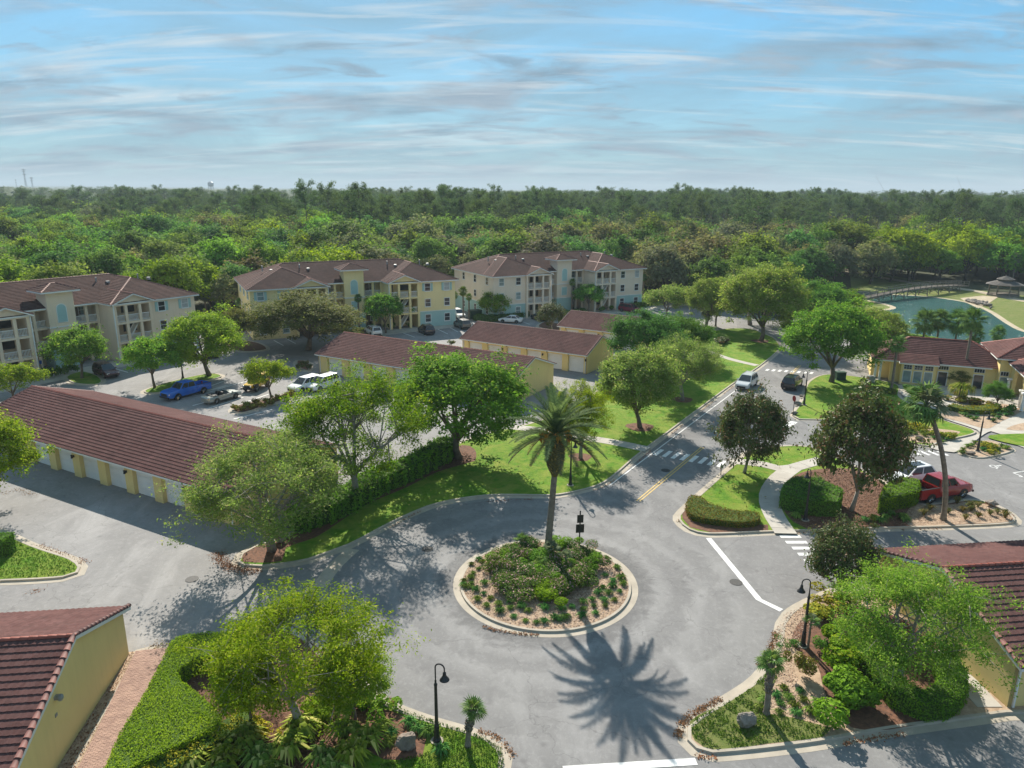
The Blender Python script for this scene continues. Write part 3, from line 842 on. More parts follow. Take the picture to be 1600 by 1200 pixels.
PROTO = {}
def pine(name, seed, leaves=3600):
    rng = np.random.default_rng(seed)
    mb = MB(); top = np.array([rng.normal()*.02, rng.normal()*.02, .97])
    mb.tube([(0, 0, 0), top*.5 + np.array([.008, -.006, 0]), top], [.016, .012, .004], 6)
    cl = []
    for i in range(34):
        z = rng.uniform(.60, .99)**.9; az = rng.uniform(0, 2*PI)
        L = (0.10 + 0.20*math.sin(min(1, (1-z)/.30 + .22)*PI*.62))*rng.uniform(.6, 1.15)
        a = top*z/.97; e = a + np.array([math.cos(az)*L, math.sin(az)*L, .03+.05*rng.random()])
        mb.tube([a, (a+e)/2 - np.array([0, 0, .006]), e], [.004, .003, .0015], 4, False)
        cl += [e, a*.35+e*.65, e + rng.normal(size=3)*.03]
    cl = np.array(cl); k = len(cl); idx = rng.integers(0, k, leaves)
    off = rng.normal(size=(leaves, 3))*np.array([.036, .036, .015])
    N = rng.normal(size=(leaves, 3)); N[:, 2] = np.abs(N[:, 2]) + .3
    tone = rng.random(k)[idx]*.5 + rng.random(leaves)*.5
    return mb.mesh(name + '_trunk', M['bark'], True), leaf_mesh(name + '_crown', cl[idx]+off, N, np.full(leaves, .026), 'leaf_pine', rng, tone, .45)

def fan_leaf(seed, segs=13, petiole=0.55, r=0.62, droop=0.35, wf=0.085):
    """one fan palm leaf reaching out along +X from the origin"""
    rng = np.random.default_rng(seed); mb = MB()
    mb.tube([(0, 0, 0), (petiole*.5, 0, .03), (petiole, 0, 0)], [.018, .014, .012], 4, False)
    tone = [0.5]*(2*4)
    c = Vector((petiole, 0, 0))
    for i in range(segs):
        t = -1 + 2*i/(segs-1); a = t*rad(118)
        L = r*(1-.32*abs(t)**2)*rng.uniform(.9, 1.05)
        d = Vector((math.cos(a), math.sin(a), 0)); n = Vector((-d.y, d.x, 0))
        w = L*wf
        m = c + d*L*.55 + Vector((0, 0, .045-.05*abs(t))); e = c + d*L + Vector((0, 0, -droop*L*rng.uniform(.5, 1.1)))
        z = Vector((0, 0, .02))
        mb.quad(c, m-n*w, m+z*.6); mb.quad(c, m+z*.6, m+n*w)
        mb.quad(m-n*w, e, m+z*.6); mb.quad(m+z*.6, e, m+n*w)
    return mb
def with_tone(me, seed, lo=0, hi=1):
    rng = np.random.default_rng(seed); n = len(me.polygons)
    for nm in ('tone', 'pick'):
        a = me.attributes.new(nm, 'FLOAT', 'FACE'); v = rng.uniform(lo, hi, n) if nm == 'tone' else rng.random(n)
        a.data.foreach_set('value', v.astype(np.float32))
    return me
FAN = [with_tone(fan_leaf(s).mesh('fan_leaf', M['leaf_fan']), s) for s in (1, 2, 3)]
FAN_GREY = []
for s in (4, 5):
    FAN_GREY.append(with_tone(fan_leaf(s, 15, .5, .6, .25).mesh('fan_leaf_grey', M['leaf_fan_grey']), s))
FAN_WIDE = [with_tone(fan_leaf(s, 15, .42, .72, .16, .055).mesh('fan_leaf_wide', M['leaf_fan']), s) for s in (6, 7)]

def palm_trunk(h, r0, r1, lean=(0, 0), rings=14, boots=False, mat='palm_bark'):
    mb = MB(); P = []; R = []
    n = int(rings)*2
    for i in range(n+1):
        t = i/n
        P.append((lean[0]*t*t, lean[1]*t*t, h*t)); R.append((r0+(r1-r0)*t)*(1.07 if i % 2 else 0.97)*(1+.35*max(0, .08-t)/.08))
    mb.tube(P, R, 10)
    if boots:
        rng = random.Random(5)
        for i in range(70):
            t = rng.uniform(.45, 1); a = i*2.4; rr = r0+(r1-r0)*t
            x, y, z = lean[0]*t*t, lean[1]*t*t, h*t
            c, s = math.cos(a), math.sin(a)
            mb.tube([(x+c*rr*.8, y+s*rr*.8, z-.05), (x+c*(rr+.10), y+s*(rr+.10), z+.16)], [.06, .025], 4)
    return mb.mesh('palm_trunk', M[mat], True)

def fronds(n, seed, base_el=-35, top_el=80):
    rng = random.Random(seed); out = []
    for i in range(n):
        t = (i+.5)/n
        el = rad(base_el + (top_el-base_el)*t**1.0 + rng.uniform(-7, 7)); az = i*2.39996 + rng.uniform(-.15, .15)
        out.append((el, az, rng.uniform(-.4, .4), rng.uniform(.88, 1.1)))
    return out
def fan_crown_mesh(name, n, seed, leaf_variants, mat, scale=1.0, base_el=-55):
    """all the leaves of a far palm as one crown"""
    V = []; F = []; 
    for k, (el, az, tw, s) in enumerate(fronds(n, seed, base_el)):
        lm = leaf_variants[k % len(leaf_variants)]
        mat4 = Matrix.Rotation(az, 4, 'Z') @ Matrix.Rotation(-el, 4, 'Y') @ Matrix.Rotation(tw, 4, 'X') @ Matrix.Scale(s*scale, 4)
        b = len(V)
        V += [tuple(mat4 @ v.co) for v in lm.vertices]
        F += [tuple(b+i for i in p.vertices) for p in lm.polygons]
    me = bpy.data.meshes.new(name); me.from_pydata(V, [], F); me.materials.append(M[mat])
    return with_tone(me, seed)
def date_frond(seed, L=3.5, pairs=62, mat='leaf_palm', curve=0.42):
    """a long feather frond: curved midrib along +X with paired narrow leaflets"""
    rng = random.Random(seed); mb = MB()
    def rib(t): return Vector((L*t*(1-.12*t), 0, L*(.10*t - curve*t*t)))
    mb.tube([rib(t) for t in np.linspace(0, 1, 9)], [.045*(1-.85*t)+.004 for t in np.linspace(0, 1, 9)], 5, False)
    for i in range(pairs):
        t = .12 + .87*i/pairs
        p = rib(t); d = (rib(min(1, t+.02))-rib(t-.02)).normalized()
        ll = .50*math.sin(PI*min(1, .18+t*.80))**.7*rng.uniform(.85, 1.1)
        for s in (-1, 1):
            side = Vector((0, s, 0)); lift = rng.uniform(.10, .45)
            q = p + (d*.62 + side*.75 + Vector((0, 0, lift))).normalized()*ll + Vector((0, 0, -.06*rng.random()))
            w = d*.017
            mm = p.lerp(q, .5) + Vector((0, 0, .02))
            mb.quad(p-w, mm-w*1.3, q, mm+w*1.3, p+w)
    return with_tone(mb.mesh('date_frond', M[mat]), seed)

# ------------------------------------------------------------------ clipped hedges and loose shrubs
def solid(poly, z0, z1, mat, name):
    v, f = flat_fill(poly); n = len(poly)
    me = bpy.data.meshes.new(name); k = len(v)
    me.from_pydata([(q.x, q.y, z1) for q in v] + [(q[0], q[1], z) for z in (z0, z1) for q in poly], [], [tuple(t) for t in f] + [(k+i, k+(i+1) % n, k+n+(i+1) % n, k+n+i) for i in range(n)])
    me.materials.append(mat)
    return me
def hedge(name, outline, h, mat, leaf=0.11, per_m2=130, z=0.118, lump=0.05, core='soil', shag=.0, seed=1, step=0.5, rounded=True, **k):
    rng = np.random.default_rng(seed)
    o = ccw(outline)
    if rounded: o = resample(o, step)
    P = np.array([[q[0], q[1]] for q in o]); n = len(P)
    area = 0.5*abs(np.dot(P[:, 0], np.roll(P[:, 1], -1)) - np.dot(P[:, 1], np.roll(P[:, 0], -1)))
    lo, hi = P.min(0), P.max(0)
    want = int(area*per_m2); got = []
    while len(got) < want:
        q = lo + (hi-lo)*rng.random(2)
        if inside(q, o): got.append(q)
    T = np.array(got)
    wave = lambda x, y: lump*(np.sin(x*1.9+seed)*np.cos(y*2.3+seed*.7) + .6*np.sin(x*4.7+y*3.9))
    top = np.column_stack([T, np.full(len(T), z+h) + wave(T[:, 0], T[:, 1]) + rng.normal(size=len(T))*leaf*.25])
    Nt = rng.normal(size=(len(T), 3))*.6; Nt[:, 2] = 1
    seg = np.roll(P, -1, 0)-P; ln = np.linalg.norm(seg, axis=1)
    m = int(ln.sum()*h*per_m2*1.25)
    i = rng.choice(n, m, p=ln/ln.sum()); t = rng.random(m)[:, None]
    nn = np.column_stack([seg[i, 1], -seg[i, 0]])/np.maximum(ln[i], 1e-9)[:, None]
    S = P[i] + seg[i]*t + nn*(rng.normal(size=m)*leaf*.3 + wave(P[i, 0]+t[:, 0], P[i, 1]))[:, None]
    side = np.column_stack([S, z + h*rng.random(m)])
    Ns = np.column_stack([nn, np.zeros(m)]) + rng.normal(size=(m, 3))*.55
    C = np.vstack([top, side]); N = np.vstack([Nt, Ns])
    pick_ = rng.random(len(C)) < .22                         # young shoots standing proud of the clipped face
    Nn = N/np.linalg.norm(N, axis=1, keepdims=True)
    C = C + Nn*(pick_*rng.random(len(C))*leaf*(1.1 + shag))[:, None]
    N = N + (pick_[:, None]*rng.normal(size=N.shape)*1.2)
    tone = .55*(.5+.5*np.sin(C[:, 0]*1.3+seed)*np.cos(C[:, 1]*1.7)) + .45*rng.random(len(C))
    me = leaf_mesh('leaves', C, N, np.full(len(C), leaf), mat, rng, tone, .62)
    ins = inset(o, 0.06)
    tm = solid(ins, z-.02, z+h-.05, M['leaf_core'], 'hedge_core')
    root = link(name, tm, None, **k)
    link('leaves', me, root, kind='stuff')
    return root
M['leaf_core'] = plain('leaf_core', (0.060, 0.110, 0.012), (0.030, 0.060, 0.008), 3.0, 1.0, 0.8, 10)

def bush_mesh(name, seed, leaves, mat, leaf=0.09, lumps=9, flat=.75, aspect=.55):
    """rounded shrub about 1 across, base at z 0"""
    rng = np.random.default_rng(seed)
    c = rng.normal(size=(lumps, 3))*np.array([.24, .24, .14]) + np.array([0, 0, .42*flat+.1]); c[:, 2] = np.clip(c[:, 2], .12, .8*flat)
    rr = rng.uniform(.17, .29, lumps)
    idx = rng.integers(0, lumps, leaves); d = rng.normal(size=(leaves, 3)); d /= np.linalg.norm(d, axis=1, keepdims=True)
    C = c[idx] + d*(rr[idx]*(.72+.28*rng.random(leaves)))[:, None]
    C[:, 2] = np.abs(C[:, 2])
    N = d + rng.normal(size=(leaves, 3))*.5
    tone = rng.random(lumps)[idx]*.5 + rng.random(leaves)*.5
    return leaf_mesh(name, C, N, np.full(leaves, leaf), mat, rng, tone, aspect)
def tuft_mesh(name, seed, blades, mat, L=.5, w=.035, spread=.9):
    """a clump of arching strap leaves"""
    rng = random.Random(seed); mb = MB()
    for i in range(blades):
        a = rng.uniform(0, 2*PI); t = rng.uniform(.25, 1)*spread; l = L*rng.uniform(.7, 1.15)
        d = Vector((math.cos(a), math.sin(a), 0)); n = Vector((-d.y, d.x, 0))*w*rng.uniform(.7, 1.3)
        b = d*rng.uniform(0, .05); m = b + d*l*.45*t + Vector((0, 0, l*.62)); e = b + d*l*t + Vector((0, 0, l*(.75-.55*t)))
        mb.quad(b-n*.6, b+n*.6, m+n, m-n); mb.quad(m-n, m+n, e)
    return with_tone(mb.mesh(name, M[mat]), seed)

for i in range(4):
    PROTO['elm%d' % i] = broad_tree('elm', 11+i, 42000, 'leaf_elm', .0165, .034, 'bark_pale', fill=30, limbs=8, subs=8, rx=.5, z0=.27, trunk_h=.26, form=.4, aspect=.42, up=.6)
for i in range(3):
    PROTO['oak%d' % i] = broad_tree('oak', 31+i, 44000, 'leaf_oak', .022, .040, 'bark', fill=110, limbs=8, subs=6, rx=.5, z0=.22, trunk_h=.22, up=.6, form=.6)
for i in range(3):
    PROTO['young%d' % i] = broad_tree('young', 51+i, 13000, 'leaf_oak', .036, .050, 'bark', fill=60, limbs=6, subs=4, rx=.48, z0=.33, trunk_h=.32, r0=.02)
for i in range(3):
    PROTO['magnolia%d' % i] = broad_tree('magnolia', 71+i, 21000, 'leaf_magnolia', .033, .046, 'bark_pale', fill=130, limbs=8, subs=5, rx=.47, z0=.17, trunk_h=.2, r0=.02, up=.25, aspect=.5)
for i in range(5):
    PROTO['forest%d' % i] = broad_tree('forest', 91+i, 7500, 'leaf_forest', .048, .055, 'bark_dark', fill=70, limbs=7, subs=2, rx=.52, z0=.14, trunk_h=.2, sides=5, flat=.95, form=.9, up=.7)
for i in range(3):
    PROTO['pine%d' % i] = pine('pine', 131+i)
for i in range(3):
    PROTO['far%d' % i] = broad_tree('far', 151+i, 1300, 'leaf_forest', .115, .06, 'bark_dark', fill=50, limbs=4, subs=1, rx=.52, z0=.10, trunk_h=.2, sides=4, form=.9, up=.8)
    PROTO['farpine%d' % i] = pine('farpine', 161+i, 1500)

def tree(kind, base, top_px, width_px, label, cat='tree', leaf=None, group=None, dense=1.0, rz=None, z=0.1, name='broadleaf_tree', cx=None):
    """stands a tree on the sighted foot, as tall and wide as it was sighted"""
    b = at(*base); h = height_at(base[0], top_px, b)
    w = width_px/FOC*math.hypot(b.y, 10)
    tr, cr = PROTO[kind]
    rz = (hash_(base[0]*3.1+base[1]) * 2*PI) if rz is None else rz
    root = empty(name, (b.x, b.y, z), rz, label=label, cat=cat, group=group)
    sc = (w, w, h-z)
    link('trunk', tr, root, scale=(w*.75 if w > h else w, w*.75 if w > h else w, h-z) if False else sc)
    c = link('crown', cr, root, scale=sc)
    if leaf: c.material_slots[0].link = 'OBJECT'; c.material_slots[0].material = M[leaf]
    return root
def hash_(x): 
    s = math.sin(x*12.9898)*43758.5453
    return s - math.floor(s)
# ------------------------------------------------------------------ tiled roofs
def tile_slope(mb, a, b, c, d, course=0.37, wave=0.0, lift=0.040, amp=0.032):
    """lays courses of tiles on the slope whose eave runs a-b and whose top runs d-c"""
    a, b, c, d = (Vector(q) for q in (a, b, c, d))
    ax = (b-a).normalized()
    nrm = (b-a).cross(((c+d)/2)-((a+b)/2)).normalized()
    if nrm.z < 0: nrm = -nrm
    up = (c+d)/2 - (a+b)/2; up = up - ax*up.dot(ax)
    n = max(1, round(up.length/course))
    for k in range(n):
        s0, s1 = k/n, min(1.0, (k+1)/n + 0.10/n)
        L0, R0, L1, R1 = a.lerp(d, s0), b.lerp(c, s0), a.lerp(d, s1), b.lerp(c, s1)
        u0, u1, w0, w1 = (L0-a).dot(ax), (R0-a).dot(ax), (L1-a).dot(ax), (R1-a).dot(ax)
        if u1-u0 < .05: continue
        base0 = L0 - ax*u0; base1 = L1 - ax*w0
        if wave:
            st = wave/4; us = [u0] + [i*st for i in range(int(u0/st)+1, int(u1/st)+1) if u0 < i*st < u1] + [u1]
        else: us = [u0, u1]
        m = len(mb.v)
        for u in us:
            h = amp*(.5+.5*math.cos(2*PI*u/wave)) if wave else 0
            uu = min(max(u, w0), w1) if wave else (w0 if u == u0 else w1)
            p = base0 + ax*u
            mb.v += [tuple(p - nrm*.02), tuple(p + nrm*(lift+h)), tuple(base1 + ax*uu + nrm*(h*.9))]
        for i in range(len(us)-1):
            q = m+3*i
            mb.f.append((q, q+3, q+4, q+1)); mb.f.append((q+1, q+4, q+5, q+2)); mb.m += [mb.mi, mb.mi]
def barrel(L=.44, r0=.135, r1=.105, n=6):
    mb = MB()
    for x, r in ((0, r0), (L, r1)):
        for i in range(n+1):
            t = PI*i/n
            mb.v.append((x, r*math.cos(t), r*.85*math.sin(t)))
    for i in range(n): mb.f.append((i, n+1+i, n+2+i, i+1)); mb.m.append(0)
    mb.f.append(tuple(range(n, -1, -1))); mb.m.append(0)
    return mb
BARREL = barrel().mesh('ridge_tile', M['tile_ridge'], True)
BARREL_RAKE = barrel(.44, .15, .115).mesh('rake_tile', M['tile_rake'], True)
def lay_barrels(parent, a, b, mesh, pitch=.40, name='ridge_tile'):
    a, b = Vector(a), Vector(b); d = b-a; n = max(1, int(d.length/pitch))
    q = d.to_track_quat('X', 'Z').to_euler()
    for i in range(n):
        link(name, mesh, parent, tuple(a + d*(i/n)), q)
def cap_line(mb, a, b, w=.26, h=.10):
    a, b = Vector(a), Vector(b); d = (b-a).normalized(); s = d.cross(Vector((0, 0, 1))).normalized()*w/2
    n = max(1, int((b-a).length/.45))
    for i in range(n):
        p = a.lerp(b, i/n); q = a.lerp(b, min(1, (i+1.1)/n)); z = Vector((0, 0, h)); l = Vector((0, 0, .025))
        mb.quad(p-s*1.1+l, q-s+l*.2, q+z*.8, p+z+l); mb.quad(p+z+l, q+z*.8, q+s+l*.2, p+s*1.1+l); mb.quad(p-s*1.1+l, p+z+l, p+s*1.1+l)

# ------------------------------------------------------------------ garages
def door_panels(w, h):
    """four ribbed sections of an overhead door"""
    out = []
    for k in range(4):
        z0 = h*k/4; z1 = h*(k+1)/4 - .02
        mb = MB().box(-w/2, w/2, -.05, 0, z0, z1)
        for i in range(4):
            x0 = -w/2 + w*(i+.10)/4; x1 = -w/2 + w*(i+.90)/4
            mb.quad((x0, -.055, z0+.09), (x1, -.055, z0+.09), (x1-.05, -.066, z1-.09), (x0+.05, -.066, z1-.09))
        out.append(mb.mesh('door_panel', M['door_white']))
    return out
DOORS = {}
def sconce():
    mb = MB().box(-.05, .05, -.10, 0, -.1, .1)
    mb.lathe([(.05, -.16), (.10, -.14), (.075, .10), (.12, .12), (.02, .20)], 8, 0, -.2)
    return mb.mesh('wall_lamp', M['iron'])
SCONCE = sconce()
def flood():
    mb = MB().box(-.06, .06, -.1, 0, 0, .1).lathe([(.05, -.05), (.1, 0), (.08, .12)], 8, 0, -.16)
    return mb.mesh('eave_lamp', M['iron'])
FLOOD = flood()
def garage(ridge_left, ang, L, hw, ez, rz_, label, paint='yellow', tile='tile', wave=.30, first=1.9, bay=3.69, dw=2.65, dh=2.25, back_doors=False,
           barrels='both', far=False, lamps=True, name='garage_row'):
    root = empty(name, (ridge_left[0], ridge_left[1], 0), ang, label=label, cat='garage')
    ov, wy = .55, hw-.55
    x0, x1 = .22, L-.22
    w = MB()
    w.box(x0+.3, x1-.3, -(wy-.45), wy-.45, 0, ez-.02)
    n = int((L-.6)//bay)
    start = (L - n*bay)/2 if first is None else first
    for sgn in (-1, 1):
        ya, yb = sgn*(wy-.45), sgn*wy
        y0, y1 = min(ya, yb), max(ya, yb)
        w.box(x0+.003, x1-.003, y0, y1, dh+.03, ez)
        edges = [x0+.003]
        for i in range(n):
            cx = start + bay*(i+.5)
            if cx + dw/2 > L-.5: break
            edges += [cx-dw/2, cx+dw/2]
        edges.append(x1-.003)
        for a, b in zip(edges[::2], edges[1::2]): w.box(a, b, y0, y1, 0, dh+.03)
    slope = (rz_-ez)/hw
    for xe in ((x0, x0+.25), (x1-.25, x1)):
        a, b = xe
        poly = [(-wy, 0), (wy, 0), (wy, ez + slope*ov - .03), (0, rz_-.05), (-wy, ez + slope*ov - .03)]
        k = len(w.v)
        w.v += [(a, y, z) for y, z in poly] + [(b, y, z) for y, z in poly]
        w.f += [tuple(k+i for i in (4, 3, 2, 1, 0)), tuple(k+5+i for i in range(5))] + [(k+i, k+(i+1) % 5, k+5+(i+1) % 5, k+5+i) for i in range(5)]
        w.m += [0]*7
    w.build('wall', M[paint], root)
    r = MB()
    tile_slope(r, (0, -hw, ez), (L, -hw, ez), (L, 0, rz_), (0, 0, rz_), wave=wave)
    tile_slope(r, (L, hw, ez), (0, hw, ez), (0, 0, rz_), (L, 0, rz_), wave=wave)
    rf = r.build('roof', M[tile], root, kind='stuff')
    for s in (-1, 1):
        f = MB().box(.02, L-.02, min(s*hw, s*(hw-.10))+.0, max(s*hw, s*(hw-.10)), ez-.17, ez-.025)
        f.box(.1, L-.1, min(s*(hw-.102), s*(wy+.01)), max(s*(hw-.102), s*(wy+.01)), ez-.10, ez-.05)
        f.build('fascia', M['white'], root)
    for xe in (.0, L-.07):
        f = MB()
        for s in (-1, 1):
            f.slab([(xe, s*hw, ez-.02), (xe+.07, s*hw, ez-.02), (xe+.07, 0, rz_-.02), (xe, 0, rz_-.02)][::(1 if s < 0 else -1)], .16)
        f.build('barge_board', M['white'], root)
    ridge_mat = M['tile_ridge' if not far else 'tile_ridge_far']
    if barrels == 'both':
        lay_barrels(root, (0, 0, rz_+.02), (L, 0, rz_+.02), BARREL)
        for xe in (.10, L-.10):
            for s in (-1, 1): lay_barrels(root, (xe, s*hw, ez+.05), (xe, 0, rz_+.03), BARREL_RAKE, name='rake_tile')
    else:
        c = MB(); cap_line(c, (0, 0, rz_), (L, 0, rz_)); c.build('ridge_cap', ridge_mat, root)
        for xe in (.1, L-.1):
            for s in (-1, 1):
                c = MB(); cap_line(c, (xe, s*hw, ez+.02), (xe, 0, rz_), .28); c.build('rake_cap', M['tile_rake'], root)
    if (dw, dh) not in DOORS: DOORS[(dw, dh)] = (door_panels(dw, dh), MB().box(-dw/2-.01, dw/2+.01, -.03, .0, 0, dh+.02).mesh('garage_door', M['door_white']))
    panels, leaf = DOORS[(dw, dh)]
    for xd in (.5, L-.5):
        MB().box(xd-.05, xd+.05, -wy-.09, -wy-.005, .1, ez-.12).box(xd-.05, xd+.05, -hw+.05, -wy-.09, ez-.25, ez-.15).build('downpipe', M['white'], root)
    for s in ((-1, 1) if back_doors else (-1,)):
        for i in range(n):
            cx = start + bay*(i+.5)
            if cx + dw/2 > L-.5: break
            d = link('garage_door', leaf, root, (cx, s*(wy-.45), 0), (0, 0, 0 if s < 0 else PI))
            for p in panels: link('door_panel', p, d, (0, -.03, .01))
            if lamps:
                link('eave_lamp', FLOOD, root, (cx - dw/2 + .1, s*wy, ez-.33), (0, 0, 0 if s < 0 else PI))
                if i % 2: link('wall_lamp', SCONCE, root, (cx + dw/2 + .32, s*wy, 1.95), (0, 0, 0 if s < 0 else PI))
    return root
def ang_of(a, b): return math.atan2(b[1]-a[1], b[0]-a[0])
gA = garage((-50.3, 73.03), rad(-28.5), 36.6, 6.3, 2.75, 4.85, 'long red tiled garage row with white doors facing the drive at left', first=1.6, barrels='caps')
gB = garage((-24.5, 103.5), rad(-29.9), 31.6, 6.1, 2.75, 4.85, 'red tiled garage row with a yellow gable end behind the feathery palm', first=1.2, barrels='caps', bay=3.9)
gC = garage((-5.55, 113.8), rad(-31.8), 21.9, 5.0, 2.75, 4.7, 'shorter garage row with six white doors standing behind another garage row', first=.9, barrels='caps', bay=3.45, dw=2.5, far=True)
gD = garage((10.2, 125.0), rad(-32.3), 18.0, 5.0, 2.75, 4.7, 'farthest garage row with its roof half hidden by trees beside the red minivan', first=.9, barrels='caps', bay=3.45, dw=2.5, far=True)
gE = garage((-36.2, 27.50), rad(6.8), 16.1, 5.85, 2.75, 4.85, 'garage with ribbed red tiles and blank yellow gable end beside the paver strip', barrels='both', name='garage_row')
gF = garage((23.95, 36.2), rad(7.0), 24.0, 6.05, 2.75, 4.80, 'red tiled garage with a yellow end wall behind the curved green hedge', barrels='both', first=1.1)
# grey vent hood on the blank gable wall
mb = MB().lathe([(.12, 0), (.16, .06), (.15, .16), (.05, .22)], 10).box(-.08, .08, -.08, .14, -.22, .0)
mb.build('vent_hood', M['steel'], gE, loc=(16.1-.08, -2.1, 3.15), rot=(0, rad(90), 0))
MB().box(0, .03, -.09, .09, 0, .14).build('vent_shadow_patch', M['steel'], gE, loc=(16.1-.215, -2.25, 2.3))  # thin grey plate standing in for the shadow cast below the vent hood

# ------------------------------------------------------------------ apartment buildings
def window_set(w=1.0, h=1.35, shutters=False, mul=True):
    f = MB(); t = .10
    f.box(-w/2-t, w/2+t, -.06, .0, -t, 0); f.box(-w/2-t, w/2+t, -.06, 0, h, h+t)
    f.box(-w/2-t, -w/2, -.06, 0, 0, h); f.box(w/2, w/2+t, -.06, 0, 0, h)
    f.box(-w/2, w/2, -.045, -.01, h*.5-.03, h*.5+.03)
    f.box(-w/2-t-.04, w/2+t+.04, -.10, -.0, -t-.07, -t-.002)
    frame = f.mesh('window', M['white'])
    g = MB().quad((-w/2, -.012, 0), (w/2, -.012, 0), (w/2, -.012, h), (-w/2, -.012, h))
    pane = g.mesh('pane', M['glass'])
    sh = None
    if shutters:
        s = MB()
        s.box(-w/2-t-.42, -w/2-t-.02, -.05, 0, -.05, h+.05)
        for i in range(9): s.box(-w/2-t-.38, -w/2-t-.06, -.065, -.05, .02+i*h/9, .02+(i+.6)*h/9)
        sh = s.mesh('shutter', M['teal'])
    return frame, pane, sh, w, t
WIN = window_set(); WIN_S = window_set(1.0, 1.35, True); WIN_SIDE = window_set(.85, 1.25)
def put_window(root, ws, x, y, z, rz=0.0):
    o = link('window', ws[0], root, (x, y, z), (0, 0, rz))
    p = link('pane', ws[1], o)
    k = (x*3.7 + y*1.3 + z*2.1) % 1
    if k < .45: p.material_slots[0].link = 'OBJECT'; p.material_slots[0].material = M['blind' if k < .22 else 'glass_blue']
    if ws[2]:
        link('shutter', ws[2], o); link('shutter', ws[2], o, (ws[3]+2*ws[4]+.44, 0, 0))
def railing(x0, x1, y, z, mesh_mat='white', h=1.05):
    mb = MB()
    mb.box(x0, x1, y-.03, y+.03, z+h-.08, z+h); mb.box(x0, x1, y-.025, y+.025, z+.06, z+.13)
    n = max(2, int((x1-x0)/.16))
    for i in range(1, n):
        x = x0 + (x1-x0)*i/n
        mb.box(x-.028, x+.028, y-.02, y+.02, z+.13, z+h-.08)
    return mb
def hip_roof(mb, caps, x0, x1, y0, y1, z, slope, course=.40):
    w, d = x1-x0, y1-y0
    if w >= d:
        k = d/2; r0, r1 = (x0+k, y0+k), (x1-k, y0+k)
    else:
        k = w/2; r0, r1 = (x0+k, y0+k), (x0+k, y1-k)
    rz_ = z + k*slope
    R0, R1 = (*r0, rz_), (*r1, rz_)
    A, B, C, D = (x0, y0, z), (x1, y0, z), (x1, y1, z), (x0, y1, z)
    if w >= d:
        tile_slope(mb, A, B, R1, R0, course); tile_slope(mb, C, D, R0, R1, course)
        tile_slope(mb, B, C, R1, R1, course); tile_slope(mb, D, A, R0, R0, course)
        H = ((A, R0), (D, R0), (B, R1), (C, R1))
    else:
        tile_slope(mb, A, B, R0, R0, course); tile_slope(mb, C, D, R1, R1, course)
        tile_slope(mb, B, C, R1, R0, course); tile_slope(mb, D, A, R0, R1, course)
        H = ((A, R0), (B, R0), (C, R1), (D, R1))
    for a, b in H: cap_line(caps, a, b)
    if (Vector(R1)-Vector(R0)).length > .3: cap_line(caps, R0, R1)
    return rz_
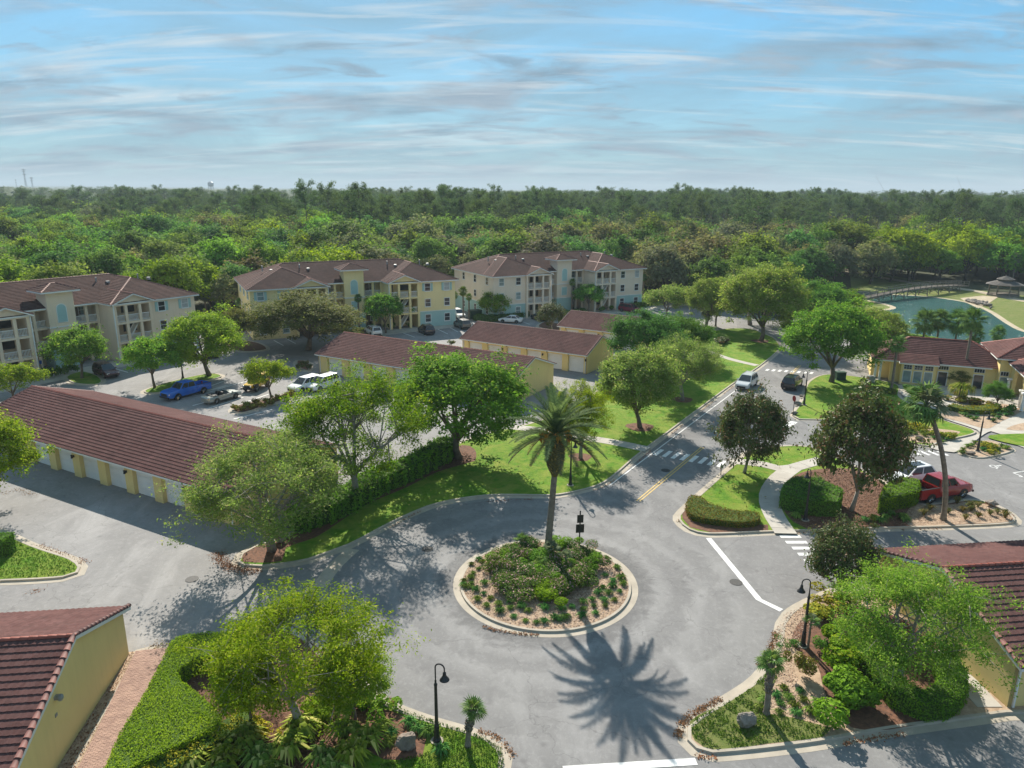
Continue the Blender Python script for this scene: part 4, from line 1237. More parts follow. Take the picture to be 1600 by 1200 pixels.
def apartment(wall_lf, ang, label, paint, teal_left, teal_right, shutters, name='apartment_building'):
    root = empty(name, (*wall_lf, 0), ang, label=label, cat='building')
    P = M[paint]; Wd, Dp = 36.8, 18.4; FZ = (0.0, 2.9, 5.8); EZ = 8.6
    xa, xb, xc, xd = 7.2, 12.9, 23.9, 29.6
    w = MB()
    w.box(0, xa, 0, Dp, 0, EZ); w.box(xd, Wd, 0, Dp, 0, EZ)
    w.box(xa, xb, 2.8, Dp, 0, EZ); w.box(xc, xd, 2.8, Dp, 0, EZ)
    w.box(xb, xc, 6.2, Dp, 0, EZ)
    w.build('wall', P, root)
    # lower storey painted teal, with a white belt above it
    for (a, b, on, side) in ((0, xa, teal_left, -1), (xd, Wd, teal_right, 1)):
        if on:
            t = MB().box(a-.025 if side < 0 else a+.01, b+.025 if side > 0 else b-.01, -.025, 0, 0, 2.85)
            xx = (-.025, 0) if side < 0 else (Wd, Wd+.025)
            t.box(xx[0], xx[1], .0, Dp, 0, 2.85)
            t.build('painted_base', M['teal'], root)
        t = MB().box(a-.06 if side < 0 else a, b+.06 if side > 0 else b, -.06, 0, 2.86, 3.0)
        xx = (-.06, 0) if side < 0 else (Wd, Wd+.06)
        t.box(xx[0], xx[1], .0, Dp, 2.86, 3.0)
        t.build('belt_course', M['white'], root)
    ws = WIN_S if shutters else WIN
    for cx in (1.7, 5.5, Wd-5.5, Wd-1.7):
        for k, z in enumerate(FZ):
            put_window(root, ws if k == 2 else WIN, cx, -.028, z+.95)
    for cy in (2.8, 8.2, 13.6):
        for k, z in enumerate(FZ):
            put_window(root, ws if k == 2 else WIN_SIDE, -.028, cy, z+.95, -PI/2)
            put_window(root, WIN_SIDE, Wd+.028, cy, z+.95, PI/2)
    # stair and balcony bays under small gables
    for bi, x0 in enumerate((xa, xc)):
        x1 = x0+5.7
        cols = (x0+.0, x0+1.62, x0+3.68, x0+5.3)
        for x in cols: MB().box(x+.003, x+.397, -.42, -.02, 0, 8.22).build('column', P, root)
        for x in (x0+.0, x0+5.3): MB().box(x+.006, x+.394, -.018, 2.8, 0, 8.22).build('side_wall', P, root)
        for z in (2.9, 5.8):
            MB().box(x0+.01, x1-.01, -.46, 2.795, z-.28, z).build('floor_slab', P, root)
            for a, b in zip(cols, cols[1:]):
                railing(a+.4, b, -.22, z).build('railing', M['white'], root)
        g = MB()
        g.box(x0+.002, x1-.002, -.44, -.0, 8.22, 8.62)
        k = len(g.v); poly = [(x0-.25, 8.62), (x1+.25, 8.62), (x0+2.85, 9.86)]
        g.v += [(x, -.46, z) for x, z in poly] + [(x, -.10, z) for x, z in poly]
        g.f += [(k, k+1, k+2), (k+5, k+4, k+3), (k, k+2, k+5, k+3), (k+1, k+4, k+5, k+2), (k, k+3, k+4, k+1)]; g.m += [0]*5
        g.build('gable', P, root)
        gr = MB(); cc = MB()
        zt = 8.60 + 3.25*.42
        tile_slope(gr, (x0-.4, 6.5, 8.60), (x0-.4, -.95, 8.60), (x0+2.85, -.95, zt), (x0+2.85, 6.5, zt), .4)
        tile_slope(gr, (x1+.4, -.95, 8.60), (x1+.4, 6.5, 8.60), (x0+2.85, 6.5, zt), (x0+2.85, -.95, zt), .4)
        cap_line(cc, (x0+2.85, -.95, zt), (x0+2.85, 6.4, zt))
        gr.build('gable_roof', M['tile_far'], root); cc.build('ridge_cap', M['tile_ridge_far'], root)
        f = MB()
        f.slab([(x0-.42, -.98, 8.56), (x0-.42, -.90, 8.56), (x0+2.85, -.90, zt-.03), (x0+2.85, -.98, zt-.03)], -.16)
        f.slab([(x1+.42, -.98, 8.56), (x0+2.85, -.98, zt-.03), (x0+2.85, -.90, zt-.03), (x1+.42, -.90, 8.56)], -.16)
        f.build('barge_board', M['white'], root)
        # openings at the back of the bay
        for z in FZ:
            MB().box(x0+.7, x0+1.65, 2.74, 2.80, z+.02, z+2.1).build('door', M['interior'], root)
            MB().box(x0+2.6, x0+4.6, 2.75, 2.80, z+.9, z+2.1).build('screen', M['screen'], root)
        if bi == 1:
            for z in (0.0, 2.9):
                s = MB()
                s.slab([(x0+2.05, .3, z+.25), (x0+2.05, 1.3, z+.25), (x0+3.65, 1.3, z+2.5), (x0+3.65, .3, z+2.5)][::-1], .22)
                for i in range(9):
                    t = i/8; s.box(x0+2.06+1.55*t, x0+2.10+1.55*t, .28, .34, z+.3+2.25*t, z+1.25+2.25*t)
                s.slab([(x0+2.05, .26, z+1.25), (x0+2.05, .36, z+1.25), (x0+3.65, .36, z+3.5), (x0+3.65, .26, z+3.5)][::-1], .1)
                s.build('stair', M['white'], root)
        if paint != 'none':
            xx = x1+.06 if bi == 0 else x0-.06
            MB().tube([(xx, -.5, 8.35), (xx, -.5, .0)], .09, 6).build('downpipe', M['white'], root)
    # open walkways of the middle part
    for z in (2.9, 5.8):
        MB().box(xb+.01, xc-.01, 4.0, 6.19, z-.28, z).build('walkway_slab', P, root)
        railing(xb+.05, 16.55, 4.12, z).build('railing', M['white'], root)
        railing(20.25, xc-.05, 4.12, z).build('railing', M['white'], root)
    for x in (xb+.02, 14.9, 21.9, xc-.42): MB().box(x, x+.4, 3.98, 4.34, 0, 8.2).build('column', P, root)
    MB().box(xb+.004, xc-.004, 3.96, 4.4, 8.2, 8.6).build('beam', P, root)
    for z in FZ:
        for x in (13.6, 21.2):
            MB().box(x, x+1.0, 6.13, 6.2, z+.02, z+2.1).build('door', M['interior'], root)
        for x in (15.2, 22.5):
            put_window(root, WIN, x, 6.17, z+.9)
    # tower
    t = MB().box(16.6, 20.2, 3.1, 6.1, 0, 10.75); t.build('tower', P, root)
    MB().box(16.575, 20.225, 3.075, 3.1, 0, 2.85).box(16.575, 16.6, 3.1, 6.1, 0, 2.85).box(20.2, 20.225, 3.1, 6.1, 0, 2.85).build('painted_base', M['teal'], root)
    for z in (2.86, 5.75):
        MB().box(16.5, 20.3, 3.0, 3.1, z, z+.16).box(16.5, 16.6, 3.1, 6.0, z, z+.16).box(20.2, 20.3, 3.1, 6.0, z, z+.16).build('belt_course', M['white'], root)
    def arch(cx, w, z0, z1, y, arc=True, grow_=0.0):
        p = [(cx-w/2-grow_, z0-grow_), (cx+w/2+grow_, z0-grow_)]
        if arc: p += [(cx+(w/2+grow_)*math.cos(a), z1 + (w/2+grow_)*math.sin(a)) for a in np.linspace(0, PI, 11)]
        else: p += [(cx+w/2+grow_, z1+grow_), (cx-w/2-grow_, z1+grow_)]
        return [(x, y, z) for x, z in p]
    for z0, z1, arc in ((6.5, 8.4, True), (3.5, 5.1, False)):
        MB().slab(arch(18.4, 1.2, z0, z1, 3.05, arc, .10), .05).build('panel_surround', M['white'], root)
        MB().slab(arch(18.4, 1.2, z0, z1, 3.03, arc), .019).build('panel', M['teal'], root)
    tr = MB(); cc = MB()
    hip_roof(tr, cc, 15.8, 21.0, 2.3, 6.9, 10.95, .40)
    tr.build('tower_roof', M['tile_far'], root); cc.build('ridge_cap', M['tile_ridge_far'], root)
    MB().box(15.82, 20.98, 2.32, 6.88, 10.72, 10.93).build('tower_fascia', M['white'], root)
    # roof
    r = MB(); cc = MB()
    hip_roof(r, cc, -.6, xb+.5, -.6, 17.4, EZ+.03, .40); hip_roof(r, cc, xc-.5, Wd+.6, -.6, 17.4, EZ+.03, .40)
    hip_roof(r, cc, -.55, Wd+.55, 3.4, 19.0, EZ+.02, .40)
    r.build('roof', M['tile_far'], root); cc.build('ridge_cap', M['tile_ridge_far'], root)
    MB().box(-.58, xb+.48, -.58, 17.38, EZ-.2, EZ+.01).box(xc-.48, Wd+.58, -.58, 17.38, EZ-.2, EZ+.01).build('fascia', M['white'], root)
    MB().box(-.53, Wd+.53, 3.42, 18.98, EZ-.21, EZ+.0).build('fascia', M['white'], root)
    for x in (3.5, 10.0, 26.5, 33.0):
        mb = MB(); mb.tube([(x, 9.2, 10.6), (x, 9.2, 11.62)], .11, 8); mb.box(x+1.2, x+1.65, 8.4, 8.85, 10.55, 10.95); mb.build('roof_vent', M['steel'], root, kind='stuff')
    # pale bird-spattered patches of newer tile near the hips
    v = MB(); rng = random.Random(int(wall_lf[0]*10))
    for i in range(7):
        x = rng.uniform(9, 28); s = rng.uniform(.3, .8)
        v.slab([(x, 11.2-.9, 11.71-.33), (x+s*1.6, 11.2-.9, 11.71-.33), (x+s*1.6, 11.2-.25, 11.71-.07), (x, 11.2-.25, 11.71-.07)], .05)
    v.build('replaced_tiles', M['tile_ridge_far'], root, kind='stuff')
    return root
def wall_from_eave(lf, a, ov=.6):
    c, s = math.cos(a), math.sin(a)
    return (lf[0] + ov*(c - s), lf[1] + ov*(s + c))
aM = rad(26.1); aR = rad(29.0); aL = rad(54.7)
apM = apartment(wall_from_eave((-44.17, 119.6), aM), aM, 'pale yellow three storey apartment building with a square tower, in the middle', 'yellow_pale', False, True, True)
apR = apartment(wall_from_eave((-3.9, 140.3), aR), aR, 'beige three storey apartment building with teal ground floor, farthest of the three', 'tan', True, True, False)
apL = apartment(wall_from_eave((-71.9, 84.0), aL), aL, 'peach three storey apartment building cut off by the left edge of the view', 'peach', False, True, True)

# ------------------------------------------------------------------ clubhouse
def clubhouse():
    ang = rad(-22)
    root = empty('clubhouse', (49.3, 95.6, 0), ang, label='low yellow clubhouse with red tiled hip roofs and an arched entrance', cat='building')
    P = M['yellow']; EZ = 3.05
    w = MB()
    w.box(2.0, 15.0, .6, 9.0, 0, EZ)
    w.box(3.1, 7.2, -.5, .6, 0, EZ)
    w.box(-.2, 2.0, 2.6, 9.0, 0, EZ)
    w.box(14.2, 24.0, -.6, 8.5, 0, 4.6)
    w.build('wall', P, root)
    # entrance hall in front, open through arches
    e = MB()
    def arch_wall(x0, x1, y0, y1, z1, cx, w_, spring):
        p = [(x0, 0), (cx-w_/2, 0)] + [(cx-w_/2*math.cos(a), spring + w_/2*math.sin(a)) for a in np.linspace(0, PI, 15)] + [(cx+w_/2, 0), (x1, 0), (x1, z1), (x0, z1)]
        return p
    def ext(p, y0, y1, swap=False):
        k = len(e.v); n = len(p)
        e.v += [((y0 if swap else x), (x if swap else y0), z) for x, z in p] + [((y1 if swap else x), (x if swap else y1), z) for x, z in p]
        e.f += [tuple(range(k, k+n)), tuple(range(k+2*n-1, k+n-1, -1))] + [(k+i, k+n+i, k+n+(i+1) % n, k+(i+1) % n) for i in range(n)]; e.m += [0]*(n+2)
    ext(arch_wall(15.5, 24.0, 0, 0, 4.2, 19.7, 4.6, 2.0), -8.6, -8.2)
    ext(arch_wall(-8.18, -.62, 0, 0, 4.2, -4.4, 4.6, 2.0), 15.5, 15.9, True)
    ext(arch_wall(-8.18, -.62, 0, 0, 4.2, -4.4, 4.6, 2.0), 23.6, 24.0, True)
    eo = e.build('entrance_wall', P, root)
    bm = bmesh.new(); bm.from_mesh(eo.data); bmesh.ops.triangulate(bm, faces=[f for f in bm.faces if len(f.verts) > 4], ngon_method='EAR_CLIP'); bm.to_mesh(eo.data); bm.free()
    for x, y in ((15.25, -7.6), (15.25, -8.85), (16.4, -8.85), (15.25, -1.6)):
        mb = MB().lathe([(.26, 0), (.26, .12), (.19, .16), (.16, 2.0), (.20, 2.05), (.24, 2.12)], 12, x, y).box(x-.28, x+.28, y-.28, y+.28, 2.12, 2.3)
        mb.build('column', M['white'], root)
    for x in (.15, .75):
        MB().box(x-.13, x+.13, .2, .46, 0, EZ-.1).build('column', M['white'], root)
    r = MB(); cc = MB()
    hip_roof(r, cc, -.5, 16.5, .0, 9.6, EZ+.02, .52, .38)
    r.build('roof', M['tile'], root, kind='stuff'); cc.build('ridge_cap', M['tile_ridge'], root)
    r = MB()
    tile_slope(r, (2.8, -1.0, EZ), (7.5, -1.0, EZ), (7.5, 1.5, EZ+.86), (2.8, 1.5, EZ+.86), .38)
    r.build('bay_roof', M['tile'], root)
    r = MB(); cc = MB(); hip_roof(r, cc, 13.6, 24.6, -1.2, 9.1, 4.65, .45, .38)
    r.build('hall_roof', M['tile'], root, kind='stuff'); cc.build('ridge_cap', M['tile_ridge'], root)
    r = MB(); cc = MB(); hip_roof(r, cc, 14.9, 24.6, -9.2, -.2, 4.22, .45, .38)
    r.build('entrance_roof', M['tile'], root, kind='stuff'); cc.build('ridge_cap', M['tile_ridge'], root)
    MB().box(-.48, 13.58, .02, 9.58, EZ-.18, EZ).build('fascia', M['white'], root)
    MB().box(2.82, 7.48, -.98, .01, EZ-.17, EZ-.02).build('fascia', M['white'], root)
    MB().box(13.62, 24.58, -1.18, 9.08, 4.47, 4.63).build('fascia', M['white'], root)
    MB().box(14.92, 24.58, -9.18, -1.19, 4.05, 4.20).build('fascia', M['white'], root)
    # tall windows of the bay with small square lights above
    wf = MB(); 
    for i, x in enumerate((3.9, 5.15, 6.4)):
        f = MB().box(x-.52, x+.52, -.56, -.5, .35, 1.98).build('window', M['white'], root)
        MB().box(x-.44, x+.44, -.575, -.561, .43, 1.90).build('pane', M['glass_blue'], f)
        f = MB().box(x-.50, x+.50, -.56, -.5, 2.12, 2.78).build('clerestory_window', M['white'], root)
        for a in range(3):
            for b in range(2):
                MB().box(x-.45+.31*a, x-.17+.31*a, -.575, -.561, 2.17+.29*b, 2.42+.29*b).build('pane', M['glass'], f)
    for x in (8.2, 12.3):
        f = MB().box(x-.62, x+.62, .53, .6, .02, 2.0).build('door', M['white'], root)
        MB().box(x-.5, x+.5, .51, .529, .05, 1.9).build('pane', M['glass'], f)
        f = MB().box(x-.62, x+.62, .54, .6, 2.2, 2.75).build('clerestory_window', M['white'], root)
        for a in range(4): MB().box(x-.56+.29*a, x-.31+.29*a, .525, .539, 2.25, 2.70).build('pane', M['glass'], f)
    f = MB().box(14.35, 15.3, -.66, -.6, 1.0, 2.2).build('window', M['white'], root)
    MB().box(14.42, 15.23, -.675, -.661, 1.06, 2.14).build('pane', M['glass_blue'], f)
    f = MB().box(14.35, 15.3, -.66, -.6, 2.3, 2.9).build('clerestory_window', M['white'], root)
    for a in range(3): MB().box(14.40+.29*a, 14.65+.29*a, -.675, -.661, 2.35, 2.85).build('pane', M['glass'], f)
    return root
clubhouse()

# ------------------------------------------------------------------ gazebo, footbridge
def gazebo(c):
    root = empty('gazebo', (*c, 0), rad(10), label='eight sided gazebo with a two tier grey roof beside the pond', cat='gazebo')
    oct_ = lambda r: [(r*math.cos(PI/8+i*PI/4), r*math.sin(PI/8+i*PI/4)) for i in range(8)]
    MB().prism(oct_(3.7), 0, .45).build('base', M['wood'], root)
    for x, y in oct_(3.4): MB().box(x-.1, x+.1, y-.1, y+.1, .45, 2.9).build('post', M['wood'], root)
    p = oct_(3.4)
    for i in range(8):
        a, b = Vector(p[i]), Vector(p[(i+1) % 8]); mb = MB()
        d = b-a; n = 14
        mb.tube([(*a, 1.35), (*b, 1.35)], .05, 4); mb.tube([(*a, .6), (*b, .6)], .04, 4)
        for k in range(1, n): q = a + d*k/n; mb.tube([(*q, .6), (*q, 1.35)], .03, 4)
        mb.build('railing', M['wood'], root)
        mb = MB(); mb.tube([(*a, 2.75), (*b, 2.75)], .09, 4); mb.build('beam', M['wood'], root)
    r = MB(); o, i_ = oct_(4.3), oct_(1.7)
    for k in range(8):
        j = (k+1) % 8
        tile_slope(r, (*o[k], 2.85), (*o[j], 2.85), (*i_[j], 3.75), (*i_[k], 3.75), .3)
    r.build('lower_roof', M['grey_roof'], root)
    MB().prism(oct_(1.55), 3.6, 4.15).build('lantern', M['wood'], root)
    r = MB(); o = oct_(2.1)
    for k in range(8):
        j = (k+1) % 8; tile_slope(r, (*o[k], 4.1), (*o[j], 4.1), (0, 0, 4.95), (0, 0, 4.95), .3)
    r.build('upper_roof', M['grey_roof'], root)
    MB().lathe([(.09, 4.85), (.12, 5.0), (.02, 5.3)], 8).build('finial', M['grey_roof'], root)
gazebo((122.4, 180.2))
M['wood_dark'] = plain('wood_dark', (0.15, 0.125, 0.105), (0.10, 0.085, 0.07), 1.5, .9, .3, 12)
def bridge(a, b):
    a, b = Vector(a), Vector(b); L = (b-a).length
    root = empty('footbridge', (*a, 0), ang_of(a, b), label='long arched timber footbridge on trestles across the pond', cat='bridge')
    zf = lambda t: 1.0 + 1.15*math.sin(PI*min(1, max(0, .06+t*.80)))
    n = 44; hw = 1.0
    for i in range(n):
        t0, t1 = i/n, (i+.88)/n
        MB().slab([(L*t0, -hw, zf(t0)), (L*t1, -hw, zf(t1)), (L*t1, hw, zf(t1)), (L*t0, hw, zf(t0))], .07).build('plank', M['wood_dark'], root)
    for s in (-1, 1):
        mb = MB(); mb.tube([(L*t, s*hw*.9, zf(t)-.25) for t in np.linspace(0, 1, 20)], .14, 4); mb.build('beam', M['wood'], root)
        for hh in (.55, 1.05):
            mb = MB(); mb.tube([(L*t, s*hw, zf(t)+hh) for t in np.linspace(0, 1, 20)], .06, 4); mb.build('rail', M['wood'], root)
        for i in range(19):
            t = i/18; MB().box(L*t-.07, L*t+.07, s*hw-.06, s*hw+.06, zf(t)-.3, zf(t)+1.1).build('rail_post', M['wood'], root)
    for i in range(1, 9):
        t = i/9+.02; mb = MB()
        for s in (-1, 1): mb.tube([(L*t, s*1.15, -.2), (L*t, s*.85, zf(t)-.2)], .13, 6)
        mb.tube([(L*t, -1.1, .35), (L*t, .9, zf(t)-.4)], .08, 4); mb.tube([(L*t, 1.1, .35), (L*t, -.9, zf(t)-.4)], .08, 4)
        mb.tube([(L*(t-.045), 0.9, .2), (L*(t+.045), .9, zf(t)-.35)], .07, 4)
        mb.build('trestle', M['wood'], root)
bridge(at(1343, 474), at(1506, 454))
# ------------------------------------------------------------------ vehicles (forward = +X)
def paint(name, c, rough=0.25, metal=0.0):
    m = Mat(name)
    return m.surf(m.mix(m.ramp(m.noise(1.3, 4, co=m.coords('obj')), .35, .7), c, tuple(x*.88 for x in c)), rough, None, metal, .5, .6)
CARP = {'blue': paint('paint_blue', (0.010, 0.115, 0.52)), 'red': paint('paint_red', (0.26, 0.012, 0.014)), 'maroon': paint('paint_maroon', (0.055, 0.012, 0.022)),
        'wine': paint('paint_wine', (0.20, 0.010, 0.030)), 'silver': paint('paint_silver', (0.30, 0.33, 0.33), .3, .5), 'yellow': paint('paint_yellow_car', (0.62, 0.36, 0.015)),
        'white': paint('paint_white_car', (0.74, 0.75, 0.75)), 'black': paint('paint_black', (0.010, 0.011, 0.014)), 'grey': paint('paint_grey', (0.10, 0.095, 0.09)),
        'pale': paint('paint_pale', (0.52, 0.55, 0.56)), 'navy': paint('paint_navy', (0.012, 0.016, 0.035))}
def loft(st, shoulder=.16, crown=.90):
    mb = MB(); k = 10
    for x, zb, zt, hw in st:
        zs = zt - shoulder
        for y, z in ((-hw*.86, zb), (-hw*.98, zb+.10), (-hw, (zb+zs)/2), (-hw*.985, zs), (-hw*crown, zt), (hw*crown, zt), (hw*.985, zs), (hw, (zb+zs)/2), (hw*.98, zb+.10), (hw*.86, zb)):
            mb.v.append((x, y, z))
    n = len(st)
    for i in range(n-1):
        for j in range(k):
            j2 = (j+1) % k
            mb.f.append((i*k+j, (i+1)*k+j, (i+1)*k+j2, i*k+j2)); mb.m.append(0)
    mb.f.append(tuple(range(k))); mb.f.append(tuple((n-1)*k+j for j in range(k-1, -1, -1))); mb.m += [0, 0]
    return mb
def shade_angle(me, deg=32):
    me.polygons.foreach_set('use_smooth', [True]*len(me.polygons))
    try: me.set_sharp_from_angle(angle=rad(deg))
    except Exception: pass
    return me
TYRE = None
def wheel(root, x, y, r=.35, w=.24):
    global TYRE
    key = (r, w)
    if TYRE is None: TYRE = {}
    if key not in TYRE:
        t = MB().lathe([(r*.62, -w/2), (r*.93, -w/2), (r, -w*.35), (r, w*.35), (r*.93, w/2), (r*.62, w/2)], 18).mesh('wheel', M['rubber'], True)
        rm = MB().lathe([(r*.66, -w*.42), (r*.62, w*.47), (r*.5, w*.40), (r*.14, w*.44), (r*.10, w*.52)], 18)
        for i in range(5):
            a = 2*PI*i/5; c, s = math.cos(a), math.sin(a)
            rm.tube([(c*r*.1, s*r*.1, w*.48), (c*r*.6, s*r*.6, w*.48)], r*.09, 4)
        TYRE[key] = (t, rm.mesh('rim', M['chrome']))
    t, rm = TYRE[key]
    o = link('wheel', t, root, (x, y, r), (rad(90) if y < 0 else rad(-90), 0, 0))
    link('rim', rm, o)
def greenhouse(root, paint_m, b, t, split=1, glass_rear=True, roof_name='cabin'):
    """b, t = (x_rear, x_front, half width, z) at the belt and at the roof"""
    B = [(b[0], -b[2], b[3]), (b[1], -b[2], b[3]), (b[1], b[2], b[3]), (b[0], b[2], b[3])]
    T = [(t[0], -t[2], t[3]), (t[1], -t[2], t[3]), (t[1], t[2], t[3]), (t[0], t[2], t[3])]
    mb = MB(); mb.v = B+T; mb.f = [(0,1,5,4), (1,2,6,5), (2,3,7,6), (3,0,4,7)]; mb.m = [0]*4
    # gently crowned roof
    k = len(mb.v); mb.v += [((t[0]+t[1])/2-.1, -t[2]*.5, t[3]+.05), ((t[0]+t[1])/2-.1, t[2]*.5, t[3]+.05)]
    mb.f += [(4,5,k), (5,6,k+1,k), (6,7,k+1), (7,4,k,k+1)]; mb.m += [0]*4
    bm_ = mb.mesh(roof_name, paint_m); link(roof_name, bm_, root)
    def pane(name, a, b_, c, d, s0, s1, h0=.10, h1=.90):
        a, b_, c, d = map(Vector, (a, b_, c, d))
        P = lambda u, v: a.lerp(b_, u).lerp(d.lerp(c, u), v)
        q = [P(s0, h0), P(s1, h0), P(s1, h1), P(s0, h1)]
        n = (q[1]-q[0]).cross(q[2]-q[0]).normalized()
        MB().quad(*[p+n*.008 for p in q]).build(name, M['glass'], root)
    pane('windscreen', B[1], B[2], T[2], T[1], .05, .95, .06, .94)
    if glass_rear: pane('rear_window', B[3], B[0], T[0], T[3], .08, .92, .12, .88)
    cuts = {1: ((.06, .50), (.54, .94)), 2: ((.05, .35), (.38, .66), (.69, .95))}[split]
    for s0, s1 in cuts:
        pane('side_window', B[0], B[1], T[1], T[0], s0, s1)
        pane('side_window', B[2], B[3], T[3], T[2], 1-s1, 1-s0)
def lights(root, xf, xr, hw, zf, zr, rear_h=.22):
    for s in (-1, 1):
        MB().box(xf-.14, xf+.012, s*hw-.17, s*hw+.17, zf-.07, zf+.08).build('headlight', M['lamp_lens'], root)
        MB().box(xr-.012, xr+.10, s*hw-.12, s*hw+.12, zr-rear_h/2, zr+rear_h/2).build('tail_light', M['tail_red'], root)
def car(kind, colour, pos, heading, label, group=None, cat=None):
    root = empty({'pickup': 'pickup_truck', 'suv': 'parked_suv', 'sedan': 'parked_car', 'hatch': 'parked_car', 'convertible': 'convertible_car', 'offroad': 'off_road_car', 'van': 'minivan'}[kind],
                 (pos[0], pos[1], .012), heading, label=label, cat=cat or {'pickup': 'pickup truck', 'suv': 'car', 'sedan': 'car', 'hatch': 'car', 'convertible': 'car', 'offroad': 'car', 'van': 'car'}[kind], group=group)
    P = CARP[colour]
    def body(st, **k): link('body', shade_angle(loft(st, **k).mesh('body', P)), root)
    if kind in ('suv', 'van', 'hatch'):
        dl = {'suv': 0, 'van': .15, 'hatch': -.2}[kind]; dz = {'suv': 0, 'van': .02, 'hatch': -.16}[kind]; L = 2.37+dl/2
        body([(-L, .45, .96+dz, .78), (-L+.08, .30, 1.04+dz, .90), (-1.3, .25, 1.07+dz, .94), (.9, .25, 1.04+dz, .94), (1.25, .25, 1.00+dz, .94), (L-.42, .27, .92+dz, .92), (L-.12, .30, .82+dz, .85), (L, .40, .70+dz, .72)])
        greenhouse(root, P, (-L+.06, 1.25+dl, .86, 1.02+dz), (-L+.38+(.25 if kind == 'hatch' else 0), .30+dl, .66, 1.70+dz), 2 if kind != 'hatch' else 1)
        lights(root, L-.06, -L+.03, .62, .72+dz, .90+dz)
        wb, tr, r = 1.38+dl/2, .82, .36
        MB().box(L-.10, L+.02, -.55, .55, .36, .60+dz).build('grille', M['dark'], root)
        MB().box(-L-.02, -L+.10, -.70, .70, .36, .56).build('bumper', M['dark'], root)
        if kind != 'hatch':
            for s in (-1, 1): mb = MB(); mb.tube([(-1.6, s*.58, 1.78+dz), (.1, s*.58, 1.78+dz)], .025, 4); mb.build('roof_rail', M['dark'], root)
        else:
            MB().box(-1.15, .15, -.42, .42, 1.59, 1.597).build('sunroof', M['glass'], root)
    elif kind == 'sedan':
        L = 2.35
        body([(-L, .42, .86, .70), (-L+.10, .28, .96, .86), (-1.5, .24, .98, .91), (.9, .24, .94, .91), (1.2, .24, .90, .91), (L-.4, .25, .80, .88), (L-.12, .28, .72, .82), (L, .38, .60, .68)])
        greenhouse(root, P, (-1.75, 1.15, .83, .92), (-.95, .22, .62, 1.43), 1)
        lights(root, L-.07, -L+.03, .60, .64, .82, .14)
        wb, tr, r = 1.38, .79, .33
        MB().box(L-.08, L+.02, -.5, .5, .32, .50).build('grille', M['dark'], root)
        MB().box(-L-.02, -L+.1, -.6, .6, .30, .48).build('bumper', M['dark'], root)
    elif kind == 'convertible':
        L = 2.40
        body([(-L, .42, .82, .68), (-L+.12, .27, .92, .86), (-1.1, .24, .94, .90), (-1.08, .24, .70, .90), (.62, .24, .70, .90), (.66, .24, .92, .90), (1.0, .24, .90, .90), (L-.4, .25, .78, .87), (L-.12, .28, .70, .80), (L, .38, .58, .66)])
        for s in (-1, 1):
            MB().box(-1.12, .66, s*.86-.045, s*.86+.045, .66, .93).build('door', P, root)
            MB().box(-.35, -.15, s*.38-.24, s*.38+.24, .66, 1.18).box(-.15, .30, s*.38-.24, s*.38+.24, .66, .80).build('seat', M['dark'], root)
        MB().box(-1.07, .62, -.80, .80, .695, .72).build('cockpit_floor', M['dark'], root)
        MB().box(-1.65, -1.09, -.74, .74, .93, 1.02).build('folded_top', M['dark'], root)
        MB().slab([(.68, -.72, .92), (.68, .72, .92), (.22, .60, 1.30), (.22, -.60, 1.30)], .03).build('windscreen', M['glass_blue'], root)
        lights(root, L-.07, -L+.03, .58, .62, .78, .12)
        wb, tr, r = 1.36, .78, .33
        MB().box(-L-.02, -L+.1, -.6, .6, .30, .48).build('bumper', P, root)
    elif kind == 'pickup':
        L = 2.95
        body([(-.92, .36, 1.26, .98), (.9, .34, 1.27, .98), (1.35, .34, 1.27, .98), (2.45, .36, 1.20, .96), (2.82, .38, 1.10, .90), (L, .44, .98, .82)])
        bed = MB().box(-2.92, -.94, -.98, -.86, .46, 1.30).box(-2.92, -.94, .86, .98, .46, 1.30).box(-2.92, -2.82, -.858, .858, .54, 1.28).box(-1.04, -.94, -.858, .858, .54, 1.28)
        bed.build('truck_bed', P, root)
        MB().box(-2.81, -1.05, -.856, .856, .54, .82).build('bed_floor', M['dark'], root)
        for s in (-1, 1): MB().box(-2.93, -.96, s*.92-.07, s*.92+.07, 1.302, 1.33).build('bed_rail', M['dark'], root)
        greenhouse(root, P, (-.90, 1.36, .91, 1.235), (-.70, .72, .74, 1.92), 1)
        lights(root, L-.08, -2.90, .72, .88, .98, .34)
        MB().box(L-.06, L+.03, -.55, .55, .62, .98).build('grille', M['dark'], root)
        MB().box(L-.05, L+.09, -.88, .88, .40, .58).build('bumper', M['dark'], root)
        MB().box(-3.02, -2.90, -.88, .88, .42, .58).build('bumper', M['chrome'], root)
        wb, tr, r = 1.78, .86, .41
    else:
        L = 2.05
        body([(-L, .50, 1.05, .76), (-L+.05, .45, 1.10, .80), (.7, .45, 1.10, .80), (.75, .48, 1.08, .70), (L-.1, .52, 1.02, .62), (L, .55, .95, .60)], shoulder=.06, crown=.97)
        greenhouse(root, P, (-L+.05, .72, .78, 1.09), (-L+.12, .48, .70, 1.78), 1)
        MB().box(-L+.06, .50, -.72, .72, 1.835, 1.86).build('hard_top', CARP['yellow'], root)
        for s in (-1, 1):
            MB().box(.85, 1.75, s*.78-.14, s*.78+.14, .86, .94).build('mudguard', M['dark'], root)
            MB().box(-1.65, -.85, s*.84-.08, s*.84+.08, .86, .94).build('mudguard', M['dark'], root)
        MB().box(L+.05, L+.25, -.80, .80, .48, .68).build('bumper', M['dark'], root)
        MB().box(L-.06, L+.012, -.45, .45, .62, .95).build('grille', M['dark'], root)
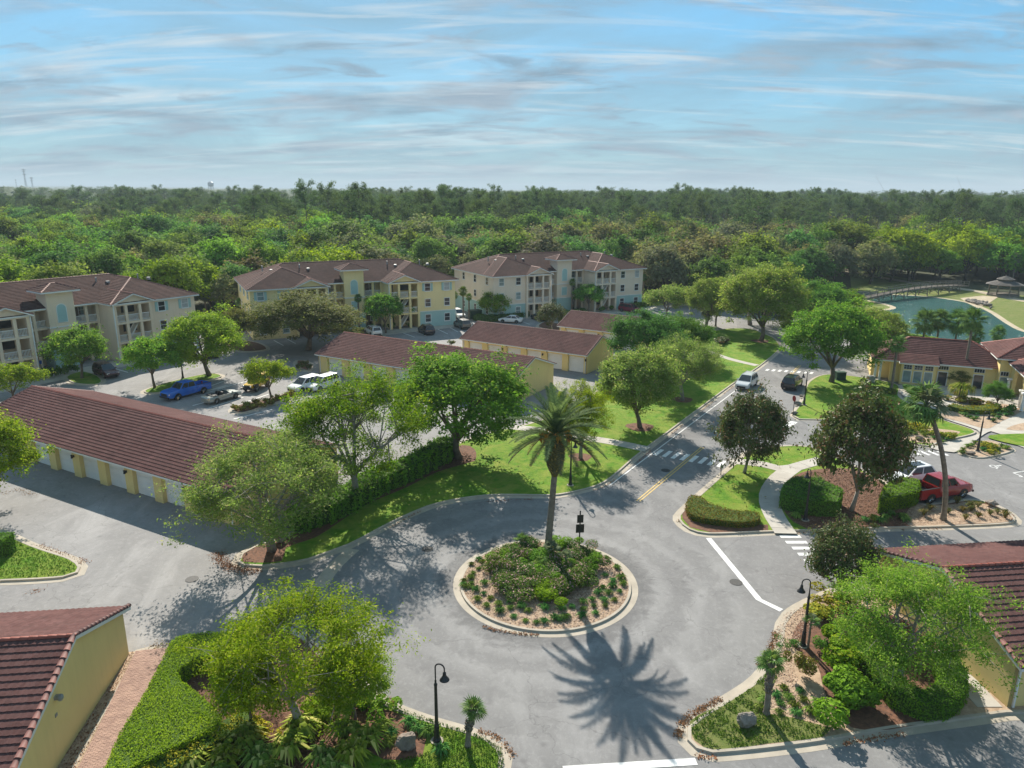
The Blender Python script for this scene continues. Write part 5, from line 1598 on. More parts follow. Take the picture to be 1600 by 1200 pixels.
        for s in (-1, 1):
            mb = MB(); mb.lathe([(.11, 0), (.11, .04)], 12); mb.build('headlight', M['lamp_lens'], root, loc=(L+.0, s*.50, .86), rot=(0, rad(90), 0))
        wb, tr, r = 1.22, .78, .42
        MB().lathe([(.38, 0), (.40, .05), (.40, .2), (.1, .22)], 16).build('spare_wheel', M['rubber'], root, loc=(-L-.0, 0, 1.0), rot=(0, rad(-90), 0))
    for sx in (-1, 1):
        for sy in (-1, 1):
            wheel(root, sx*wb, sy*tr, r)
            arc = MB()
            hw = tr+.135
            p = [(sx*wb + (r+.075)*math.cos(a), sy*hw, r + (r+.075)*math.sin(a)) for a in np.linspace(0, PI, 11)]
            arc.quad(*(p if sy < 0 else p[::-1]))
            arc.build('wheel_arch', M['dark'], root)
    for s in (-1, 1):
        zz = {'suv': 1.06, 'van': 1.08, 'hatch': .90, 'sedan': .95, 'convertible': .95, 'pickup': 1.28, 'offroad': 1.2}[kind]
        MB().box(.78, .92, s*.98-.09, s*.98+.09, zz, zz+.14).build('mirror', P if kind != 'offroad' else M['dark'], root)
    return root
def car_by_wheels(kind, colour, front_px, rear_px, label, half_track=.84, **k):
    """stands a car on the sighted near-side wheel contacts"""
    f, r = at(*front_px), at(*rear_px)
    d = (f-r).normalized(); n = Vector((-d.y, d.x))
    if n.dot((f+r)/2) < 0: n = -n
    c = (f+r)/2 + n*half_track
    return car(kind, colour, c, math.atan2(d.y, d.x), label, **k)

car_by_wheels('pickup', 'red', (1502,778), (1452,786.5), 'red pickup truck with an open dark bed by the gravel bed in the right lot')
rp = at(1418, 756)
car('hatch', 'white', at(1420, 751.5), ang_of(at(1502, 778), at(1452, 786.5)) - .02, 'white hatchback with a dark sunroof parked beside the red pickup truck')
car_by_wheels('pickup', 'blue', (278,625.5), (318,615), 'bright blue pickup truck parked by the grass strip in the left lot')
car_by_wheels('convertible', 'silver', (368,623), (340,631), 'silver convertible with its top folded, between blue pickup and yellow car')
car_by_wheels('offroad', 'yellow', (396,615), (424,602), 'yellow boxy off road car half under the small tree')
car_by_wheels('suv', 'maroon', (167,593), (146,585), 'dark maroon SUV at the left lot\'s small grass island')
car('suv', 'pale', at(302, 557), rad(-62), 'pale silver SUV under the tree by the peach building')
car('sedan', 'black', at(330, 556), rad(-62), 'black car parked next to the pale silver SUV by the peach building')
car('suv', 'white', at(477, 609), rad(-120), 'white SUV behind the big feathery tree in the left lot')
car('van', 'white', at(505, 607), rad(-120), 'white minivan mostly hidden behind foliage, nearest the left garage wall')
car('suv', 'white', at(583, 523), rad(120), 'white SUV showing just above the middle garage roof ridge')
car('suv', 'navy', at(666, 521), rad(116), 'dark navy SUV nosed in before the yellow building')
car('van', 'grey', at(722, 512), rad(116), 'grey brown van parked at the corner between two buildings')
car('sedan', 'white', at(798, 504), rad(165), 'white sedan seen side on before the hedge of the beige building')
car('sedan', 'black', at(843, 500), rad(120), 'black sedan partly behind the small magnolia by the beige building')
car_by_wheels('van', 'wine', (991,489.5), (971,487), 'dark red minivan parked at the right end of the beige building')
car('suv', 'white', at(716, 496), rad(-66), 'white SUV in the gap between yellow and beige buildings')
car('suv', 'pale', at(1166, 604.5), math.atan2(-rdir.y, -rdir.x), 'pale grey SUV coming down the road near the left kerb')
car('suv', 'black', at(1237, 605), math.atan2(rdir.y, rdir.x), 'black SUV driving up the road away from the roundabout')

# ------------------------------------------------------------------ lamps, signs, boxes
def street_lamp(px, hook, label, h=4.2, lens=None):
    b = at(*px); root = empty('street_lamp', (b.x, b.y, .11), hook, label=label, cat='street lamp', group='black gooseneck street lamps')
    MB().lathe([(.30, 0), (.30, .05), (.22, .06)], 14).build('footing', M['concrete'], root)
    MB().lathe([(.20, .05), (.19, .12), (.13, .22), (.12, .75), (.10, .85), (.12, .90), (.09, .96)], 14).build('base', M['iron'], root)
    MB().lathe([(.085, .9), (.07, h*.72), (.085, h*.725), (.085, h*.74), (.05, h*.75), (.045, h*.8)], 12).build('post', M['iron'], root)
    R = .22; zc = h-R
    P = [(0, 0, h*.78), (0, 0, zc)] + [(R - R*math.cos(a), 0, zc + R*math.sin(a)) for a in np.linspace(.25, PI, 11)] + [(2*R, 0, zc-.18)]
    mb = MB(); mb.tube(P, .035, 8); mb.build('arm', M['iron'], root)
    z = zc-.18
    MB().lathe([(.04, z+.04), (.075, z), (.085, z-.14), (.11, z-.20), (.22, z-.36), (.23, z-.39), (.21, z-.39)], 16, 2*R, 0).build('lamp_shade', M['iron'], root)
    MB().lathe([(.07, z-.42), (.11, z-.37), (.07, z-.28)], 10, 2*R, 0).build('bulb', M['lamp_lens'], root)
    return root
street_lamp((683,1161), rad(-15), 'street lamp on the front lawn beside the large brown rock')
street_lamp((1254,1012), rad(170), 'street lamp in the mulch bed at the end of the bent white stop line')
street_lamp((891,760), rad(35), 'street lamp on the lawn right behind the tall feathery palm')
street_lamp((1258,815), rad(100), 'street lamp before the boxy hedge beside the curving footpath')
street_lamp((1256,634), rad(175), 'street lamp by the road beyond the two magnolias, near white boulders')
street_lamp((1527,707), rad(-20), 'street lamp in the small gravel bed before the clubhouse')
street_lamp((286,592), rad(-60), 'street lamp over the left lot behind the blue pickup', 4.6)
street_lamp((1203,470), rad(200), 'far street lamp under trees along the bend of the road', 4.4)

def sign_post(px, h, panels, rz, label, name='road_sign', r=.035):
    b = at(*px); root = empty(name, (b.x, b.y, .11), rz, label=label, cat='sign')
    mb = MB(); mb.tube([(0, 0, 0), (0, 0, h)], r, 8); mb.build('post', M['iron'], root)
    for (w, hh, z, mat) in panels:
        MB().box(-w/2, w/2, -.06, -.036, z-hh/2, z+hh/2).build('panel', M[mat], root)
        for s in (-.3, .3): MB().box(-.06, .06, -.036, .04, z+s*hh-.03, z+s*hh+.03).build('bracket', M['iron'], root)
    MB().lathe([(.05, h), (.06, h+.05), (.02, h+.12)], 8).build('cap', M['iron'], root)
    return root
sign_post((905,857), 2.75, ((.46, .62, 2.25, 'iron'), (.60, .66, 1.50, 'iron')), rad(8), 'two black sign boards seen from behind, at the island\'s far edge', r=.05)
sign_post((1126,744), 1.0, ((.32, .32, .82, 'steel'),), rad(20), 'small grey sign on a low post by the road crossing')
M['sign_red'] = plain('sign_red', (0.30, 0.02, 0.02), (0.25, 0.016, 0.016), 3, .5)
M['sign_blue'] = plain('sign_blue', (0.02, 0.10, 0.42), (0.016, 0.08, 0.36), 3, .5)
b = at(1238.5, 651); st = empty('stop_sign', (b.x, b.y, .11), rad(-78), label='red stop sign edge on beside the road past the magnolias', cat='sign')
mb = MB(); mb.tube([(0, 0, 0), (0, 0, 2.3)], .035, 8); mb.build('post', M['iron'], st)
mb = MB(); p8 = [(.36*math.cos(PI/8+i*PI/4), .36*math.sin(PI/8+i*PI/4)) for i in range(8)]; mb.prism(p8, 0, .02, True); mb.build('panel', M['sign_red'], st, loc=(0, -.04, 2.05), rot=(rad(90), 0, 0))
sign_post((66,583), 1.7, ((.34, .5, 1.45, 'sign_blue'),), rad(35), 'small blue parking sign before the peach building')
MB().box(-.7, .7, -.5, .5, 0, .12).box(-.62, .62, -.42, .42, .12, 1.05).box(-.66, .66, -.46, .46, 1.05, 1.12).build('utility_box', M['util_green'], None, loc=(*at(1312,594), .1), label='dark green utility box under the broad tree near clubhouse', cat='utility box')
MB().box(-1.2, 1.2, -.8, .8, 0, 1.5).box(-1.25, 1.25, -.85, .85, 1.5, 1.62).box(-.03, .03, -.84, -.8, .1, 1.45).build('utility_cabinet', M['util_green'], None, loc=(*at(742,497), .05), rot=(0, 0, rad(28)), label='large dark green cabinet by the hedge of the beige building', cat='utility box')
MB().box(-.45, .45, -.35, .35, 0, .85).lathe([(.30, .85), (.30, .90), (.05, .91)], 14).build('air_conditioner', M['steel'], None, loc=(*at(1360,598), .1), label='grey air conditioner unit at the clubhouse\'s left end', cat='air conditioner')

# ------------------------------------------------------------------ boulders
def boulder(px, w, h, label, mat='rock', seed=1, rz=0):
    rng = np.random.default_rng(seed); bm = bmesh.new(); bmesh.ops.create_icosphere(bm, subdivisions=4, radius=.5)
    D = rng.normal(size=(26, 3)); D /= np.linalg.norm(D, axis=1, keepdims=True); cut = rng.uniform(.22, .42, 26)
    for v in bm.verts:
        p = np.array(v.co)
        for d, c in zip(D, cut):
            t = p@d - c
            if t > 0: p = p - d*t*.85
        p = p*(1 + .09*math.sin(p[0]*13+seed)*math.sin(p[1]*15)*math.cos(p[2]*12) + .04*math.sin(p[0]*43)*math.cos(p[2]*39+p[1]*31))
        v.co = (p[0]*w*1.15, p[1]*w*.85, (p[2]+.34)*h*1.25)
    me = bpy.data.meshes.new('boulder'); bm.to_mesh(me); bm.free(); me.materials.append(M[mat])
    b = at(*px)
    return link('boulder', me, None, (b.x, b.y, .10), (0, 0, rz), label=label, cat='rock')
M['rock_pale'] = plain('rock_pale', (0.30, 0.26, 0.22), (0.14, 0.12, 0.10), 2.5, .9, 1.0, 7)
boulder((634,1172), 1.12, .95, 'large brown boulder on the front lawn beside the street lamp', seed=3, rz=.3)
boulder((1162,1137), 1.15, .70, 'pale boulder lying beside the little fan palm at lower right', 'rock_pale', 5, .5)
boulder((437,849), .95, .75, 'boulder in the mulch behind the leaning olive tree trunk', 'rock', 7)
boulder((1549,793), 1.0, .6, 'pale boulder at the tip of the gravel bed by the red pickup', 'rock_pale', 9)
boulder((1436,689), 1.0, .5, 'flat boulder in the gravel bed below the sunny clubhouse lawn', 'rock', 11)
boulder((1517,712), .9, .4, 'low boulder at the foot of the clubhouse street lamp', 'rock', 13)
boulder((1246,634), 1.1, .6, 'white rounded boulder beside the roadside street lamp', 'rock_pale', 15)
boulder((1242,649), .9, .5, 'white boulder at the foot of the red stop sign', 'rock_pale', 17)
boulder((1252,622), .7, .4, 'small white boulder on the grass verge farthest up the road', 'rock_pale', 19)
for i in range(34):
    u = hash_(i*1.7); v = hash_(i*2.9+4)
    px = (1508 + 34*u + 8*v, 470.5 + 10*v*u + 3*v)
    o = boulder(px, .9+.9*hash_(i+.3), .6, 'pale riprap stone on the pond bank below the gazebo path', 'rock_pale', 20+i % 4, i)
    o['group'] = 'riprap stones on the pond bank'; o.name = 'riprap_stone'

# ------------------------------------------------------------------ far things on the horizon
def lattice_mast(px, dist, top_px, w, label, base_px=None):
    d = _ray(*px); b = Vector((d[0]/d[1]*dist, dist)); h = CAM_H + _ray(px[0], top_px)[2]/_ray(px[0], top_px)[1]*dist
    root = empty('radio_mast', (*b, 0), 0, label=label, cat='mast'); n = 12
    for k in range(4):
        c, s = math.cos(PI/4+k*PI/2), math.sin(PI/4+k*PI/2)
        mb = MB(); mb.tube([(c*w, s*w, 0), (c*w*.35, s*w*.35, h)], w*.10, 4); mb.build('leg', M['steel'], root)
    for i in range(n):
        f = lambda t: w*(1-.65*t); a, bb = i/n, (i+1)/n; mb = MB()
        for k in range(4):
            c, s = math.cos(PI/4+k*PI/2), math.sin(PI/4+k*PI/2); c2, s2 = math.cos(PI/4+(k+1)*PI/2), math.sin(PI/4+(k+1)*PI/2)
            mb.tube([(c*f(a), s*f(a), h*a), (c2*f(bb), s2*f(bb), h*bb)], w*.06, 4); mb.tube([(c*f(bb), s*f(bb), h*bb), (c2*f(bb), s2*f(bb), h*bb)], w*.07, 4)
        mb.build('brace', M['steel'], root)
    for z in (.78, .90, .97): MB().box(-w, w, -w, w, h*z, h*z+w*.5).build('antenna', M['steel'], root)
lattice_mast((41,292), 2600, 264, 4.2, 'tallest lattice mast on the hazy horizon at far left')
lattice_mast((51,292), 2600, 277, 3.4, 'shorter lattice mast just right of the tallest mast')
lattice_mast((26,292), 2900, 280, 2.0, 'thin faint mast just left of the tallest mast')
d = _ray(330, 297); wt = empty('water_tower', (d[0]/d[1]*2200, 2200, 0), 0, label='water tower standing above the tree line on the horizon', cat='water tower')
MB().lathe([(2.2, 28), (7.6, 31), (8.4, 35), (7.6, 40), (3, 43)], 16).build('tank', M['steel'], wt)
for k in range(6):
    mb = MB(); a = k*PI/3; mb.tube([(7*math.cos(a), 7*math.sin(a), 0), (6.6*math.cos(a), 6.6*math.sin(a), 33)], .7, 6); mb.build('leg', M['steel'], wt)
mb = MB(); mb.tube([(0, 0, 0), (0, 0, 30)], 1.3, 8); mb.build('riser', M['steel'], wt)
for (x0, y0, x1, y1, lb) in ((1386,301,1368,274,'thin leaning crane boom on the horizon, left of two'), (1507,302,1495,275,'thin leaning crane boom on the horizon, right of two')):
    D = 3000; a = _ray(x0, y0); b = _ray(x1, y1); mb = MB()
    pa = Vector((a[0]/a[1]*D, D, CAM_H + a[2]/a[1]*D)); pb = Vector((b[0]/b[1]*D, D, CAM_H + b[2]/b[1]*D))
    root = empty('crane', (pa.x, D, 0), 0, label=lb, cat='crane')
    mb.tube([(0, 0, 12), tuple(pb - Vector((pa.x, D, 0)))], .55, 4); mb.build('boom', M['steel'], root)
    MB().box(-3, 3, -3, 3, 0, 12).build('base', M['steel'], root)
# ------------------------------------------------------------------ trees that stand singly
tree('elm0', (425,862), 662, 270, 'leaning thin leaved olive green tree at the garage corner by the drive', leaf='leaf_elm')
tree('elm1', (556,790), 578, 238, 'feathery light green tree rising from the long hedge', leaf='leaf_oak')
tree('oak0', (717,718), 546, 222, 'dense bright green tree at the end of the long hedge, left of tall palm', leaf='leaf_oak')
tree('oak1', (398,1142), 985, 120, 'small dense lime green tree at the notch of the flat topped hedge', leaf='leaf_lime', rz=.6)
tree('oak2', (556,1132), 1010, 120, 'small dense green tree by the kerb right of the airy lime tree', leaf='leaf_lime', rz=2.6)
tree('elm2', (470,1145), 922, 310, 'lime green airy tree over the flat topped hedge at lower left', leaf='leaf_lime', rz=2.9)
tree('elm3', (1408,1082), 880, 262, 'lime green tree inside the curved hedge at lower right', leaf='leaf_lime')
tree('magnolia0', (1310,935), 810, 118, 'small dark magnolia beside the crossing, behind a lime green tree')
tree('magnolia1', (1163,741), 601, 118, 'magnolia standing on the small lawn beside the road crossing')
tree('magnolia2', (1330,800), 600, 158, 'largest bronze tinged magnolia, in front of the parked red pickup', rz=4.4)
tree('elm1', (907,718), 598, 118, 'yellow green tree half hidden behind the tall palm crown', leaf='leaf_lime', rz=1.0)
tree('oak1', (1000,670), 537, 140, 'rounded tree in a mulch ring on the lawn strip nearest the crossing', leaf='leaf_elm')
tree('elm2', (1066,627), 520, 125, 'wide loose tree further up the lawn strip beside the road', leaf='leaf_elm', rz=2.2)
tree('oak2', (1012,590), 486, 125, 'dark green dense tree at the end of the far garages', leaf='leaf_dark')
tree('oak0', (1066,566), 492, 100, 'second dark green tree, by the short footpath on the lawn', leaf='leaf_dark', rz=2.5)
tree('young0', (128,592), 510, 94, 'young tree on the small oval grass island before the peach building', leaf='leaf_lime')
tree('young1', (242,607), 525, 90, 'young round tree on the grass strip left of the blue pickup', leaf='leaf_oak')
tree('oak1', (327,588), 480, 135, 'bright green tree at the right end of the long grass strip', leaf='leaf_lime', rz=.8)
tree('young2', (424,622), 560, 74, 'small yellow green tree on the shrub island by the yellow car', leaf='leaf_lime')
tree('oak2', (482,548), 456, 165, 'broad brownish oak spreading before the yellow building', leaf='leaf_olive', rz=1.9)
tree('young0', (376,545), 478, 62, 'thin olive tree on the mulch island beside the broad oak', leaf='leaf_olive', rz=4.0)
tree('young1', (603,521), 459, 62, 'bright green young tree before the stair bay of the yellow building', leaf='leaf_oak', rz=2.0)
tree('young2', (26,632), 566, 92, 'yellow green tree rising behind the long garage roof at far left', leaf='leaf_lime', rz=.3)
tree('oak2', (-26,800), 642, 175, 'bright green tree overhanging the garage doors at the left edge', leaf='leaf_lime', rz=.5)
tree('young0', (771,500), 456, 52, 'rounded small tree at the corner hedge of the beige building', leaf='leaf_oak', rz=1.0)
tree('magnolia0', (863,516), 472, 44, 'small olive magnolia among cars behind the garages', rz=1.5)
tree('young1', (919,488), 444, 54, 'small tree before the walkway of the beige building', leaf='leaf_oak', rz=.2)
tree('young2', (1040,500), 444, 66, 'rounded tree just right of the dark red minivan', leaf='leaf_elm', rz=2.0)
tree('oak1', (1103,512), 428, 74, 'dome shaped tree between the minivan and the road bend', leaf='leaf_elm', rz=2.4)
tree('oak0', (1189,534), 412, 130, 'big bright tree on the lawn at the bend of the road', leaf='leaf_elm', rz=.4)
tree('elm3', (1172,508), 415, 120, 'yellow green tree behind the big tree at the road bend', leaf='leaf_elm', rz=1.4)
tree('oak2', (1262,505), 438, 110, 'broad tree across the road beyond its bend', leaf='leaf_oak', rz=3.0)
tree('young1', (1318,498), 452, 60, 'rounded tree at the left foot of the timber bridge', leaf='leaf_oak', rz=3.0)
tree('oak0', (1299,598), 470, 150, 'broad bright tree spreading beside the clubhouse and over the road', leaf='leaf_oak', rz=1.2)
tree('oak1', (1362,560), 478, 100, 'rounded light tree behind the left end of the clubhouse', leaf='leaf_elm', rz=3.3)
tree('young2', (1416,640), 566, 40, 'narrow small tree behind the sunlit clubhouse lawn path', leaf='leaf_oak', rz=3.3) if False else None
# clubhouse topiary
tree('magnolia1', (1490,602), 573, 46, 'clipped olive round crowned tree against the clubhouse wall', leaf='leaf_olive', rz=2.0)
tree('oak2', (1556,636), 596, 42, 'dark green mushroom shaped tree beside the clubhouse arch', leaf='leaf_dark', rz=1.0)

# ------------------------------------------------------------------ palms
def crown_point(base, crown_px):
    b = at(*base); z = height_at(*crown_px, b); d = _ray(*crown_px)
    return b, z, d[0]*b.y/d[1] - b.x
def date_palm(base, crown_px, label):
    b, zc, lx = crown_point(base, crown_px)
    root = empty('date_palm', (*b, .11), 0, label=label, cat='palm')
    zc -= .11; zb = zc - 2.5
    P = []; R = []
    for i in range(31):
        t = i/30; P.append((lx*t, 0, zb*t)); R.append((.25-.055*t)*(1.06 if i % 2 else .97)*(1+.5*max(0, .06-t)/.06))
    mb = MB(); mb.tube(P, R, 12); mb.build('trunk', M['palm_bark'], root, True)
    M['palm_boots'] = plain('palm_boots', (0.160, 0.150, 0.035), (0.070, 0.058, 0.022), 7, .95, 1.0, 16)
    mb = MB(); mb.lathe([(.21, zb-.3), (.34, zb), (.54, zb+.45), (.64, zb+1.1), (.65, zb+1.8), (.54, zb+2.3), (.36, zb+2.6)], 16, lx, 0); mb.build('boot_bulb', M['palm_boots'], root, True)
    rng = random.Random(3)
    mb = MB()
    for i in range(260):
        t = (i+.5)/260; a = i*2.39996; z = zb - .1 + 2.5*t
        r = np.interp(t, (0, .22, .5, .75, 1), (.30, .53, .64, .64, .46))
        c, s = math.cos(a), math.sin(a); n = Vector((-s, c, 0))*.07
        p = Vector((lx+c*r, s*r, z)); q = Vector((lx+c*(r+.10), s*(r+.10), z+.17))
        mb.quad(p-n, p+n, q+n*.5, q-n*.5)
    with_tone(mb.mesh('boots', M['leaf_palm_old']), 3)
    link('boots', bpy.data.meshes['boots'], root, kind='stuff')
    FR = [date_frond(s) for s in (1, 2, 3)] + [date_frond(4, mat='leaf_palm_old', curve=.40)]
    for i, (el, az, tw, s) in enumerate(fronds(54, 9, -20, 86)):
        lowf = el < rad(-6)
        m4 = FR[3] if lowf else FR[i % 3]
        q = (Matrix.Rotation(az, 4, 'Z') @ Matrix.Rotation(-el, 4, 'Y') @ Matrix.Rotation(tw*.4, 4, 'X')).to_euler()
        k = s*(1.02 if el < rad(45) else .98)
        link('frond', m4, root, (lx + .22*math.cos(az)*math.cos(el), .22*math.sin(az)*math.cos(el), zc + .12 + .25*math.sin(max(0, el))), q, (k, k, k))
    for i in range(7):
        a = i*.9+.4; mb = MB(); mb.tube([(lx, 0, zc+.1), (lx+.6*math.cos(a), .6*math.sin(a), zc+.55), (lx+.95*math.cos(a), .95*math.sin(a), zc+.1)], .02, 4)
        for k in range(26):
            p = Vector((lx+(.8+.3*rng.random())*math.cos(a+rng.uniform(-.3, .3)), (.8+.3*rng.random())*math.sin(a+rng.uniform(-.3, .3)), zc+rng.uniform(-.25, .5)))
            mb.tube([p, p+Vector((0, 0, -.22))], .03, 4)
        mb.build('date_cluster', M['dates'], root)
    return root
date_palm((855,869), (868,683), 'tall feathery date palm in the centre of the roundabout island')

def fan_palm(base, crown_px, width_px, label, n=26, variants=None, r0=.17, group=None, boots=False, base_el=-60, name='fan_palm', skirt=False):
    """near palm: every leaf a part"""
    b, zc, lx = crown_point(base, crown_px)
    root = empty(name, (*b, .11), 0, label=label, cat='palm', group=group)
    V = variants or [FAN[0], FAN_GREY[0], FAN[1], FAN_GREY[1], FAN[2]]
    link('trunk', palm_trunk(zc, r0, r0*.78, (lx, 0), max(6, zc*4), boots), root)
    sc = width_px/FOC*math.hypot(b.y, 12)/2/1.08
    for i, (el, az, tw, s) in enumerate(fronds(n, int(base[0]), base_el)):
        q = (Matrix.Rotation(az, 4, 'Z') @ Matrix.Rotation(-el, 4, 'Y') @ Matrix.Rotation(tw, 4, 'X')).to_euler()
        k = sc*s
        link('palm_leaf', V[i % len(V)], root, (lx, 0, zc), q, (k, k, k))
    return root
fan_palm((731,1169), (740,1112), 52, 'little fan palm on the front lawn near the lawn\'s rounded tip', 22, r0=.13, base_el=-30, variants=FAN_WIDE, boots=True)
fan_palm((1197,1119), (1204,1040), 54, 'little shaggy fan palm beside the pale boulder at lower right', 24, r0=.15, base_el=-35, boots=True, variants=FAN)
fan_palm((1473,814), (1447,634), 76, 'tall leaning cabbage palm in the gravel bed near the red pickup', 40, r0=.20, base_el=-70)
fan_palm((1262,1015), (1267,974), 34, 'tiny fan palm in the mulch beside the lamp at lower right', 14, r0=.07, base_el=-5)
for i, (p, c, w) in enumerate((((861,880), (861,860), 34), ((815,862), (815,848), 30), ((884,893), (884,872), 26), ((843,897), (845,884), 30))):
    fan_palm(p, c, w, 'low fan palm among the flowering shrubs of the island', 13, r0=.08, base_el=5, variants=FAN_GREY if i % 2 == 0 else FAN, group='low fan palms in the island shrubs')
FANC = fan_crown_mesh('palm_crown', 34, 5, FAN, 'leaf_fan', 1.0, -70)
FANG = fan_crown_mesh('palm_crown', 34, 6, FAN_GREY, 'leaf_fan_grey', 1.0, -70)
def far_palm(base, crown_px, width_px, label, grey=False, r0=.17, group=None):
    b, zc, lx = crown_point(base, crown_px)
    root = empty('cabbage_palm', (*b, .02), hash_(base[0])*6, label=label, cat='palm', group=group)
    link('trunk', palm_trunk(zc, r0, r0*.8, (0, 0), 8), root)
    k = width_px/FOC*math.hypot(b.y, 12)/2/1.02
    link('crown', FANG if grey else FANC, root, (0, 0, zc), None, (k, k, k))
g = 'cabbage palms along the apartment fronts'
for base, cr, w, lb in (((562,520),(562,466),14,'slim tall palm close by the tower of the yellow building'), ((690,504),(688,463),11,'slim palm before the teal ground floor at the yellow building\'s right end'),
        ((711,503),(710,461),14,'left palm of the three in the gap between buildings'), ((724,501),(724,455),16,'tallest middle palm in the gap between buildings'), ((733,499),(732,464),12,'right palm of the three in the gap between buildings'),
        ((430,515),(428,472),15,'low palm crown before the left wing of the yellow building'), ((378,508),(379,473),15,'low palm before the left corner of the yellow building'),
        ((144,556),(144,495),19,'palm before the middle balconies of the peach building'), ((272,540),(273,481),22,'palm before the blank end of the peach building'),
        ((763,490),(763,448),16,'left palm of the pair at the beige building\'s left corner'), ((787,490),(787,447),16,'right palm of the pair at the beige building\'s left corner'),
        ((893,487),(893,441),12,'slim palm beside the beige building\'s tower'), ((981,480),(982,434),11,'slim palm before the beige building\'s right wing'), ((1004,477),(1008,434),12,'slim palm at the far right corner of the beige building')):
    far_palm(base, cr, w, lb, group=g)
for base, cr, w, lb, gr in (((1103,508),(1100,482),30,'grey green palm before the dome shaped tree',True), ((1118,510),(1117,474),24,'taller grey palm near the road bend',True),
        ((1440,545),(1440,503),44,'bushy palm on the near pond bank, first from the left behind the clubhouse',False), ((1462,543),(1459,500),36,'palm on the pond bank touching the bushy palm',False),
        ((1490,548),(1490,503),42,'palm on the pond bank behind the middle of the clubhouse roof',False), ((1520,546),(1522,524),32,'low palm on the pond bank right of the tall thin palm',False),
        ((1555,546),(1556,521),27,'lone round headed palm on the bank before the open water',False), ((1503,604),(1508,500),42,'tall thin palm standing up in front of the clubhouse roof',False),
        ((1392,612),(1402,538),30,'thin palm before the left hip of the clubhouse roof',False), ((1370,556),(1372,540),30,'grey palm at the back left of the clubhouse',True),
        ((1363,440),(1363,414),15,'small palm beside the sandy track beyond the bridge',False), ((1580,448),(1580,404),20,'tall palm rising behind the gazebo',True),
        ((322,488),(322,462),22,'grey palm left of the yellow building, left one of two',True), ((341,486),(338,466),20,'grey palm left of the yellow building, right one of two',True)):
    far_palm(base, cr, w, lb, gr)
# ponytail palm by the clubhouse
b = at(1500,626); pr = empty('ponytail_palm', (*b, .1), 0, label='ponytail palm with a swollen trunk and drooping pale leaves by the clubhouse', cat='palm')
MB().lathe([(.55, 0), (.62, .15), (.35, .5), (.2, 1.0), (.16, 1.5)], 12).build('trunk', M['palm_bark'], pr, True)
rng = random.Random(8); mb = MB()
for i in range(240):
    a = rng.uniform(0, 2*PI); l = rng.uniform(.9, 1.5); d = Vector((math.cos(a), math.sin(a), 0)); n = Vector((-d.y, d.x, 0))*.035; u = rng.uniform(.1, .7)
    p0 = Vector((0, 0, 1.5)); p1 = p0 + d*l*.5 + Vector((0, 0, u)); p2 = p0 + d*l*1.0 + Vector((0, 0, u*.7-.2)); p3 = p0 + d*l*1.15 + Vector((0, 0, u*.2-.9))
    mb.quad(p0-n, p0+n, p1+n, p1-n); mb.quad(p1-n, p1+n, p2+n, p2-n); mb.quad(p2-n, p2+n, p3)
me = with_tone(mb.mesh('leaves', M['leaf_ginger']), 8); link('leaves', me, pr, kind='stuff')

# ------------------------------------------------------------------ hedges
def line_hedge(px, w, h, mat, label, step=.6, **k):
    c = resample(pts(*px), step, closed=False)
    return hedge('hedge', ribbon_outline(c, w), h, mat, label=label, cat='hedge', rounded=False, **k)
line_hedge(((458,829),(500,815),(540,797),(590,767),(640,746),(690,718),(699,708)), 2.1, 1.5, 'leaf_hedge', 'long leafy hedge running from the garage corner to the dense bright tree', lump=.24, leaf=.17, per_m2=150, seed=3, shag=1.0)
hp = [at(x, y, 1.15) for x, y in ((276,995),(328,988),(385,990),(400,1000),(360,1012),(300,1031),(277,1049),(282,1062),(307,1081),(332,1104),(346,1126),(307,1150),(255,1174),(200,1201),(160,1232),(135,1232),(163,1199),(191,1139),(225,1085),(262,1014))]
hedge('hedge', hp, 1.05, 'leaf_hedge_lime', leaf=.075, per_m2=520, lump=.035, seed=5, shag=-.6, label='broad flat topped bright green hedge with a notch beside the paver strip', cat='hedge')
line_hedge(((240,1240),(275,1205),(320,1180),(360,1158),(395,1140)), 1.25, .75, 'leaf_gold', 'yellow leaved hedge along the flat topped green hedge', lump=.16, leaf=.10, per_m2=230, seed=7)
hedge('hedge', pts((1219,797),(1254,808),(1306,810),(1313,790),(1278,770),(1240,768),(1221,780)), 1.35, 'leaf_hedge', leaf=.12, per_m2=170, lump=.09, seed=9, label='boxy green hedge between the curving footpath and the large magnolia', cat='hedge', rounded=False, step=9)
hedge('hedge', pts((1371,805),(1400,799),(1431,791),(1434,775),(1405,768),(1378,783)), 1.3, 'leaf_hedge', leaf=.12, per_m2=170, lump=.08, seed=11, label='square green hedge between the large magnolia and the red pickup', cat='hedge', rounded=False, step=9)
hedge('hedge', pts((1072,798),(1078,814),(1100,821),(1150,827),(1184,824),(1182,812),(1140,807),(1108,797),(1093,786),(1080,784)), .55, 'leaf_bronze', leaf=.09, per_m2=230, lump=.04, seed=13, label='low bronze gold hedge wrapping the corner of the small lawn', cat='hedge')
line_hedge(((1338,1018),(1370,1062),(1403,1103),(1440,1119),(1475,1108),(1485,1085),(1473,1050)), 1.25, 1.05, 'leaf_hedge', 'curved clipped hedge around the lime green tree at lower right', leaf=.085, per_m2=260, lump=.04, seed=15)
line_hedge(((1350,612),(1375,614),(1398,617)), 1.2, .6, 'leaf_bronze', 'low olive hedge along the left end of the clubhouse', leaf=.14, per_m2=110, seed=17, lump=.1)
line_hedge(((1484,640),(1500,644),(1520,646),(1540,645),(1554,641)), 1.6, .55, 'leaf_gold', 'low yellow hedge curving before the ponytail palm', leaf=.12, per_m2=130, seed=19, lump=.1)
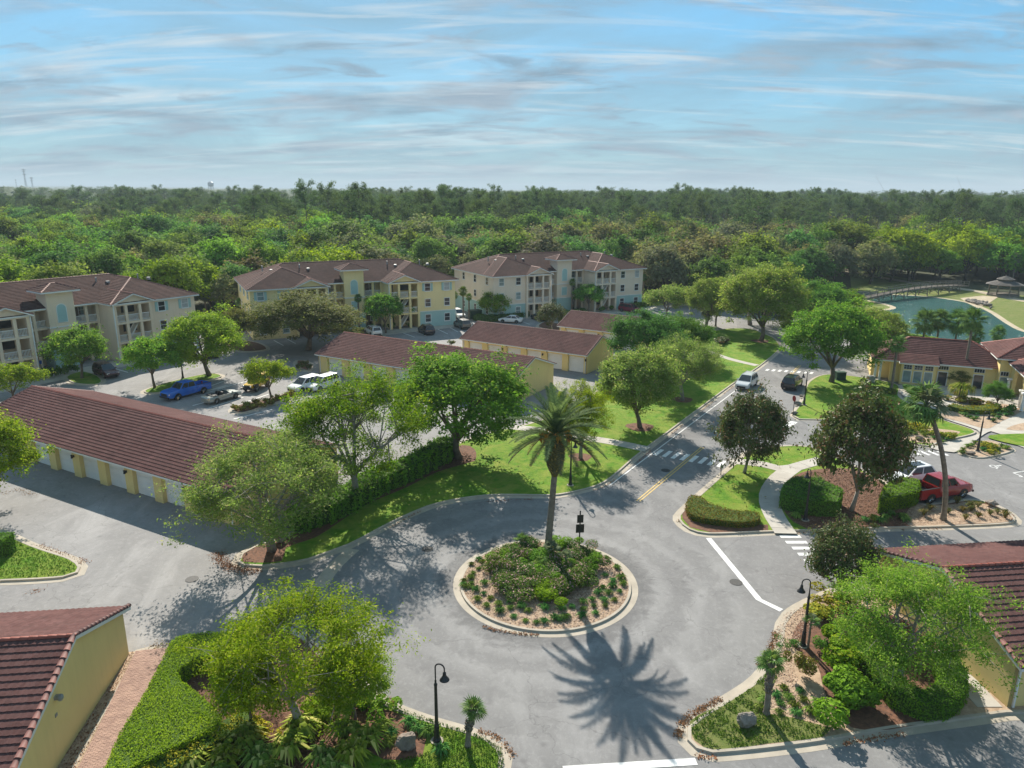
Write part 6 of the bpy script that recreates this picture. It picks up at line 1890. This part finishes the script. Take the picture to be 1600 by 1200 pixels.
line_hedge(((745,500),(765,502),(790,499),(822,494)), 2.2, 1.0, 'leaf_dark', 'dark clipped hedge along the beige building', leaf=.22, per_m2=50, seed=21)
line_hedge(((985,482),(1003,479),(1022,475)), 2.0, 1.0, 'leaf_hedge', 'green hedge at the beige building\'s right corner', leaf=.22, per_m2=50, seed=23)
line_hedge(((1000,474),(1025,467),(1060,465)), 2.4, 1.2, 'leaf_hedge_lime', 'bright hedge behind the dark red minivan', leaf=.22, per_m2=50, seed=25)
line_hedge(((-4,872),(4,868),(10,862)), 1.5, 1.4, 'leaf_hedge', 'clipped hedge cut off by the left edge on the triangular lawn', leaf=.10, per_m2=190, seed=27)

# ------------------------------------------------------------------ shrubs, flowers, tufts
BUSH = {}
def bush(px, wpx, h, mat, label, cat='shrub', name='shrub', leaf=.09, n=1500, group=None, z=.1, seed=None):
    b = at(*px); w = wpx/FOC*math.hypot(b.y, 15)
    key = (mat, leaf, n, (seed or int(px[0])) % 3)
    if key not in BUSH: BUSH[key] = bush_mesh('shrub', key[3]+1, n, mat, leaf)
    return link(name, BUSH[key], None, (b.x, b.y, z), (0, 0, hash_(px[0]+px[1])*6.28), (w, w, h*1.15), label=label, cat=cat, group=group)
for i, (x, y, w) in enumerate(((770,880,44),(775,905,46),(790,925,48),(820,938,50),(850,944,50),(880,940,48),(905,925,46),(925,905,46),(935,885,40),(915,868,36),(790,862,40),(825,850,36),(875,852,38),(900,858,34),(800,895,44),(900,900,40),(850,918,44),(810,872,40),(868,905,40),(760,895,36),(835,880,46),(862,888,44),(820,905,46),(885,880,44),(845,905,44),(800,915,44),(890,915,42))):
    x, y = 852 + (x-852)*.86, 897 + (y-897)*.80
    bush((x, y), w*1.25, .85+.3*hash_(x), 'leaf_oleander' if i % 4 else 'leaf_hedge', 'pink flowered shrub in the dense mass around the tall palm' if i % 4 else 'plain green shrub in the dense mass around the tall palm', leaf=.055, n=4200, group='shrubs massed around the tall palm')
bush((1338,1108), 98, 1.75, 'leaf_hedge', 'large rounded glossy green shrub, lower one of two beside the curved hedge', leaf=.085, n=5200)
bush((1318,1052), 84, 1.7, 'leaf_oak', 'rounded green shrub just above the largest glossy shrub', leaf=.085, n=4200)
bush((1258,1060), 42, 1.5, 'leaf_bronze', 'narrow bronze green shrub left of the two large rounded shrubs', leaf=.08, n=1800)
bush((1282,1020), 34, .9, 'leaf_hedge', 'small green shrub right behind the lamp at lower right', leaf=.10, n=900)
bush((1238,1012), 30, .5, 'leaf_dark', 'low dark creeping shrub at the kerb left of the lamp at lower right', leaf=.09, n=800)
bush((1275,962), 56, .8, 'leaf_gold', 'yellow shrub beside the kerb under the lamp arm at lower right', leaf=.10, n=1800)
bush((1310,945), 50, .9, 'leaf_gold', 'yellow shrub under the small magnolia at lower right', leaf=.10, n=1500)
bush((402,1150), 70, .9, 'leaf_gold', 'loose yellow shrub at the right end of the yellow hedge', leaf=.10, n=1500)
bush((345,1050), 66, 1.1, 'leaf_bronze', 'bronze green shrub in the notch of the flat topped hedge', leaf=.10, n=1500)
bush((575,1105), 60, .8, 'leaf_oak', 'dark green shrub beneath the airy lime tree at the kerb', leaf=.10, n=1400)
bush((500,1120), 80, .9, 'leaf_lime', 'low bright shrub under the middle of the airy lime tree', leaf=.11, n=1500)
for i, (x, y, w) in enumerate(((300,1200,70),(352,1205,78),(405,1198,74),(452,1180,74),(500,1196,84),(548,1190,70),(470,1150,60),(540,1152,56),(425,1222,80),(520,1225,80))):
    pass
TUFT = [tuft_mesh('grass_tuft', s, 95, 'leaf_tuft', .36, .022, 1.15) for s in (1, 2, 3)]
STRAW = [tuft_mesh('straw_tuft', s, 90, 'leaf_straw', .75, .020, .75) for s in (4, 5)]
GINGER = [tuft_mesh('ginger', s, 120, 'leaf_ginger', 1.15, .075, .95) for s in (6, 7, 8)]
for i, (x, y) in enumerate(((300,1204),(352,1207),(405,1200),(452,1184),(503,1198),(550,1192),(470,1155),(540,1156),(425,1226),(520,1228),(380,1176),(330,1240),(575,1170))):
    b = at(x, y); s = .9+.4*hash_(x)
    link('ginger_plant', GINGER[i % 3], None, (b.x, b.y, .1), (0, 0, i*1.3), (s, s, s), label='striped yellow green strap leaved plant in the mass under the airy lime tree', cat='plant', group='variegated ginger plants under the airy lime tree')
def tufts(L, f, label, group, kind=TUFT, s0=.8, s1=1.3, name='grass_tuft'):
    for i, (x, y) in enumerate(L):
        b = at(*f(x, y)); s = s0 + (s1-s0)*hash_(x*1.3+y)
        link(name, kind[i % len(kind)], None, (b.x, b.y, .11), (0, 0, hash_(x+y)*6.28), (s, s, s*(.8+.3*hash_(y))), label=label, cat='plant', group=group)
tufts(((290,250),(325,225),(345,240),(325,270),(298,292),(288,312),(255,330),(290,340),(250,345),(288,358),(265,355),(310,370),(318,415),(347,388),(352,340),(378,410),(362,445),(418,435),(424,470),(488,495),(475,455),(470,425),(543,515),(522,450),(557,468),(595,523),(630,520),(678,503),(703,513),(726,500),(633,455),(712,458),(760,450),(808,492),(815,460),(812,430),(872,480),(855,415),(862,445),(885,385),(912,418),(918,445),(960,418),(933,385),(985,378),(905,358),(950,352),(955,325),(1000,343),(990,312),(970,265),(922,228),(905,240),(885,200),(915,300)),
      lambda x, y: (640+x/3, 802+y/3), 'small green tuft in the pale mulch ring of the roundabout island', 'grass tufts round the island', s0=.75, s1=1.3)
tufts(((840,738),(868,790),(820,825),(725,808),(705,850),(815,875),(912,880),(905,840),(955,805),(938,750),(995,872),(1040,825),(795,775)),
      lambda x, y: (1000+x/3.75, 884+y/3.75), 'small green tuft in the pale mulch near the shaggy fan palm', 'grass tufts by the shaggy fan palm', s0=.9, s1=1.3)
tufts(((970,815),(1010,780),(1125,800),(1178,740),(1212,790),(1268,785),(1230,840),(1312,825),(1310,760),(1385,810),(1480,830),(1430,800),(1105,745),(1255,770)),
      lambda x, y: (1200+x/4, 604+y/4), 'straw coloured grass clump in the gravel bed beside the red pickup', 'straw grass clumps by the red pickup', STRAW, .9, 1.35, 'grass_clump')
tufts(((610,855),(660,850),(735,840),(770,820),(840,840),(850,855),(700,860),(175,838)), lambda x, y: (1200+x/4, 602+y/4), 'dark green grassy clump at the foot of the square hedge', 'grassy clumps before the square hedge', TUFT, 1.3, 1.9, 'grass_clump')
tufts(((90,765),(170,780),(205,765),(145,825),(250,795),(325,795),(385,775),(425,810),(470,790),(525,840),(600,840),(605,880),(665,850),(190,805),(290,770)),
      lambda x, y: (1380+x/6.667, 561+y/6.667), 'dark tuft in the gravel bed below the sunny clubhouse lawn', 'tufts below the clubhouse lawn', TUFT, 1.1, 1.7)
tufts(((750,550),(860,545),(955,555),(808,580),(900,620),(940,645),(1045,560),(970,590),(1115,580),(1150,605),(1200,585),(1220,565),(1200,630),(1275,600),(1325,590),(1140,660),(970,625),(850,600),(1010,575)),
      lambda x, y: (1380+x/6.667, 561+y/6.667), 'tuft in the wide gravel bed before the clubhouse arch', 'tufts before the clubhouse arch', TUFT, 1.1, 1.6)
tufts(((880,930),(920,915),(950,890),(830,960),(815,995),(1105,990),(1150,970),(1195,960),(1235,930),(1285,945),(1030,960)),
      lambda x, y: (1380+x/6.667, 561+y/6.667), 'tuft round the clubhouse street lamp', 'tufts round the clubhouse lamp', TUFT, 1.1, 1.6)
tufts(((610,1160),(600,1140),(612,1150),(655,1145),(690,1178),(672,1150),(640,1135),(605,1170)), lambda x, y: (x, y), 'dark tuft around the large brown boulder', 'tufts round the brown boulder', TUFT, 1.0, 1.6)
for (x, y, w, lb) in ((1407,672,34,'left yellow shrub of the row on the clubhouse gravel bed'), (1424,670,34,'second yellow shrub of the row on the clubhouse gravel bed'), (1443,674,26,'third yellow shrub right beside the tall palm trunk'), (1466,683,26,'yellow green shrub right of the tall palm trunk'), (1482,687,28,'rightmost yellow green shrub on the clubhouse gravel bed'), (1548,703,36,'large yellow shrub beside the clubhouse street lamp')):
    bush((x, y), w, .7, 'leaf_gold', lb, leaf=.14, n=700)
bush((1577,645), 22, 1.1, 'leaf_dark', 'dark round shrub at the foot of the white entrance columns', leaf=.14, n=800)
bush((1520,632), 44, .9, 'leaf_bronze', 'olive shrub behind the low yellow hedge', leaf=.16, n=800)
bush((1420,613), 30, .9, 'leaf_dark', 'dark shrub under the tall clubhouse windows', leaf=.16, n=700)
bush((1445,611), 20, .6, 'leaf_bronze', 'bronze shrub by the dark clubhouse door', leaf=.16, n=500)
bush((1126,536), 30, 1.0, 'leaf_magnolia', 'dark bronze shrub on the far lawn beside the trees', leaf=.2, n=600)
for i, (x, y) in enumerate(((369,641),(378,644),(384,637),(393,641),(400,632),(407,637),(417,630),(424,634),(436,626),(446,622),(455,619))):
    bush((x, y), 15, .7, 'leaf_bronze', 'bronze ball shrub in the row on the parking island', leaf=.2, n=350, group='ball shrubs on the parking island')
for i, (x, y) in enumerate(((652,509),(665,507),(678,506),(691,504),(640,512),(700,503))):
    bush((x, y), 9, .9, 'leaf_dark', 'dark ball shrub along the teal wall of the yellow building', leaf=.25, n=200, group='ball shrubs along the teal wall')
for i, (x, y) in enumerate(((68,592),(80,590),(92,588),(104,584),(116,582),(300,560),(285,564))):
    bush((x, y), 12, 1.5, 'leaf_dark', 'dark shrub at the foot of the peach building', leaf=.25, n=250, group='dark shrubs along the peach building')
for i, (x, y) in enumerate(((540,522),(556,524),(575,519),(586,517),(612,514))):
    bush((x, y), 14, 1.2, 'leaf_dark', 'dark shrub before the yellow building\'s middle part', leaf=.25, n=250, group='dark shrubs before the yellow building')
for i, (x, y) in enumerate(((870,493),(882,491),(900,491),(912,489),(940,487),(955,485),(968,483))):
    bush((x, y), 12, 1.1, 'leaf_dark', 'dark shrub along the beige building front', leaf=.25, n=250, group='dark shrubs along the beige building')
for i, (x, y) in enumerate(((466,578),(475,574),(484,578),(705,540))):
    bush((x, y), 13, .9, 'leaf_magnolia', 'dark shrub at a garage corner in the middle lot', leaf=.2, n=300, group='dark shrubs at the garage corners')
for i, (x, y, w) in enumerate(((1318,480,40),(1290,500,46),(1338,500,40),(1325,520,50),(1240,520,30),(1415,540,44),(1390,552,40),(1450,552,36))):
    bush((x, y), w, 2.2, 'leaf_forest', 'bushy green shrub growing between the road bend and the pond', leaf=.25, n=900, group='shrubs between the road bend and the pond')

# ------------------------------------------------------------------ loose ground cover: leaf litter, grass blades, pavers
def scatter(name, poly, per_m2, size, mat, z, seed=1, flat=True, parent=None, aspect=.5, keep=None):
    rng = np.random.default_rng(seed); P = np.array([[q[0], q[1]] for q in poly]); lo, hi = P.min(0), P.max(0)
    n = int((hi-lo).prod()*per_m2); Q = lo + (hi-lo)*rng.random((n, 2))
    # even-odd test, all at once
    ins = np.zeros(n, bool); j = len(P)-1
    for i in range(len(P)):
        c = (P[i, 1] > Q[:, 1]) != (P[j, 1] > Q[:, 1])
        with np.errstate(divide='ignore', invalid='ignore'):
            xx = (P[j, 0]-P[i, 0])*(Q[:, 1]-P[i, 1])/(P[j, 1]-P[i, 1]) + P[i, 0]
        ins ^= c & (Q[:, 0] < xx); j = i
    Q = Q[ins]
    if keep is not None: Q = Q[keep(Q, rng)]
    C = np.column_stack([Q, np.full(len(Q), z) + rng.random(len(Q))*.02])
    N = rng.normal(size=(len(Q), 3))
    if flat: N[:, 2] = 2.2
    else: N[:, 2] *= .35
    me = leaf_mesh(name, C, N, np.full(len(Q), size), mat, rng, rng.random(len(Q)), aspect)
    return link(name, me, parent, kind='stuff')
patch = lambda f: (lambda Q, rng: (np.sin(Q[:, 0]*2.1)*np.sin(Q[:, 1]*1.7+1) + np.sin(Q[:, 0]*5.3+Q[:, 1]*4.1)*.6 + rng.normal(size=len(Q))*.5) > f)
M['leaf_grass'] = leafmat('leaf_grass', (0.060, 0.130, 0.012), (0.120, 0.210, 0.022), (0.24, 0.22, 0.08), .05, trans=.2)
scatter('grass', inset(plot_d_o, .62), 160, .11, 'leaf_grass', .14, 1, False, keep=lambda Q, r: ~np.array([inside(q, DBED) for q in Q]) if len(Q) else None) if False else None
front_lawn = pts((590,1098),(640,1115),(690,1133),(735,1147),(765,1160),(783,1172),(788,1190),(780,1230),(660,1230),(590,1200),(672,1178),(680,1150),(640,1128))
scatter('grass', front_lawn, 420, .085, 'leaf_grass', .15, 2, False)
rough = resample(pts((1080,1132),(1110,1114),(1165,1084),(1205,1047),(1214,1062),(1185,1110),(1240,1125),(1297,1142),(1285,1155),(1200,1164),(1120,1175),(1087,1160)), .4)
scatter('grass', rough, 330, .10, 'leaf_grass', .16, 3, False, keep=patch(-.45))
scatter('grass', inset(lawn_a_o, .8), 60, .12, 'leaf_grass', .135, 4, False, keep=lambda Q, r: (Q[:, 1] < 66) & ~in_poly(Q, BED_A))  if False else None
scatter('grass', inset(plot_e_o, .7), 130, .10, 'leaf_grass', .14, 5, False)
# brown leaves drifted into the gutters
def drift(name, a, b, n, w, seed, off=.2, z=.03, size=.085):
    rng = np.random.default_rng(seed); P = resample(pts(*a), .3, closed=False); P = np.array([[q[0], q[1]] for q in P])
    i = rng.integers(0, len(P), n); keepm = np.sin(i*.21+seed)+.4*np.sin(i*.83) > b; i = i[keepm]
    C = np.column_stack([P[i] + rng.normal(size=(len(i), 2))*w, z + np.abs(rng.normal(size=len(i)))*.035])
    N = rng.normal(size=(len(i), 3)); N[:, 2] = 1.8
    link(name, leaf_mesh(name, C, N, np.full(len(i), size), 'leaf_litter', rng, rng.random(len(i)), .6), None, kind='stuff')
drift('fallen_leaves', ((1212,990),(1205,1015),(1175,1058),(1135,1086),(1090,1112),(1066,1132),(1060,1150)), -.2, 2400, .12, 1)
drift('fallen_leaves', ((1090,1183),(1180,1186),(1267,1172),(1400,1149),(1500,1134)), .35, 1100, .09, 2)
drift('fallen_leaves', ((607,1094),(690,1126),(740,1140),(780,1155),(800,1180)), 0, 900, .10, 3)
drift('fallen_leaves', ((704,925),(715,950),(745,975),(790,988),(863,993),(920,985),(970,960)), .35, 1500, .08, 4)
drift('fallen_leaves', ((340,862),(345,875),(362,888),(400,893)), -.9, 1500, .26, 5, z=.02)
drift('fallen_leaves', ((60,852),(100,868),(136,882),(136,900),(110,915),(50,925)), .2, 700, .22, 6, z=.015)
drift('fallen_leaves', ((10,770),(30,765),(60,780),(45,785)), .6, 300, .25, 7, z=.015)
drift('fallen_leaves', ((1060,815),(1080,797),(1120,760),(1148,730)), .2, 900, .08, 8)
drift('fallen_leaves', ((1110,838),(1200,835),(1350,830),(1500,826)), .55, 900, .07, 9)
drift('fallen_leaves', ((545,862),(610,824),(690,790),(857,778),(950,757),(1047,679),(1150,601)), .2, 2000, .06, 10)
drift('fallen_leaves', ((232,1012),(250,1010),(262,1009)), -.9, 250, .3, 11, z=.02)
# wood chips on the mulch
scatter('wood_chips', inset(isl_o, .65), 190, .10, 'leaf_chip', .125, 20, aspect=.4)
scatter('wood_chips', pts((1226,760),(1260,740),(1330,738),(1400,767),(1432,790),(1418,822),(1350,825),(1262,828),(1240,817),(1222,795)), 110, .12, 'leaf_chip_dark', .135, 24, aspect=.4)
scatter('wood_chips', pts((1425,805),(1440,793),(1470,794),(1515,788),(1550,794),(1580,808),(1576,816),(1500,820),(1424,823)), 110, .10, 'leaf_chip', .135, 25, aspect=.4)
scatter('wood_chips', pts((290,1020),(430,990),(476,1002),(520,1037),(560,1077),(575,1110),(560,1170),(520,1240),(300,1180)), 80, .10, 'leaf_chip_dark', .13, 26, aspect=.4)
scatter('wood_chips', resample(pts((1215,975),(1255,950),(1300,960),(1240,1010),(1245,1060),(1260,1100),(1330,1140),(1300,1144),(1230,1120),(1195,1100),(1212,1058)), .6), 150, .10, 'leaf_chip', .13, 21, aspect=.35)
scatter('wood_chips', pts((452,850),(570,790),(720,728),(740,722),(725,705),(655,738),(562,795),(450,846)), 90, .10, 'leaf_chip_dark', .13, 22, aspect=.35)
# brick pavers beside the blank garage end
def pavers():
    a, b = at(202,1042), at(128,1192); d = (a-b).normalized(); n = Vector((d.y, -d.x))
    o = b - d*2.5; L = (a-b).length + 2.5 + 1.2; Wd = 1.75
    mb = MB(); rng = random.Random(2); r = 0; x = 0
    while x < L:
        k = 0; y = -.1 if r % 2 else 0
        while y < Wd:
            y0, y1 = max(0, y), min(Wd, y+.20)
            if y1-y0 > .05:
                h = .150 + rng.uniform(0, .012); g_ = .006
                p = [o + d*(x+g_) + n*(y0+g_), o + d*(x+.094) + n*(y0+g_), o + d*(x+.094) + n*(y1-g_), o + d*(x+g_) + n*(y1-g_)]
                mb.prism(ccw(p), .128, h)
            y += .20
        x += .10; r += 1
    root = sheet('paver_strip', [o, o+d*L, o+d*L+n*Wd, o+n*Wd], .126, M['mulch_pale'])
    mb.build('pavers', M['paver'], root, kind='stuff')
    sheet('gravel_bed', [o-n*1.3, o+d*L-n*1.0, o+d*L-n*.02, o-n*.02], .127, M['mulch_pale'])
    scatter('wood_chips', [o-n*1.2, o+d*L-n*.9, o+d*L-n*.05, o-n*.05], 160, .07, 'leaf_litter', .135, 30, aspect=.6)
pavers()

M['leaf_fallen'] = leafmat('leaf_fallen', (0.30, 0.27, 0.04), (0.50, 0.42, 0.10), (0.25, 0.13, 0.05), .4, trans=.1)
scatter('fallen_leaves', pts((1090,800),(1150,730),(1215,705),(1262,702),(1250,728),(1205,745),(1190,812)), 1.6, .16, 'leaf_fallen', .19, 43)
scatter('fallen_leaves', pts((560,790),(700,735),(850,690),(985,712),(893,768),(645,800)), .7, .16, 'leaf_fallen', .19, 44)
# ------------------------------------------------------------------ the forest beyond
def joined(name, tr, cr, leaf):
    """trunk and crown of one kind in a single mesh, for the woods too far away to part"""
    nv, nf = len(cr.vertices), len(cr.polygons)
    V = np.empty(nv*3, np.float32); cr.vertices.foreach_get('co', V)
    t = np.empty(nf, np.float32); cr.attributes['tone'].data.foreach_get('value', t)
    me = bpy.data.meshes.new(name)
    verts = [tuple(v) for v in V.reshape(-1, 3)] + [tuple(v.co) for v in tr.vertices]
    faces = [(4*i, 4*i+1, 4*i+2, 4*i+3) for i in range(nf)] + [tuple(nv+k for k in p.vertices) for p in tr.polygons]
    me.from_pydata(verts, [], faces)
    rng = np.random.default_rng(len(verts))
    for nm, val in (('tone', np.concatenate([t, np.full(len(faces)-nf, .5)])), ('pick', rng.random(len(faces)))):
        a = me.attributes.new(nm, 'FLOAT', 'FACE'); a.data.foreach_set('value', val.astype(np.float32))
    me.materials.append(M[leaf]); me.materials.append(M['bark_dark'])
    me.polygons.foreach_set('material_index', [0]*nf + [1]*(len(faces)-nf))
    return me
CLEAR = [Vector(p) for p in ((-260, -50), (-260, 60), (-108, 84), (-88, 108), (-72, 130), (-58, 143), (-40, 152), (-22, 160), (-16, 168), (4, 174), (20, 182), (30, 172), (34, 160), (52, 160), (72, 176), (88, 196), (104, 203), (124, 205), (150, 196), (190, 190), (240, 180), (240, -50))]
def woods():
    rng = np.random.default_rng(77)
    cell = 8.8; out = []
    y = 60.0
    while y < 900:
        step = cell*(1 + max(0, y-190)/420)
        half = y*.76 + 16
        n = int(2*half/step)
        for i in range(n):
            x = -half + step*(i + rng.random()); yy = y + step*rng.random()
            if inside((x, yy), CLEAR): continue
            out.append((x, yy, step))
        y += step
    return out
def zone(x, y, u):
    """what grows where: u is a fair die"""
    a = x/y
    if y > 285 + 40*math.sin(x*.02):
        pine_share = .28 if a < -.25 else .74
        if u < pine_share: return 'pine'
        return 'forest' if (u*17) % 1 < .72 else ('olive' if (u*31) % 1 < .6 else 'lime')
    if y > 230 and u > .86 and a > -.3: return 'pine'
    v = (u*13.7) % 1
    if a < -.22: return 'lime' if v < (.42 if y < 190 else .16) else ('forest' if v < .88 else 'olive')
    if a < .12: return 'forest' if v < .52 else ('olive' if v < .78 else ('lime' if v < .86 else 'grey'))
    if a < .46: return 'olive' if v < .40 else ('grey' if v < .56 else ('forest' if v < .93 else 'dark'))
    return 'lime' if v < .48 else ('forest' if v < .90 else 'olive')
LEAFOF = {'forest': 'leaf_forest', 'lime': 'leaf_forest_lime', 'olive': 'leaf_forest_olive', 'grey': 'leaf_forest_grey', 'dark': 'leaf_dark', 'pine': 'leaf_pine'}
LABEL = {'forest': ('green broadleaf tree in the wood behind the buildings', 'green broadleaf trees of the wood'),
         'lime': ('bright lime green tree in the wood behind the buildings', 'bright lime green trees of the wood'),
         'olive': ('olive brown tree in the wood behind the buildings', 'olive brown trees of the wood'),
         'grey': ('thin greyish tree in the wood behind the buildings', 'greyish trees of the wood'),
         'dark': ('dark green tree in the wood behind the buildings', 'dark green trees of the wood'),
         'pine': ('tall bare stemmed pine rising above the wood', 'pines of the wood')}
def place(x, y):
    a = x/y
    row = 'at the edge of' if y < (168 + 30*max(0, a+.3)) else 'within'
    if a < -.45: return row + ' the wood behind the peach building'
    if a < -.22: return row + ' the wood left of the yellow building'
    if a < -.02: return row + ' the wood behind the yellow building'
    if a < .20: return row + ' the wood behind the beige building'
    if a < .46: return row + ' the wood beyond the road bend'
    return row + ' the wood beyond the pond'
W_ = woods()
rng = np.random.default_rng(5)
W_.sort(key=lambda p: p[1] + abs(p[0])*.15)
near, far = W_[:290], W_[290:]
for (x, y, st) in near:
    u = rng.random(); k = zone(x, y, u)
    back = min(1, max(0, (y - 150)/90))
    h = (10.0 + 3.5*back + rng.uniform(-2.0, 4.5)) if k != 'pine' else rng.uniform(18, 23)
    w = (h*rng.uniform(.80, 1.12) if k != 'pine' else h*rng.uniform(.50, .62))
    proto = PROTO[('pine%d' % rng.integers(0, 3)) if k == 'pine' else 'forest%d' % rng.integers(0, 5)]
    lb, gp = LABEL[k]
    lb = lb.split(' in the wood')[0].split(' rising')[0] + ' ' + place(x, y); gp = gp + ' ' + place(x, y)
    root = empty('pine_tree' if k == 'pine' else 'forest_tree', (x, y, 0), rng.uniform(0, 6.28), label=lb, cat='tree', group=gp)
    link('trunk', proto[0], root, scale=(w, w, h))
    c = link('crown', proto[1], root, scale=(w, w, h))
    if k not in ('forest', 'pine'): c.material_slots[0].link = 'OBJECT'; c.material_slots[0].material = M[LEAFOF[k]]
# the rest of the woods: one object, trees set out by geometry nodes
kinds = ['forest', 'lime', 'olive', 'grey', 'pine']
lib = bpy.data.collections.new('woodland_kinds')
names = []
for ki, k in enumerate(kinds):
    for i in range(2):
        for lod in (0, 1):
            src = PROTO[('pine%d' if lod == 0 else 'farpine%d') % i] if k == 'pine' else PROTO[('forest%d' if lod == 0 else 'far%d') % i]
            me = joined('woodland_tree', src[0], src[1], LEAFOF[k])
            nm = 'k%02d' % (ki*4 + i*2 + lod)
            o = bpy.data.objects.new(nm, me); lib.objects.link(o); names.append(nm)
V = []; IDX = []; SC_ = []; RZ = []
for (x, y, st) in far:
    u = rng.random(); k = zone(x, y, u)
    if k == 'dark': k = 'forest'
    h = rng.uniform(12.0, 17.0) if k != 'pine' else rng.uniform(18.5, 25.0)
    h *= .92 + .09*math.sin(x*.021 + 1.3*math.sin(y*.013))*math.sin(y*.017 + x*.004) + rng.uniform(-.06, .10)
    w = max(h*(rng.uniform(.8, 1.05) if k != 'pine' else rng.uniform(.48, .62)), st*1.02)
    V.append((x, y, 0)); IDX.append(kinds.index(k)*4 + int(rng.integers(0, 2))*2 + (0 if y < (600 if k == 'pine' else 480) else 1)); SC_.append((w, w, h)); RZ.append(rng.uniform(0, 6.28))
me = bpy.data.meshes.new('woodland'); me.from_pydata(V, [], [])
a = me.attributes.new('idx', 'INT', 'POINT'); a.data.foreach_set('value', IDX)
a = me.attributes.new('size', 'FLOAT_VECTOR', 'POINT'); a.data.foreach_set('vector', np.array(SC_, np.float32).reshape(-1))
a = me.attributes.new('turn', 'FLOAT', 'POINT'); a.data.foreach_set('value', RZ)
wo = link('woodland', me, None, kind='stuff')
ng = bpy.data.node_groups.new('woodland', 'GeometryNodeTree')
ng.interface.new_socket('Geometry', in_out='INPUT', socket_type='NodeSocketGeometry')
ng.interface.new_socket('Geometry', in_out='OUTPUT', socket_type='NodeSocketGeometry')
gi = ng.nodes.new('NodeGroupInput'); go = ng.nodes.new('NodeGroupOutput')
ci = ng.nodes.new('GeometryNodeCollectionInfo'); ci.inputs['Collection'].default_value = lib
ci.inputs['Separate Children'].default_value = True; ci.inputs['Reset Children'].default_value = True
def named(n, t):
    q = ng.nodes.new('GeometryNodeInputNamedAttribute'); q.data_type = t; q.inputs[0].default_value = n
    return [s for s in q.outputs if s.enabled and s.name == 'Attribute'][0]
ip = ng.nodes.new('GeometryNodeInstanceOnPoints'); ip.inputs['Pick Instance'].default_value = True
cx = ng.nodes.new('ShaderNodeCombineXYZ')
ng.links.new(named('turn', 'FLOAT'), cx.inputs[2])
m2p = ng.nodes.new('GeometryNodeMeshToPoints')
ng.links.new(gi.outputs[0], m2p.inputs[0]); ng.links.new(m2p.outputs[0], ip.inputs['Points'])
ng.links.new(ci.outputs[0], ip.inputs['Instance']); ng.links.new(named('idx', 'INT'), ip.inputs['Instance Index'])
ng.links.new(named('size', 'FLOAT_VECTOR'), ip.inputs['Scale']); ng.links.new(cx.outputs[0], ip.inputs['Rotation'])
ng.links.new(ip.outputs[0], go.inputs[0])
wo.modifiers.new('woodland', 'NODES').node_group = ng

# canopy so far off that single trees cannot be told: one rolling sheet out to the horizon
def canopy():
    rng = np.random.default_rng(9); nr, na = 150, 420; mb = MB()
    R = 840*(11500/840)**(np.linspace(0, 1, nr)); A = np.linspace(-.86, .86, na)
    X = R[:, None]*np.sin(A)[None]; Y = R[:, None]*np.cos(A)[None]
    n1 = rng.normal(size=(nr, na))
    Z = 13 + 2.6*np.sin(X*.011+1)*np.sin(Y*.009) + 2.0*np.sin(X*.031+Y*.017) + n1*2.2 + 3.0*np.clip(-X/Y-.15, 0, .6)*3
    Z[0] = 0
    Z += np.clip((R[:, None]-5000)/6500, 0, 1)*np.clip(-X/Y+.1, -.05, .7)*26
    V = np.stack([X, Y, Z], -1).reshape(-1, 3)
    F = [(i*na+j, i*na+j+1, (i+1)*na+j+1, (i+1)*na+j) for i in range(nr-1) for j in range(na-1)]
    me = bpy.data.meshes.new('far_woods'); me.from_pydata([tuple(v) for v in V], [], F); me.materials.append(M['canopy'])
    link('far_woods', me, None, kind='stuff')
M['canopy'] = plain('canopy', (0.050, 0.085, 0.028), (0.028, 0.050, 0.018), .06, 1.0, .6, .15)
canopy()

# ------------------------------------------------------------------ haze
mb = MB().box(-12500, 12500, -90, 12500, -1.5, 105)
hm = bpy.data.materials.new('haze'); hm.use_nodes = True; nt = hm.node_tree; nt.nodes.clear()
o = nt.nodes.new('ShaderNodeOutputMaterial'); v = nt.nodes.new('ShaderNodeVolumePrincipled')
v.inputs['Color'].default_value = (0.62, 0.74, 0.84, 1); v.inputs['Density'].default_value = HAZE; v.inputs['Anisotropy'].default_value = 0.0
nt.links.new(v.outputs[0], o.inputs['Volume'])
if HAZE: mb.build('haze', hm, None, kind='stuff')
